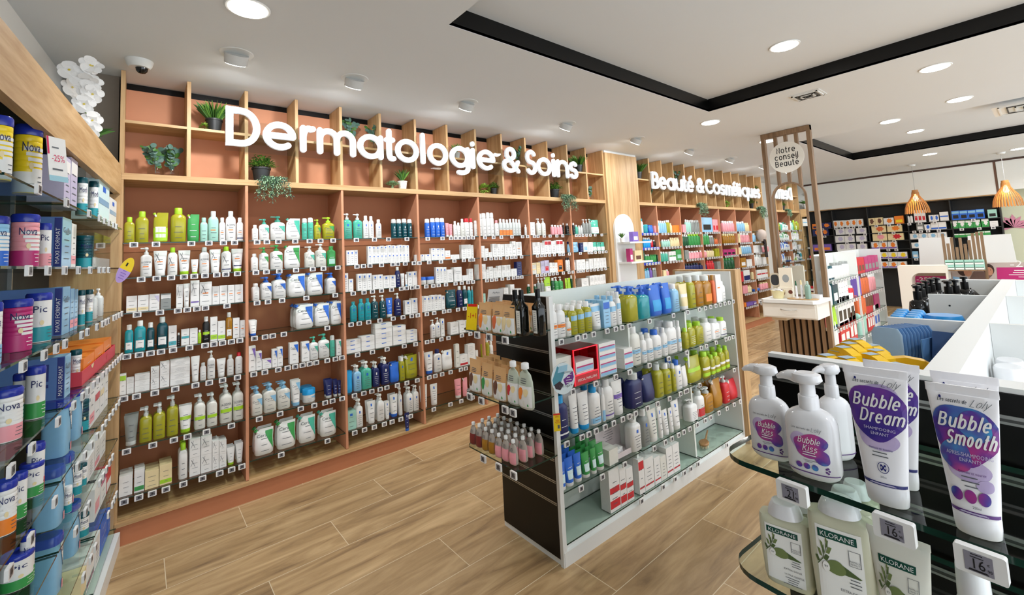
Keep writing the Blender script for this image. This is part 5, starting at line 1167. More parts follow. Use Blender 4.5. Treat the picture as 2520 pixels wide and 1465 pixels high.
MC=[(-190,150,190,0,'n','Y','w','Nova','yellow milk tin cut by the left picture edge, top shelf',L0,'w'),
(150,492,300,0,'n','Y','w','Nova','yellow and white ribbed milk tin with blue lid, top shelf',L0,'w'),
(530,742,490,0,'n','w','g','Pic','white and green milk tin behind the minus 25 flag, top shelf',L0,None),
(880,1022,890,0,'T','w','t','Modi','first white and teal milk tin near the corner, top shelf',L0,None),(1025,1150,935,0,'T','w','t','Modi','second white and teal milk tin near the corner, top shelf',L0,None),
(-160,75,-20,1,'n','c','b','Nova','blue ribbed milk tin at left picture edge, second shelf',L1,'w'),(78,312,-35,1,'n','p','P','Nova','pink and crimson ribbed milk tin, second shelf',L1,'w'),(312,405,35,1,'n','w','p','Pic','white and coral milk tin, second shelf',L1,None),(590,735,130,1,'T','T','t','Modi','dark teal ribbed milk tin with white oval, second shelf',L1,None),
(-150,18,650,2,'n','w','c','Nova','white milk tin at left picture edge, third shelf',L1,None),(5,258,622,2,'n','P','P','Nova','magenta milk tin with white glow, third shelf',L1,'w'),(242,408,575,2,'n','w','t','Pic','white and turquoise milk tin, third shelf',L1,None),(610,668,555,2,'T','w','t','Modi','first small white and teal milk tin, third shelf',L1,None),(668,728,550,2,'T','w','t','Modi','second small white and teal milk tin, third shelf',L1,None),
(-110,178,1312,3,'n','w','p','Nova','white milk tin with pink base and red rim, fourth shelf',L1,'w'),(130,240,1200,3,'n','w','m','Pic','white and green milk tin behind another, fourth shelf',L1,None),(232,356,1145,3,'n','w','g','Pic','white milk tin with green panel, fourth shelf',L1,None),(548,640,1020,3,'T','w','t','Modi','white and teal milk tin, fourth shelf',L1,None),
(225,330,325,4,'n','w','r','Pic','white and red milk tin, fifth shelf',L2,None),(185,325,462,4,'n','w','g','Pic','white and green milk tin with nut picture, fifth shelf front',L2,None),(95,200,545,4,'n','w','g','Pic','second white and green milk tin, fifth shelf',L2,None),(-70,120,600,4,'n','w','o','Nova','white milk tin with orange base, fifth shelf',L2,'w'),(565,668,0,4,'T','T','t','Modi','teal ribbed milk tin, fifth shelf',L2,None),
(60,245,1120,5,'n','w','g','Pic','white and green milk tin at bottom left, sixth shelf',L2,None),(520,610,500,5,'T','w','t','Modi','white and teal milk tin, sixth shelf',L2,None),(470,535,650,5,'w','w','t','Modi','small white and teal milk tin, sixth shelf',L2,None),(590,645,480,5,'T','w','t','Modi','third white and teal milk tin, sixth shelf',L2,None),
(560,660,850,6,'T','w','t','Modi','white and teal milk tin, seventh shelf',L2,None),(-60,60,1380,6,'n','w','g','Pic','white and green milk tin at the bottom left corner',L2,None),(150,255,985,5,'n','w','g','Nova','blue lidded milk tin, sixth shelf',L2,None)]
for a in MC:
    a=list(a)
    if a[7]=='Pic': a[0]=a[1]-(a[1]-a[0])*1.28
    milk_can(a[0],a[1],a[2],a[3],a[4],a[5],a[6],a[7],a[8],zoom=a[9],band=a[10],ribs=(a[7]!='Pic'),off=.06 if 'behind' in a[8] else .015)
def lbox_(px0,px1,yt,r,cols,lab,label,zoom=L1,dep=.16,off=.015,group=None):
    ox,oy,s=zoom; z=ZLf[r]; a0=LF.s_at(ox+px0/s,z+.05,off); a1=LF.s_at(ox+px1/s,z+.05,off); h=LF.z_at(oy+yt/s,(a0+a1)/2,off)-z; h=max(.03,min(h,.235))
    a1=min(a1,-.034); a0=min(a0,a1-.03); w=a1-a0; return spawn(LF,(a0+a1)/2,off,z+.001,'x',w*.97,h,dep,cols,lab,label,group or f"cartons on the {LN[r]} of the baby milk unit")
SB=plastic('3f62ac',.4,.05)
for (x0,x1,yt,r,c,l,lb,zm) in [(742,815,660,0,'z','^wL','left of two lilac cartons, top shelf of the baby milk unit',L0),(818,895,680,0,'z','^wL','right of two lilac cartons, top shelf of the baby milk unit',L0),(1142,1268,948,0,'q','=ce','tall pale turquoise carton near the corner, top shelf',L0),(1272,1355,1140,0,'w','=ce','small white carton next to the corner, top shelf',L0),
 (482,556,-5,1,'c','%@GL','tall blue maxi format milk carton, second shelf',L1),(557,594,38,1,'w','_pL','slim white and pink carton behind the blue one, second shelf',L1),
 (484,545,530,2,'c','%@GL','tall blue milk carton, third shelf',L1),(547,578,545,2,'c','_pL','first pink and blue carton, third shelf',L1),(580,608,550,2,'c','_pL','second pink and blue carton, third shelf',L1),
 (505,552,1060,3,'c','%@GL','large blue milk carton, fourth shelf',L1),(700,740,1240,4,'w','_pl','slim pink topped carton, fifth shelf',L1),(742,780,1210,4,'w','=rl','white carton with red spot, fifth shelf',L1),(782,815,1195,4,'w','=Bl','cream and white carton, fifth shelf',L1),(818,845,1190,4,'w','l','white carton by the corner, fifth shelf',L1),
 (650,700,420,5,'w','L','tall white carton, sixth shelf',L2),(702,742,300,5,'w','_pL','white and pink carton, sixth shelf',L2),(745,785,270,5,'w','l','white carton near the corner, sixth shelf',L2),(700,745,640,6,'w','#pl','white carton with pink leaf print, seventh shelf',L2),(748,790,560,6,'w','^Pl','white carton with magenta top, seventh shelf',L2),(792,830,520,6,'r','|w','red and white carton by the corner, seventh shelf',L2),
 (745,795,880,7,'b','l','blue carton on the lowest shelf',L2),(798,845,800,7,'b','l','second blue carton by the corner, lowest shelf',L2),(640,700,1150,7,'w','_G-P','white and green packet, lowest shelf',L2),(705,742,1020,7,'w','L','white carton with small window, lowest shelf',L2),(600,640,1290,7,'B','_G','cream and green packet, lowest shelf',L2)]:
    lbox_(x0,x1,yt,r,c,l,lb,zm,dep=.2 if c=='c' else .1)
def gallia(px0,px1,yt,r,label,zoom=L2):
    ox,oy,s=zoom; z=ZLf[r]; off=.02; a=LF.s_at(ox+(px0+px1)/2/s,z+.1,off+.045); c=LF.w(a,off+.045,z+.1); w=.076; h=.222; 
    root=empty('milk_tin',LF.w(a,off+.045,z+.001),LRZ-.15); q=MB(); sec=[(0,0,w*.46,.036),(.01,0,w*.5,.04),(h*.85,0,w*.5,.04)]; q.loft(sec,cm('c',.3),28,3.4)
    fn=lambda u,v,e=0:(u*w*.42,-.0412*(1-abs(u*.84)**3.4)**(1/3.4)-.0008*(e+1),v*h)
    for j in range(8): v0=.4+.055*j; k=.2+.09*j; patch(q,fn,cm('w'),.9-k*1.4 if .9-k*1.4>-.95 else -.95,.95,v0,v0+.055,4)
    put_text(q,'Gallia',cm('n'),lambda u,v:fn(u,v,1),-.3,.85,.68,.78); patch(q,fn,cm('p'),.2,.9,.06,.2,4,1); q.obj('body',root)
    q=MB(); q.loft([(h*.85,0,w*.51,.0425),(h*.97,0,w*.52,.043),(h,0,w*.47,.038)],plastic('2236b8',.2),28,3.4); q.obj('lid',root); tag(root,label,'milk tin','tall blue milk tins')
gallia(365,470,215,4,'tall pale blue milk tin with blue lid, fifth shelf, front one'); gallia(465,560,120,4,'tall pale blue milk tin with blue lid, fifth shelf, next to the teal tin')
gallia(305,415,740,5,'tall pale blue milk tin, sixth shelf, front one'); gallia(400,475,690,5,'tall pale blue milk tin, sixth shelf, rear one'); gallia(425,560,1090,6,'tall pale blue milk tin with blue lid, seventh shelf'); gallia(250,440,1180,6,'blue lidded milk tin at the bottom, seventh shelf')
for k,(u0,u1,yt,r) in enumerate([(745,790,560,2),(792,832,600,2)]):
    spawn(LF,LF.s_at(u0/3.184+5,ZLf[r],.02),.02,ZLf[r]+.001,'p',.05,.15,.045,'sw','l',f"{['left','right'][k]} small clear feeding bottle with white top, third shelf of the baby milk unit",'feeding bottles on the third shelf')
# red tray with orange cartons
a0=LF.s_at(640/3.184,ZLf[3],.0); a1=LF.s_at(900/3.184,ZLf[3],.0); a1=min(a1,-.06); root=empty('card_tray',LF.w(a0,.0,ZLf[3]+.001),LRZ); q=MB(); RT_=plastic('cf3a4a',.45); w=a1-a0
q.box(0,w,0,.2,0,.003,RT_); q.box(0,w,0,.003,.003,.06,RT_); q.box(0,.003,.003,.2,.003,.06,RT_); q.box(w-.003,w,.003,.2,.003,.06,RT_); q.box(0,w,.2,.203,0,.08,RT_); q.obj('tray',root)
q=MB(); q.add([(w*.7+.02*math.cos(k*.45),-.001,.03+.012*math.sin(k*.45)) for k in range(14)],[tuple(range(14))],cm('r')); q.add([(w*.25+.03*math.cos(k*.3),-.001,.06-.02*abs(math.sin(k*.3))) for k in range(11)],[tuple(range(11))],cm('B')); q.obj('print',root); tag(root,'red card tray on the fourth shelf of the baby milk unit','tray')
for i in range(3): spawn(LF,a0+w*(.22+.28*i),.008,ZLf[3]+.0045,'x',w*.27,.1+.006*i,.17,'o','#kl',f"orange carton in the red card tray, {ordn(i)} from left",'orange cartons in the red tray')
# clear display case with feeding bottle
a0=LF.s_at(735/3.184,ZLf[1],.01); a1=LF.s_at(862/3.184,ZLf[1],.01); w=a1-a0; root=empty('display_case',LF.w(a0,.01,ZLf[1]+.001),LRZ); q=MB()
for b_ in ((0,w,0,.15,0,.002),(0,w,0,.002,.002,.17),(0,.002,.002,.15,.002,.17),(w-.002,w,.002,.15,.002,.17),(0,w,0,.15,.17,.172)): q.box(*b_,ACR)
q.obj('case',root); q=MB(); q.box(.002,w-.002,.003,.006,.002,.05,cm('w')); q.obj('card',root); q=MB(); q.loft([(.003,0,.03,.03),(.08,0,.034,.034),(.12,0,.03,.03),(.13,0,.02,.02),(.16,0,.008,.008)],cm('s'),20,xf=lambda p:p+Vector((w*.4,.08,0))); q.obj('feeding_bottle',root); tag(root,'clear display case with a feeding bottle, second shelf of the baby milk unit','display case')
ZT=[[(365,965,L0),(715,1150,L0),(1000,1300,L0),(1125,1340,L0),(1185,1370,L0),(1240,1380,L0),(1290,1400,L0),(1325,1420,L0),(1395,1460,L0)]]
def lt(r,xs,zoom,more=(),z2=None):
    tl=sorted([LF.s_at(zoom[0]+x/zoom[2],ZLf[r]-.02,-.02) for x in xs]+[LF.s_at(z2[0]+x/z2[2],ZLf[r]-.02,-.02) for x in more])
    for i,a in enumerate(tl): TAGS.append((LFo,a,ZLf[r],LN[r],'baby milk unit',i,.04))
LFo=Frame(*(LF.w(0,-.012,0).xy),LRZ)
lt(0,[395,735,1005,1130,1190,1245,1295,1330],L0); lt(1,[190,345,480,590,685,760,795,832],L1); lt(2,[145,315,412,483,617,663,740,785,812,832,875,895,918,940],L1); lt(3,[625,665,715,750,790,820,845,870,890,910,928,940],L1,[45,205,405,525],L2)
lt(4,[610,660,705,745,770,800,825,850,872,30,195,380,555],L2); lt(5,[640,725,750,775,800,822,200,540,615],L2); lt(6,[835,850,820,790,690,655,600,390],L2)
flag(LF.w(LF.s_at(135,1.93,-.03),-.035,1.985),.06,.145,cm('w'),[('T','-25%',plastic('d0265a',.5),-.6,.75,-.1,.2),('R',plastic('d0265a',.5),-1,-.8,.2,1),('R',plastic('9cc9d8',.5),-1,1,-1,-.75),('R',INK,-.6,.5,-.5,-.42),('R',INK,-.5,.2,.5,.56)],'white promo flag reading minus 25 percent on the top shelf of the baby milk unit',nrm=Vector((.75,-.65,0)),tilt=-.1)
c=onx(308,665,.05); root=empty('promo_sign',c); nv=(Vector((.55,-.8,0))).normalized(); eu=ez.cross(nv).normalized(); q=MB(); n=24; tl=.5
def so(a,b,k=0): return eu*(a*math.cos(tl)+b*math.sin(tl))+ez*(b*math.cos(tl)-a*math.sin(tl))+nv*k
top=[so(.024*math.cos(PI*k/12),.055*math.sin(PI*k/12)) for k in range(13)]; bot=[so(.024*math.cos(-PI*k/12),.055*math.sin(-PI*k/12)) for k in range(13)]
q.poly(top,YE); q.poly(bot,plastic('b79adb',.5)); q.poly([p-nv*.001 for p in top],cm('w')); q.poly([p-nv*.001 for p in bot],cm('w')); q.obj('disc',root); q=MB(); q.poly([so(-.008,.03,.001),so(-.002,.03,.001),so(-.002,.015,.001),so(-.008,.015,.001)],BLACK); lines(q,lambda u,v,e=0:so(u*.015,-.04+v*.04,.001),cm('v'),.9,.1,.9,4,1,.03); q.obj('print',root)
tag(root,'slanted yellow and violet oval promo sign at the corner between both wall units','sign')
# ---------------- foreground end products ----------------
def wcol(name,c1,c2,c3,sc_=16,th=.5):
    m,N,L=nt(name); b=N['Principled BSDF']; b.inputs['Roughness'].default_value=.35
    tc=N.new('ShaderNodeTexCoord'); n=N.new('ShaderNodeTexNoise'); n.inputs['Scale'].default_value=sc_; n.inputs['Detail'].default_value=3; L.new(tc.outputs['Object'],n.inputs['Vector'])
    r=N.new('ShaderNodeValToRGB'); e=r.color_ramp.elements; e[0].position=.36; e[0].color=lin(c1); e[1].position=.64; e[1].color=lin(c3); x=e.new(.5); x.color=lin(c2); L.new(n.outputs[0],r.inputs[0]); L.new(r.outputs[0],b.inputs['Base Color']); return m
WK=wcol('bubble_print','b84a8c','5a3f9a','3d9ccf',22); WDm=wcol('dream_print','3b2f86','5b3a96','7a3f98',16); WS=wcol('smooth_print','b23a86','4a3a98','4a9ad0',16); WPALE=wcol('pale_print','c9b8dc','b6a6d0','cfc4e2',20)
GW=plastic('e4e4e6',.12,.005); PUR=plastic('5a2d7c',.4); NAV=plastic('1f2570',.4); SCR=plastic('8a8894',.5)
def script(q,fn,t,u0,u1,v0,cap,hw,m,asp,sh=.25,e=4):
    for s in stroke_word(t,u0,u1,v0,cap,hw,shear=sh):
        # subdivide long segments so that the ribbon follows the curved surface
        P=[Vector(s[0])]
        for p in s[1:]:
            p=Vector(p); k=max(1,int((p-P[-1]).length/.12)); a=P[-1].copy()
            for i in range(1,k+1): P.append(a+(p-a)*i/k)
        ribbon(q,P,hw,m,lambda u,v:fn(u/asp,v,e),6)
def kiss(px0,px1,y_neck,ytop,off,label,turn=.12):
    z=SZ[0]; fr=E2; a0=fr.s_at(px0,z,off+.03); a1=fr.s_at(px1,z,off+.03); w=a1-a0; a=(a0+a1)/2; H_=fr.z_at(ytop,a,off+.03)-z; hb=H_*.66; d=w*.62
    root=empty('pump_bottle',fr.w(a,off+d/2,z+.0006),fr.rz+turn); q=MB(); A_2=w/2;B2=d/2
    prof=[(0,.72,.72),(.02,.83,.83),(.05,.92,.92),(.1,.985,.985),(.16,1,1),(.72,1,1),(.8,.985,.985),(.86,.93,.93),(.91,.83,.84),(.95,.68,.72),(.98,.5,.6),(1,.36,.5)]
    q.loft([(hb*p,0,A_2*x,B2*y) for p,x,y in prof],GW,48,2.5); q.obj('body',root)
    def fn(u,v,e=0): u=max(-.98,min(.98,u)); return (u*A_2*(1-.0*v),-B2*(1-abs(u)**2.5)**.4-.0003-.00025*e,hb*v)
    q=MB(); blob(q,fn,WPALE,-.38,.55,.3,.13,0,seed=1); blob(q,fn,WK,.05,.5,.62,.17,1,seed=2,wob=.25); blob(q,fn,WK,.45,.36,.3,.1,2,seed=5)
    asp=w/2/hb; script(q,fn,'Bubble',-.4*asp,.42*asp,.53,.09,.0048,cm('w'),asp); script(q,fn,'Kiss',-.24*asp,.3*asp,.42,.09,.0048,cm('w'),asp)
    lines(q,lambda u,v,e=0:fn(u,v,5),cm('w'),.4,.37,.405,2,3,.006)
    script(q,fn,'Les secrets de',-.62*asp,.1*asp,.72,.028,.0018,INK,asp,e=3); script(q,fn,'Loly',.15*asp,.5*asp,.71,.06,.002,INK,asp,e=3) 
    for i in range(3): blob(q,fn,WK,-.42+.3*i,.2,.12,.042,2,n=20,wob=0,seed=i)
    for k in range(5): blob(q,fn,PUR,.62+.05*math.cos(k*1.25),.19+.035*math.sin(k*1.25),.04,.014,2,n=10,wob=0)
    lines(q,lambda u,v,e=0:fn(u,v,3),INK,.3,.27,.29,2,2,.003)
    patch(q,fn,PUR,-.97,.97,.105,.118,24,1)
    if turn>.5: q=MB(); patch(q,fn,PUR,-.97,.97,.105,.118,24,1); blob(q,fn,WK,-.7,.45,.1,.05,1,n=16)
    q.obj('label',root)
    q=MB(); r=w*.19; q.loft([(hb*.985,0,r*1.04,r*1.04),(hb*1.17,0,r*1.02,r*1.02),(hb*1.18,0,r*.97,r*.97)],GW,32); q.loft([(hb*1.18,0,r*.8,r*.8),(H_*.9,0,r*.78,r*.78)],GW,28)
    hz=H_*.9; q.loft([(hz,0,r*1.25,r*1.0),(hz+H_*.03,0,r*1.6,r*1.2),(H_*.985,0,r*1.45,r*1.1),(H_,0,r*.9,r*.8)],GW,28,2.2)
    q.tube([(-r*1.1,0,hz+H_*.045),(-r*1.9,0,hz+H_*.05),(-r*2.6,0,hz+H_*.035),(-r*3.1,0,hz+H_*.012)],r*.75,GW,14,r2=r*.22); q.obj('pump',root)
    tag(root,label,'pump bottle','white pump bottles on the foreground shelf'); return root
kiss(1866,1962,0,896,.03,'white Bubble Kiss pump bottle, leftmost on the foreground glass shelf')
kiss(1955,2082,0,914,.012,'white Bubble Kiss pump bottle, front right one of three on the foreground shelf')
kiss(2030,2120,0,893,.10,'white pump bottle standing behind the two Bubble Kiss bottles on the foreground shelf',1.0)
def bigtube(px0,px1,pxb0,pxb1,ytop,off,kind,label,z=None):
    z=SZ[0] if z is None else z; fr=E2; b0=fr.s_at(pxb0,z,off+.02); b1=fr.s_at(pxb1,z,off+.02); a=(b0+b1)/2; wb=b1-b0; wt=wb*(px1-px0)/(pxb1-pxb0)*.98; H_=fr.z_at(ytop,a,off+.02)-z
    d=wb*.62; root=empty('squeeze_tube',fr.w(a,off+d/2,z+.0006),fr.rz+.08); zc=H_*.13 if kind!='K' else 0
    def sec(t): k=t**.85; return (zc+(H_-zc)*t,0,(wb/2)+(wt-wb)/2*t,(d/2)*(1-k)+.0018*k)
    S=[sec(i/14) for i in range(13)]+[sec(.93),(zc+(H_-zc)*.935,0,wt/2,.0012),(H_,0,wt/2,.0012)]
    q=MB(); q.loft(S,plastic('f1f0f3' if kind!='K' else 'e3e3d8',.28,.005),48,2.2,cap=(False,True)); q.obj('body',root)
    def fn(u,v,e=0):
        z_=zc+(H_-zc)*v
        for (za,ca,wa,da),(zb,cb_,wb_,db) in zip(S,S[1:]):
            if z_<=zb: break
        t=max(0,min(1,(z_-za)/(zb-za))); hw=wa+(wb_-wa)*t; hd=da+(db-da)*t; u=max(-.985,min(.985,u)); return (u*hw,-hd*(1-abs(u)**2.2)**(1/2.2)-.0003-.00025*e,z_)
    asp=(wt+wb)/4/(H_-zc); q=MB()
    if kind in('D','S'):
        MM=WDm if kind=='D' else WS
        blob(q,fn,WPALE,.1,.75 if kind=='D' else .66,.6,.13,0,seed=8); blob(q,fn,WPALE,-.05,.40 if kind=='D' else .36,.75,.1,0,seed=9)
        blob(q,fn,MM,-.02,.62,.97,.25,1,seed=4,wob=.14); 
        if kind=='S': blob(q,fn,WK,.3,.70,.5,.12,2,seed=12); blob(q,fn,WK,-.4,.45,.5,.13,2,seed=13); blob(q,fn,WPALE,.5,.25,.3,.05,1,seed=14)
        script(q,fn,'Bubble',-.85*asp,.72*asp,.665,.115,.0065,cm('w'),asp); script(q,fn,'Dream' if kind=='D' else 'Smooth',-.68*asp,.86*asp,.535,.115,.0065,cm('w'),asp)
        if kind=='D': put_text(q,'SHAMPOOING',cm('z'),lambda u,v:fn(u,v,4),-.55,.6,.475,.5); put_text(q,'ENFANT',cm('z'),lambda u,v:fn(u,v,4),-.3,.36,.435,.46)
        else: put_text(q,'APRES-SHAMPOOING',cm('z'),lambda u,v:fn(u,v,4),-.72,.8,.455,.485); put_text(q,'ENFANTS',cm('z'),lambda u,v:fn(u,v,4),-.3,.42,.415,.442)
        script(q,fn,'Les secrets de',-.72*asp,.12*asp,.865,.03,.0018,INK,asp,e=3)
        script(q,fn,'Loly',.2*asp,.72*asp,.85,.06,.0016,INK,asp,sh=.45,e=3)
        blob(q,fn,NAV,-.62,.90,.04,.012,2,n=10)
        if kind=='D':
            put_text(q,'Nettoie en douceur',NAV,lambda u,v:fn(u,v,3),-.45,.5,.315,.333); lines(q,lambda u,v,e=0:fn(u,v,3),INK,.5,.26,.29,2,4,.004)
            n=30; q.add([fn(.05+r*math.cos(6.283*k/n),.17+r*.42*math.sin(6.283*k/n)*asp*2.3,3) for r in(.22,.245) for k in range(n)],[(k,(k+1)%n,n+(k+1)%n,n+k) for k in range(n)],NAV); ribbon(q,[(.05+.12*math.sin(t*.42),.17+.02*math.sin(t*.84)) for t in range(16)],.008,NAV,lambda u,v:fn(u,v,3),3)
            put_text(q,'200ml',INK,lambda u,v:fn(u,v,3),-.1,.15,.085,.1)
        else:
            put_text(q,'Démêle et nourrit',PUR,lambda u,v:fn(u,v,3),-.4,.55,.325,.345); lines(q,lambda u,v,e=0:fn(u,v,3),INK,.5,.23,.3,3,4,.004)
            for i in range(3): blob(q,fn,WS,-.6+.52*i,.155,.23,.05,3,n=24,wob=0,seed=i)
            put_text(q,'250ml',INK,lambda u,v:fn(u,v,3),-.05,.28,.07,.088)
        patch(q,fn,NAV if kind=='D' else PUR,-.98,.98,.02,.045,24,2)
        lines(q,lambda u,v,e=0:fn(u,v,4),cm('z'),.9,.03,.036,2,4,.0025)
    else: klabel(q,fn,asp,.08,.8)
    q.obj('print',root)
    if kind!='K':
        q=MB(); q.loft([(0,0,wb*.44,d*.44),(zc*.08,0,wb*.475,d*.475),(zc*.5,0,wb*.5,d*.5),(zc,0,wb*.505,d*.505),(zc+.001,0,wb*.48,d*.48)],GW,48,2.2); q.obj('cap',root)
    tag(root,label,'squeeze tube','squeeze tubes on the foreground shelves'); return root
KG=plastic('0f4a3c',.4); OL=plastic('6f7f4a',.6,.2,scale=60); OLD=plastic('4c5f33',.6,.2,scale=60)
def klabel(q,fn,asp,v0,v1):
    V=lambda t:v0+(v1-v0)*t
    patch(q,fn,KG,-.72,.55,V(.86),V(.96),14,1); put_text(q,'KLORANE',cm('w'),lambda u,v:fn(u,v,3),-.63,.47,V(.882),V(.94))
    ribbon(q,[(-.8,V(.52)),(-.62,V(.6)),(-.5,V(.72)),(-.42,V(.8))],.012*asp*2,OLD,lambda u,v:fn(u,v,3),3)
    for i,(u,v,du,dv) in enumerate([(-.62,.62,-.16,.1),(-.6,.64,.05,.14),(-.55,.7,-.12,.12),(-.5,.74,.12,.1),(-.45,.78,.0,.1),(-.6,.6,.22,.05),(-.5,.68,.22,.08),(-.72,.56,-.15,.05)]):
        a=Vector((u,V(v))); d_=Vector((du,dv*(v1-v0))); s=Vector((-d_.y,d_.x)); s=s.normalized()*.035; q.add([fn(*a,3),fn(*(a+d_*.5+s),3),fn(*(a+d_),3),fn(*(a+d_*.5-s),3)],[(0,1,2,3)],OLD if i%2 else OL)
    blob(q,fn,OL,-.2,V(.54),.3,.075*(v1-v0)*1.2,3,n=20,wob=.12,seed=3); a=Vector((.02,V(.55))); q.add([fn(.0,V(.6),3),fn(.62,V(.5),3),fn(.55,V(.49),3),fn(-.1,V(.49),3)],[(0,1,2,3)],OLD)
    q.add([fn(-.52+.12*math.cos(k*.45),V(.52)+.03*(v1-v0)*2*math.sin(k*.45),4) for k in range(14)],[tuple(range(14))],plastic('f2f1ec',.4)); put_text(q,'97',INK,lambda u,v:fn(u,v,5),-.58,-.46,V(.51),V(.535))
    n=4
    for (x0,x1,y0_,y1_) in ((.25,.27,.62,.8),(.61,.63,.62,.8),(.25,.63,.62,.625),(.25,.63,.795,.8)): patch(q,fn,INK,x0,x1,V(y0_),V(y1_),2,3)
    put_text(q,'FAMILLE',INK,lambda u,v:fn(u,v,4),.28,.6,V(.67),V(.69)); put_text(q,'FAMILY',INK,lambda u,v:fn(u,v,4),.3,.58,V(.64),V(.66))
    lines(q,lambda u,v,e=0:fn(.4+u*.3,v,3),INK,.8,V(.38),V(.46),3,7,.004); put_text(q,'EXTRA-DOUX',INK,lambda u,v:fn(u,v,3),-.1,.6,V(.29),V(.32)); put_text(q,'ULTRA-GENTLE',INK,lambda u,v:fn(u,v,3),-.1,.66,V(.2),V(.228)); lines(q,lambda u,v,e=0:fn(.2+u*.5,v,3),INK,.8,V(.05),V(.16),4,9,.004)
bigtube(2090,2258,2140,2246,905,.012,'D','white and violet Bubble Dream tube, front one on the foreground shelf')
bigtube(2118,2263,2195,2270,890,.075,'D','white and violet Bubble Dream tube standing behind the front one')
bigtube(2275,2468,2355,2476,948,.012,'S','white, pink and blue Bubble Smooth tube, front one at the right')
bigtube(2287,2466,2370,2468,918,.07,'S','Bubble Smooth tube standing behind the front one at the right')
KB=plastic('cfcfb6',.16,.02)
def klorane(px0,px1,ytop,ycap,off,label,small=False,twist=.2):
    z=SZ[1]; fr=E2; a0=fr.s_at(px0,z+.1,off+.02); a1=fr.s_at(px1,z+.1,off+.02); w=a1-a0; a=(a0+a1)/2; hb=fr.z_at(ytop,a,off+.02)-z; hc=fr.z_at(ycap,a,off+.02)-z; d=w*.48
    root=empty('shampoo_bottle',fr.w(a,off+d/2,z+.0006),fr.rz+twist); q=MB(); A=w/2; B=d/2
    q.loft([(0,0,A*.8,B*.9),(hb*.02,0,A*.86,B),(hb*.1,0,A*.93,B),(hb*.5,0,A,B),(hb*.9,0,A*1.0,B*.98),(hb*.955,0,A*.97,B*.9),(hb*.985,0,A*.6,B*.7),(hb,0,A*.36,B*.6)],KB,48,4.2); q.obj('body',root)
    def fn(u,v,e=0): 
        u=max(-.985,min(.985,u*.96)); return (u*A*.96,-B*(1-abs(u)**4.2)**(1/4.2)*(1.0)-.0004-.00025*e,hb*v)
    q=MB(); N_=14
    for v0,v1 in ((.08,.3),(.3,.6),(.6,.86)): q.add([fn(-.8+1.5*i/N_,v) for v in(v0,v1) for i in range(N_+1)],[(i,i+1,N_+2+i,N_+1+i) for i in range(N_)],plastic('f1f1ec',.35,.01))
    klabel(q,fn,w/2/hb,.04,.86); q.obj('label',root)
    q=MB(); r=w*.3; q.loft([(hb*.985,.0,r*1.1,r*.95),(hb+(hc-hb)*.35,0,r*1.02,r*.9),(hc*.995,0,r*.8,r*.75),(hc,0,r*.72,r*.68)],GW,32,2.3); q.obj('cap',root)
    tag(root,label,'shampoo bottle','pale green shampoo bottles on the lower foreground shelf'); return root
klorane(1876,1998,1262,1232,.012,'pale green shampoo bottle with olive print, left one on the lower foreground shelf')
klorane(1905,2020,1243,1218,.07,'pale green shampoo bottle standing behind the left front one, lower foreground shelf')
klorane(1998,2155,1255,1225,.012,'pale green shampoo bottle with olive print, larger middle one on the lower foreground shelf')
klorane(2030,2150,1235,1200,.075,'pale green shampoo bottle standing behind the middle one, lower foreground shelf')
klorane(2060,2165,1215,1182,.14,'pale green shampoo bottle in the third row, lower foreground shelf')
bigtube(2150,2315,2190,2300,1310,.012,'K','off-white conditioner tube with olive print under the second price tag',z=SZ[1])
root=empty('cream_bottle',E2.w(E2.s_at(2425,SZ[1],.04),.04,SZ[1]+.001),E2.rz); q=MB(); q.loft([(0,0,.02,.015),(.06,0,.022,.016),(.085,0,.014,.012)],GW,28); q.obj('body',root); q=MB(); q.loft([(.085,0,.015,.015),(.118,0,.014,.014),(.122,0,.012,.012)],GW,28); q.obj('cap',root); tag(root,'small white bottle with round cap under the third price tag, lower right corner','bottle')
# big price tags
def bigtag(px,py,pw,z,txt,label):
    fr=E2; a=fr.s_at(px,z,-.012); a1=fr.s_at(px+pw/2,z,-.012); w=abs(a1-a)*2; w=min(w,.062); h=w*.68
    zt=fr.z_at(py,a,-.012); root=empty('price_tag',fr.w(a,-.012,zt),fr.rz); q=MB(); r=w*.06; pts=[]
    for cx,cz,a0 in ((w/2-r,h/2-r,0),(-w/2+r,h/2-r,90),(-w/2+r,-h/2+r,180),(w/2-r,-h/2+r,270)):
        for j in range(5): t=math.radians(a0+22.5*j); pts.append((cx+r*math.cos(t),cz+r*math.sin(t)))
    q.prism(pts[::-1],-.0045,.0045,cm('w',.3),'y'); q.box(-w*.3,w*.3,.0045,.03,h*.3,h*.32,ACR); q.obj('frame',root); q=MB()
    F=lambda u,v:(u*w/2,-.0048,v*h/2)
    q.poly([F(-.6,-.72),F(.5,-.72),F(.5,.72),F(-.6,.72)],SCR); G_=lambda u,v:(u*w/2,-.0051,v*h/2); DK=plastic('17171a',.5)
    put_text(q,txt,DK,G_,-.25,.2,-.45,.3); put_text(q,'90',DK,G_,.28,.45,-.43,-.2); put_text(q,'€',DK,G_,.28,.38,.05,.22)
    lines(q,lambda u,v,e=0:(u*w*.25-.002,-.0051,v*h/2),DK,.8,.4,.6,2,3,.03); lines(q,lambda u,v,e=0:(u*w*.25-.002,-.0051,v*h/2),DK,.9,-.62,-.55,2,5,.03)
    q.obj('screen',root); tag(root,label,'price tag','large price tags on the foreground shelf')
bigtag(1948,1212,76,SZ[0],'21','electronic price tag reading 21, left one on the foreground shelf')
bigtag(2198,1303,106,SZ[0],'16','electronic price tag reading 16, middle one on the foreground shelf')
bigtag(2410,1385,136,SZ[0],'16','electronic price tag reading 16, right one at the picture edge')
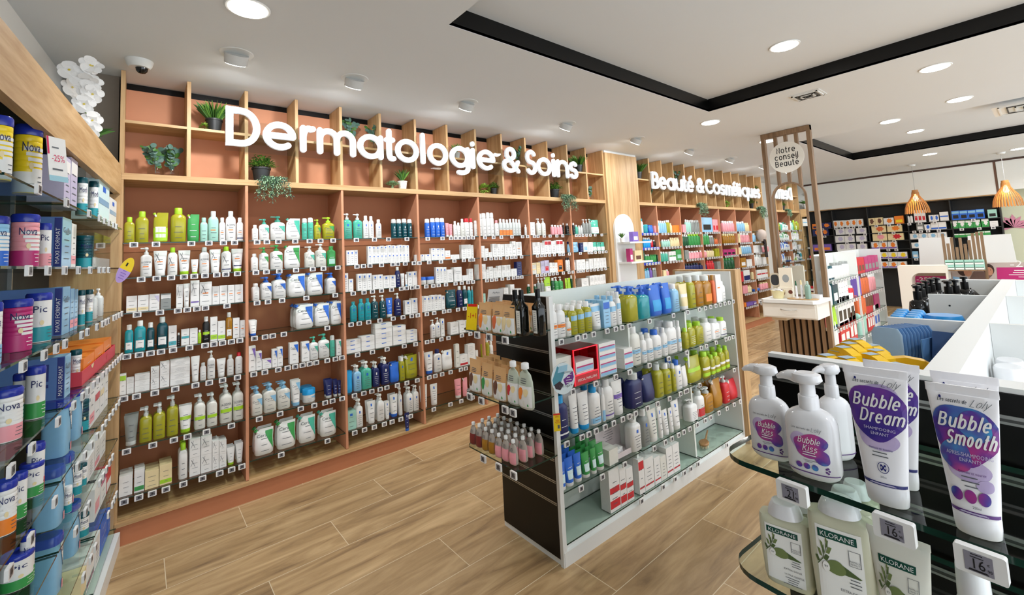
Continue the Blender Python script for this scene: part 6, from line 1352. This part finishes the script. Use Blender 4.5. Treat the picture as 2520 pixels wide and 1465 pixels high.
# ---------------- bin contents ----------------
BZ=1.2355
Zn=(2000,600,4.07)
def bz(u,v,z=1.35): return onz(Zn[0]+u/Zn[2],Zn[1]+v/Zn[2],z)
packs=[(430,965),(370,1005),(310,1045),(270,1085),(150,1125),(350,1150),(600,1025),(640,1075),(590,1115),(590,1170),(840,1215)]
for i,(u,v) in enumerate(packs):
    zz=1.34+.004*(i%3); zz+=.02-.002*i; c=bz(u,v,zz); root=empty('blister_pack',(c.x,c.y,zz-.03),-PI/2-.55+.1*((i*3)%3)); q=MB(); L_=.031
    pts=[(-L_+2*L_*k/10,.012*math.sin(PI*k/10)+.0) for k in range(11)]
    q.prism([(p[0],p[1]+.02) for p in pts]+[(L_,.0),(-L_,.0)],-.0105,.0105,plastic('f3c317',.3,.03),'y'); put_text(q,'APAISYL',INK,lambda u2,v2:(-L_*.7+u2*L_*1.4,-.011,.006+v2*.01),0,1,0,1); 
    q.box(-.012,.008,-.012,.012,.0321,.0325,plastic('9fb4c4',.5)); q.obj('body',root)
    tag(root,f"yellow curved blister pack in the nearest open bin, {ordn(i)} counted from the back of the heap",'blister pack','yellow packs in the nearest open bin')
c=bz(925,1130,1.34); root=empty('blister_pack',(c.x,c.y,1.29),-PI/2+.3); q=MB(); q.prism([(-.045,0),(.045,0),(.045,.035),(.03,.045),(0,.05),(-.03,.045),(-.045,.035)],-.012,.012,plastic('f0bd12',.3,.03),'y'); put_text(q,'APAISYL',plastic('23305c',.5),lambda u2,v2:(u2,-.0125,v2),-.033,.028,.012,.026); q.obj('body',root); tag(root,'largest yellow APAISYL pack at the right of the heap in the nearest bin','blister pack')
BG=glassmat('8fb4d8','blue_plastic_case'); BGS=plastic('5f8cc0',.2,.05)
for i in range(10):
    c=bz(745+34*i,960-4*i,1.33); root=empty('gel_mask',(c.x,c.y,1.27),-.25); q=MB(); q.loft([(0,0,.002,.028),(.03,0,.003,.034),(.075,0,.003,.034),(.09,0,.002,.026)],BGS if i else plastic('a9c6e0',.2),18,3); q.obj('body',root); tag(root,f"blue gel sachet standing in a row in the nearest bin, {ordn(i)} from left",'sachet','blue sachets in the nearest bin')
c=bz(1010,1100,1.3); root=empty('display_carton',(c.x-.01,c.y-.02,1.2365),-.25); q=MB(); q.box(0,.12,-.06,-.057,0,.1,BGS); q.box(0,.12,.0,.003,0,.1,BGS); q.box(0,.12,-.06,.0,0,.003,BGS); q.box(.12,.123,-.06,.003,0,.1,BGS); q.obj('tray',root); q=MB(); q.box(.01,.11,-.052,-.006,.06,.125,plastic('8fb0d4',.3),mside=plastic('3d5f93',.3),xf=lambda p:Matrix.Rotation(.25,4,'Y')@p); q.obj('inner_carton',root); tag(root,'blue carton display with a tilted pale box in the nearest open bin','carton')
for r in range(2):
    for k in range(4):
        c=bz(900+150*r+ -18*k,672+20*k+8*r,1.35); root=empty('bottle_cap_pack',(c.x,c.y,1.24)); q=MB(); q.loft([(0,0,.022,.022),(.085,0,.018,.018),(.105,0,.0195,.0195),(.115,0,.014,.014)],plastic('2f9be0',.3,.03),20,2.6); q.obj('body',root); tag(root,f"bright blue rounded pack, {['left','right'][r]} column, {ordn(k)} from back, in the second bin",'pack','bright blue packs in the second bin')
c=bz(1310,720,1.35); root=empty('round_pack',(c.x,c.y,1.24)); q=MB(); q.loft([(0,0,.04,.04),(.1,0,.045,.045),(.112,0,.04,.04)],plastic('2093dd',.3,.03),28); q.obj('body',root); tag(root,'large round bright blue pack in the second bin','pack')
for i,(u,v) in enumerate([(1255,440),(1200,455),(1150,480),(1100,510),(1060,540),(1440,470),(1530,430),(1370,485)]):
    c=bz(u,v+60,1.33); h=.1; k=-1 if i!=6 else 0
    root=empty('pump_bottle',(c.x,c.y,1.236),.4); q=MB(); q.loft([(0,0,.028,.028),(.07,0,.03,.03),(.1,0,.026,.026),(.11,0,.012,.012)],plastic('0b0b0d',.1),20); q.obj('body',root); q=MB(); q.loft([(.11,0,.013,.013),(.14,0,.013,.013),(.141,0,.006,.006),(.155,0,.006,.006)],BLACK,14)
    q.loft([(.152,0,.016,.012),(.162,0,.016,.012)],BLACK,14)
    if i!=6: q.tube([(0,0,.158),(.03,0,.16),(.052,0,.156)],.006,BLACK,8,r2=.003)
    q.obj('pump',root); tag(root,f"black pump bottle in the third bin of the foreground gondola, {ordn(i)} of the cluster",'pump bottle','black pump bottles in the third bin')
c=onx(2285,745,3.3); root=empty('round_tin',(2.9,-3.42,1.2355)); 
q=MB(); q.loft([(0,0,.03,.03),(.03,0,.06,.06),(.07,0,.062,.062),(.1,0,.04,.04)],plastic('1a0f0a',.2),28); q.obj('body',root); tag(root,'dark brown glossy round tin in the third open bin','tin')
for i,(u,v) in enumerate([(1975,1200),(1960,1270)]):
    c=bz(u,v,1.29); root=empty('white_jar',(c.x,c.y,1.137)); q=MB(); q.loft([(0,0,.032,.022),(.125,0,.033,.023),(.13,0,.034,.024),(.158,0,.033,.023),(.162,0,.03,.02)],GW,32,2.4); q.obj('body',root); tag(root,f"{['rear','front'][i]} white oval topped container in the right hand bin",'container','white containers in the right bin')
c=bz(2085,500,1.3); root=empty('white_jar',(c.x,c.y,1.2)); q=MB(); q.loft([(0,0,.02,.02),(.05,0,.022,.022),(.06,0,.01,.01),(.085,0,.008,.008)],GW,20); q.obj('body',root); tag(root,'small white bottle in the far right bin at the picture edge','container')
# ---------------- console things ----------------
Zj=(1880,620,4.31)
def cs(u,v): return onz(Zj[0]+u/Zj[2],Zj[1]+v/Zj[2],TOP)
CT=TOP+.001; x0=SX-.3
def lp(px,depth): # y on console at pixel px for given x
    f=Frame(depth,0,-PI/2); return -f.s_at(px,TOP,0)
y=lp(1916,x0+.03); root=empty('basket',(x0+.03,y,CT)); q=MB(); CR=plastic('e6d9a8',.7,.08,scale=90); q.loft([(0,0,.05,.05),(.085,0,.07,.07),(.09,0,.075,.075),(.09,0,.066,.066),(.05,0,.055,.055)],CR,28); q.obj('bowl',root); q=MB(); R_=random.Random(3)
for i in range(16): q.box(-.03,.03,-.012,.012,.085,.09,cm('w'),xf=lambda p,a=R_.random()*6.28,t=R_.gauss(0,.4),dx=R_.gauss(0,.02):Matrix.Rotation(a,4,'Z')@Matrix.Rotation(t*.3,4,'Y')@p+Vector((dx,dx,.003*i*.3)))
q.obj('samples',root); tag(root,'cream bowl of small white sachets at the left of the console','bowl')
y=lp(1912,x0+.12); root=empty('makeup_mirror',(x0+.14,y,CT)); q=MB(); q.box(-.02,.02,-.03,.03,0,.2,plastic('e3dccb',.5)); q.loft([(0,0,.055,.08),(.012,0,.055,.08)],plastic('cfc5b0',.5),24,3,xf=lambda p:Vector((-.03+p.z,p.x,.2+p.y))); q.obj('frame',root); q=MB(); q.loft([(0,0,.042,.062),(.001,0,.042,.062)],plastic('3b3d40',.15),24,3,xf=lambda p:Vector((-.032+p.z,p.x,.2+p.y))); q.obj('glass',root); tag(root,'small cream tabletop mirror behind the bowl on the console','mirror')
y=lp(1937,x0+.1); root=empty('display_card',(x0+.1,y,CT)); q=MB(); CC=plastic('eae2d0',.5,.02); q.box(-.015,.015,-.075,.06,0,.34,CC); q.box(-.04,-.014,-.075,.075,0,.12,CC); q.obj('card',root); q=MB()
for dy,dz,r in ((.04,.06,.04),(-.055,.07,.022)): q.add([(-.041,dy+r*math.cos(k*.35),dz+r*math.sin(k*.35)) for k in range(18)],[tuple(range(18))],plastic('6a3424',.6))
q.add([(-.0155,-.01+.035*math.cos(k*.35),.22+.045*math.sin(k*.35)) for k in range(18)],[tuple(range(18))],plastic('9aa0a2',.3)); q.obj('print',root); tag(root,'tall cream display card with brown round marks on the console','display stand')
y=lp(1968,x0-.0); root=empty('tray',(x0,y-.03,CT)); q=MB(); q.loft([(0,0,.075,.15),(.01,0,.08,.155)],OAK,32); q.obj('board',root); tag(root,'oval wooden tray on the console','tray')
for i,(px,h,c_) in enumerate(((1962,.19,'w'),(1975,.2,'w'))):
    y=lp(px,x0); root=empty('serum_tube',(x0,y,CT+.0105)); q=MB(); q.loft([(0,0,.02,.02),(.02,0,.012,.012),(.11,0,.016,.01),(h-.05,0,.022,.003)],GW,18); q.obj('body',root); q=MB(); q.loft([(h-.05,0,.01,.01),(h,0,.006,.006)],cm('G' if i==0 else 'B'),12); q.obj('cap',root); tag(root,f"{['left','right'][i]} slim white tester bottle on the oval tray",'tester bottle','testers on the oval tray')
y=lp(1991,x0); root=empty('lotion_bottle',(x0-.01,y,CT+.0105)); q=MB(); q.loft([(0,0,.034,.026),(.13,0,.034,.026),(.15,0,.02,.02),(.155,0,.012,.012)],plastic('7d9a8b',.25),24,3); q.obj('body',root); q=MB(); q.loft([(.155,0,.014,.014),(.18,0,.013,.013),(.19,0,.008,.008)],plastic('a9bbb0',.3),14); q.obj('cap',root); tag(root,'grey green lotion bottle at the right end of the oval tray','lotion bottle')
y=lp(2010,x0+.12); root=empty('tissue_box',(x0+.1,y,CT)); q=MB(); q.box(-.05,.05,-.05,.05,0,.045,GW); q.obj('box',root); tag(root,'small white box at the right end of the console','box')
# ---------------- arch display on the pillar ----------------
Zr=(1500,500,7.329); yv=-.03
def az(u,v,y=yv-.01): return ony(Zr[0]+u/Zr[2],Zr[1]+v/Zr[2],y)
xa=az(75,450).x; xb=az(415,450).x; xc=(xa+xb)/2; R2=(xb-xa)/2; zt=az(230,200).z-R2; root=empty('arch_display',(xc,yv,0)); q=MB()
n=28; pts=[(-R2,.35)]+[(-R2*math.cos(PI*k/n),zt+R2*math.sin(PI*k/n)) for k in range(n+1)]+[(R2,.35)]
q.prism(pts[::-1],-.03,-.001,WHITE,'y'); q.obj('back_board',root)
SH=[az(250,705,-.15).z,az(280,1065,-.15).z,.98]
for z in SH: q=MB(); q.box(-R2*.85,R2*1.45,-.23,-.0305,z-.022,z,WHITE); q.obj('shelf',root)
tag(root,'white arched display with small shelves on the oak pillar','display shelf')
def onarch(px,z,y=-.16): return DF.s_at(px,z,y)
for (px,z,w,h,c_,l,lb,r) in [(1559,0,.12,.13,'v','#w','violet framed display box, upper shelf of the arched display',0),(1549,1,.06,.17,'P','#w','tall magenta perfume carton, middle shelf of the arched display',1),(1566,1,.16,.14,'B','#K','cream framed display box, middle shelf of the arched display',1),(1546,2,.2,.13,'P','#k','wide plum gift box, lower shelf of the arched display',2)]:
    spawn(DF,onarch(px,SH[z]),-.2,SH[z]+.001,'x',w,h,.06,c_,l,lb,'things on the arched display')
plant('aloe',onarch(1534,SH[0]),-.14,SH[0],.9,'small dark sprig in white pot, upper shelf of the arched display',77)
# ---------------- far gondola products ----------------
J_=(1880,620,4.31)
def g3(k,r,items,n=10):
    row(G3,Z3[r],J_,items,GN[r] if r<3 else 'lowest shelf',f"{['left','right'][k]} bay of the white gondola behind the stand",off=.02,maxd=.2)
    a0,a1=((6.1,7.2),(7.32,8.5))[k]
    for i in range(n): TAGS.append((G3,a0+(a1-a0)*(i+.5)/n,Z3[r],GN[r] if r<3 else 'lowest shelf',f"{['left','right'][k]} bay behind the stand",i,.045))
g3(0,0,"b 655 760 150 wT _T r3;b 762 920 105 we . r5"); g3(1,0,"x 980 1075 60 r #K r3;x 1078 1220 45 P #e r4")
g3(0,1,"b 690 740 300 wT . r2;x 745 800 330 T #w;x 805 905 300 w l r4;b 935 970 360 rw ."); g3(1,1,"x 1000 1040 260 v . r2;b 1045 1130 235 OK . r3;b 1135 1200 230 pw . r3")
g3(0,2,"t 690 740 560 pw .;t 742 800 540 lT . r2;x 805 975 460 w #k r4"); g3(1,2,"b 1020 1100 400 OB . r4;b 1105 1180 400 Kp . r3;x 1182 1235 450 P .")
g3(0,3,"b 735 815 740 ww _T r3;x 830 925 740 r #w r2;x 930 1000 640 r #w r2"); g3(1,3,"b 1040 1110 560 Mr . r3;x 1115 1180 570 r #w r3;x 1185 1240 560 w #b r2")
# ---------------- wall behind tills products ----------------
Q_=(1960,340,4.07)
def wb(r,items,tagsx):
    for k in range(5):
        s=[]
        for it in items.split(';'):
            t=it.split(); 
            if not t: continue
            c=WB.s_at(1960+(float(t[1])+float(t[2]))/2/4.07,Z5[r],.02)
            if -BY[k]<=c<-BY[k+1]: s.append(it)
        if s: row(WB,Z5[r],Q_,';'.join(s),W6[r],f"{ordn(k)} bay of the dark cabinet wall",off=.02,maxd=.2)
    for i,x in enumerate(tagsx.split()): TAGS.append((WB,WB.s_at(1960+float(x)/4.07,Z5[r],-.01),Z5[r],W6[r],'dark cabinet wall',i,.06))
wb(0,"x 160 230 860 o #n;x 245 350 850 n *o;x 362 670 820 w *o r5;x 715 870 800 B *K r2;x 875 980 800 w *o;x 985 1080 780 o #Y;b 1108 1170 765 wk . r2;x 1185 1300 720 w #rl r3;x 1330 1430 770 w *b r2;x 1440 1530 740 w =b;x 1560 1890 720 b #k^c r4;x 1920 2015 715 M #k","262 395 455 518 572 635 800 925 1025 1130 1235 1385 1770")
wb(1,"x 165 325 915 n *o r2;x 395 585 905 w *z r2;x 602 703 900 w *z;x 755 902 880 B *O;x 910 1062 875 B *o;x 1205 1280 850 e #w;x 1285 1348 865 w *b;x 1350 1505 835 w _b r2;x 1550 1850 820 g ^w*w r4;x 1857 1935 805 g ^w*w;x 1940 2025 830 w l","283 540 688 835 972 1180 1245 1318 1425 1655 1830 1970")
wb(2,"x 390 585 980 w *z r2;x 600 705 975 w *z;x 765 912 960 B *p;x 918 1080 955 B *r;x 1140 1510 950 w *c r4;x 1570 1820 955 g ^w r4;x 1825 1950 930 g ^w r2","505 655 850 978 1330")
wb(3,"x 170 355 1065 v #o r2;x 405 600 1060 w *z r2;x 610 710 1060 w *z;x 750 915 1040 w *o_v r2;x 920 1010 1035 w *o_v;x 1155 1345 1045 w *c r2","262 920 1000")
wb(4,"x 830 1115 1140 w *Y_v r3;x 1165 1225 1135 c #w;x 1235 1345 1130 n #b","935 1200 1380")
wb(5,"x 838 1110 1235 w *o_v r3","")
# ---------------- tills ----------------
TXp=8.4
def tbox(nm,px0,px1,py0,py1,x,dep,m,label,cat):
    a=onx(px0,py0,x); b=onx(px1,py1,x); q=MB(); y0,y1=min(a.y,b.y),max(a.y,b.y); zlo,zhi=min(a.z,b.z),max(a.z,b.z); root=empty(nm,(x,(y0+y1)/2,zlo)); q.box(0,dep,y0-(y0+y1)/2,y1-(y0+y1)/2,0,zhi-zlo,m); q.obj('body',root); tag(root,label,cat); return root,(y1-y0)/2,zhi-zlo
CREAM=plastic('dfdbcd',.45,.01)
# white counter portal
a=onx(2208,655,8.0); b=onx(2330,655,8.0); yl,yr=a.y,b.y; root=empty('till_counter',(8.0,yl,0)); w=yl-yr
q=MB(); q.box(0,.25,-w,0,1.06,1.155,CREAM); q.box(0,.25,-.13,0,.0,1.06,CREAM); q.box(0,.25,-w,-w+.02,0,1.06,CREAM)
c0=.1
for k in range(8):
    t0=PI/2*k/8; t1=PI/2*(k+1)/8
    q.prism([(-.13-c0+c0*math.cos(t0),1.06-c0+c0*math.sin(t0)),(-.13-c0+c0*math.cos(t1),1.06-c0+c0*math.sin(t1)),(-.13,1.06)],0,.25,CREAM,'x')
q.obj('body',root); q=MB(); q.box(.0,.004,-.15,-.1,.1,.55,emit('ffe3b0',3,'strip_light')); q.obj('light_strip',root); tag(root,'cream till counter with rounded opening and warm light strip','counter')
q=MB(); q.box(8.36,8.9,-6.2,yr+.02,0,.9,CREAM); o=q.obj('till_counter'); tag(o,'long cream counter carrying the large family poster','counter')
# poster
a=onx(2335,648,8.34); b=onx(2560,690,8.34); z1=a.z; z0=.86; root=empty('poster',(8.335,a.y,z0)); w=2.2; hh=z1-z0
Pf=lambda u,v,k=0:(-.001*k,-u*.62,v)
q=MB(); q.box(0,.012,-w,0,0,hh,plastic('b9aaa3',.6,.12,scale=6)); q.obj('board',root); q=MB()
SK=plastic('b98468',.7,.1,scale=20); HRm=plastic('3a231a',.7,.2,scale=30); SHT=plastic('6f5750',.7,.1); LB=plastic('8fc0e6',.5)
q.add([Pf(0,0,1),Pf(1.0,0,1),Pf(.5,.06,1),Pf(0,.14,1)],[(0,1,2,3)],LB)
for cx,cz,r,m,k in ((.2,.22,.085,HRm,2),(.27,.19,.06,SK,3),(.34,.27,.055,HRm,2),(.36,.25,.042,SK,3),(.43,.28,.05,HRm,2),(.43,.26,.036,SK,4),(.58,.22,.075,HRm,2),(.58,.2,.056,SK,3)):
    q.add([Pf(cx+r*math.cos(j*.3),cz+r*.95*math.sin(j*.3),k) for j in range(21)],[tuple(range(21))],m)
for cx,cz in ((.565,.215),(.6,.215)): q.add([Pf(cx+.006*math.cos(j),cz+.005*math.sin(j),5) for j in range(6)],[tuple(range(6))],HRm)
q.add([Pf(.28,.1,2),Pf(.5,.06,2),Pf(.62,.15,2),Pf(.5,.2,2),Pf(.36,.2,2)],[(0,1,2,3,4)],SHT); q.add([Pf(.6,.05,2),Pf(1.5,.03,2),Pf(1.4,.1,2),Pf(.75,.13,2)],[(0,1,2,3)],SHT)
put_text(q,'BepanthenDerma',plastic('5a5560',.6),lambda u,v:Pf(u,v,2),.07,.48,hh-.06,hh-.025)
MG=plastic('b51f6c',.5); q.add([Pf(.68,.1,3),Pf(1.6,.07,3),Pf(1.6,hh-.06,3),Pf(.69,hh-.06,3)],[(0,1,2,3)],MG); put_text(q,'-25%',cm('w'),lambda u,v:Pf(u,v,4),.88,1.3,.25,.33); lines(q,lambda u,v,e=0:Pf(1.1+u*.35,v,4),cm('w'),.9,.13,.21,4,3,.004)
q.obj('print',root); tag(root,'wide family poster with magenta minus 25 panel on the counter front','poster')
root=empty('poster',(8.29,0,0)); a=onx(2236,700,8.29); q=MB(); q.box(0,.01,a.y-.45,a.y,.3,1.05,plastic('a08d80',.6,.15,scale=8)); q.obj('board',root); q=MB(); q.poly([(-.001,a.y-.07,1.0),(-.001,a.y-.4,1.0),(-.001,a.y-.4,.82),(-.001,a.y-.07,.82)],MG); put_text(q,'-25%',cm('w'),lambda u,v:(-.002,a.y-.09-u*.18,.93+v*.05),0,1,0,1); q.poly([(-.001,a.y-.05,.3),(-.001,a.y-.45,.3),(-.001,a.y-.45,.55),(-.001,a.y-.2,.6)],HRm); q.obj('print',root); tag(root,'smaller matching poster seen through the rounded opening of the till counter','poster')
# monitors
for i,(p0,p1,pt) in enumerate(((2292,2322,585),(2418,2466,578))):
    c=onx((p0+p1)/2,640,8.9); top=onx((p0+p1)/2,pt,8.9).z; w=.2 if i else .17; root=empty('till_screen',(8.85,c.y,.9)); q=MB(); MS=plastic('e6e6e2',.4,.01); q.prism([(-w-.02,.22),(w+.02,.22),(w,top-.9),(-w,top-.9)],0,.04,MS,'x'); q.obj('screen_back',root); q=MB(); q.box(.01,.03,-.03,.03,.0,.25,MS); q.box(-.06,.1,-.1,.1,0,.01,MS); q.obj('stand',root); tag(root,f"white back of the {['left','right'][i]} till screen behind the family poster",'computer screen','till screens')
# slatted soap display
a=onx(2322,600,8.2); b=onx(2418,600,8.2); top=onx(2322,575,8.2).z; zb_=onx(2330,663,8.2).z; root=empty('slatted_display',(8.2,a.y,.9)); w=a.y-b.y; q=MB(); n=9; hs=[1,.8,.92,.72,.9,.78,.85,.98,1]
for k in range(n+1): yy=-w*k/n; hgt=(top-.9)*(hs[k%9] if 0<k<n else 1); q.box(0,.02,yy-.014,yy+.014,zb_-.9 if 0<k<n else 0,hgt,DOAK)
q.obj('slats',root); q=MB(); q.box(-.12,.0,-w,0,zb_-.9-.015,zb_-.9,DOAK); q.box(-.12,0,-w,0,0,.01,DOAK); q.obj('shelf',root); tag(root,'dark oak slatted display in front of the till screens','display stand')
for k in range(4):
    for j in range(2): spawn(Frame(8.09,0,-PI/2),-a.y+w*(k+.5)/4,.0,zb_+.001+j*.062,'x',w*.23,.06,.09,'M','=G|w',f"green and white soap carton on the slatted display, {['lower','upper'][j]} row, {ordn(k)} from left",'soap cartons on the slatted display')
flush_cartons()
flush_tags()
print('counts',PCOUNT,len(TAGS),len(bpy.data.objects))
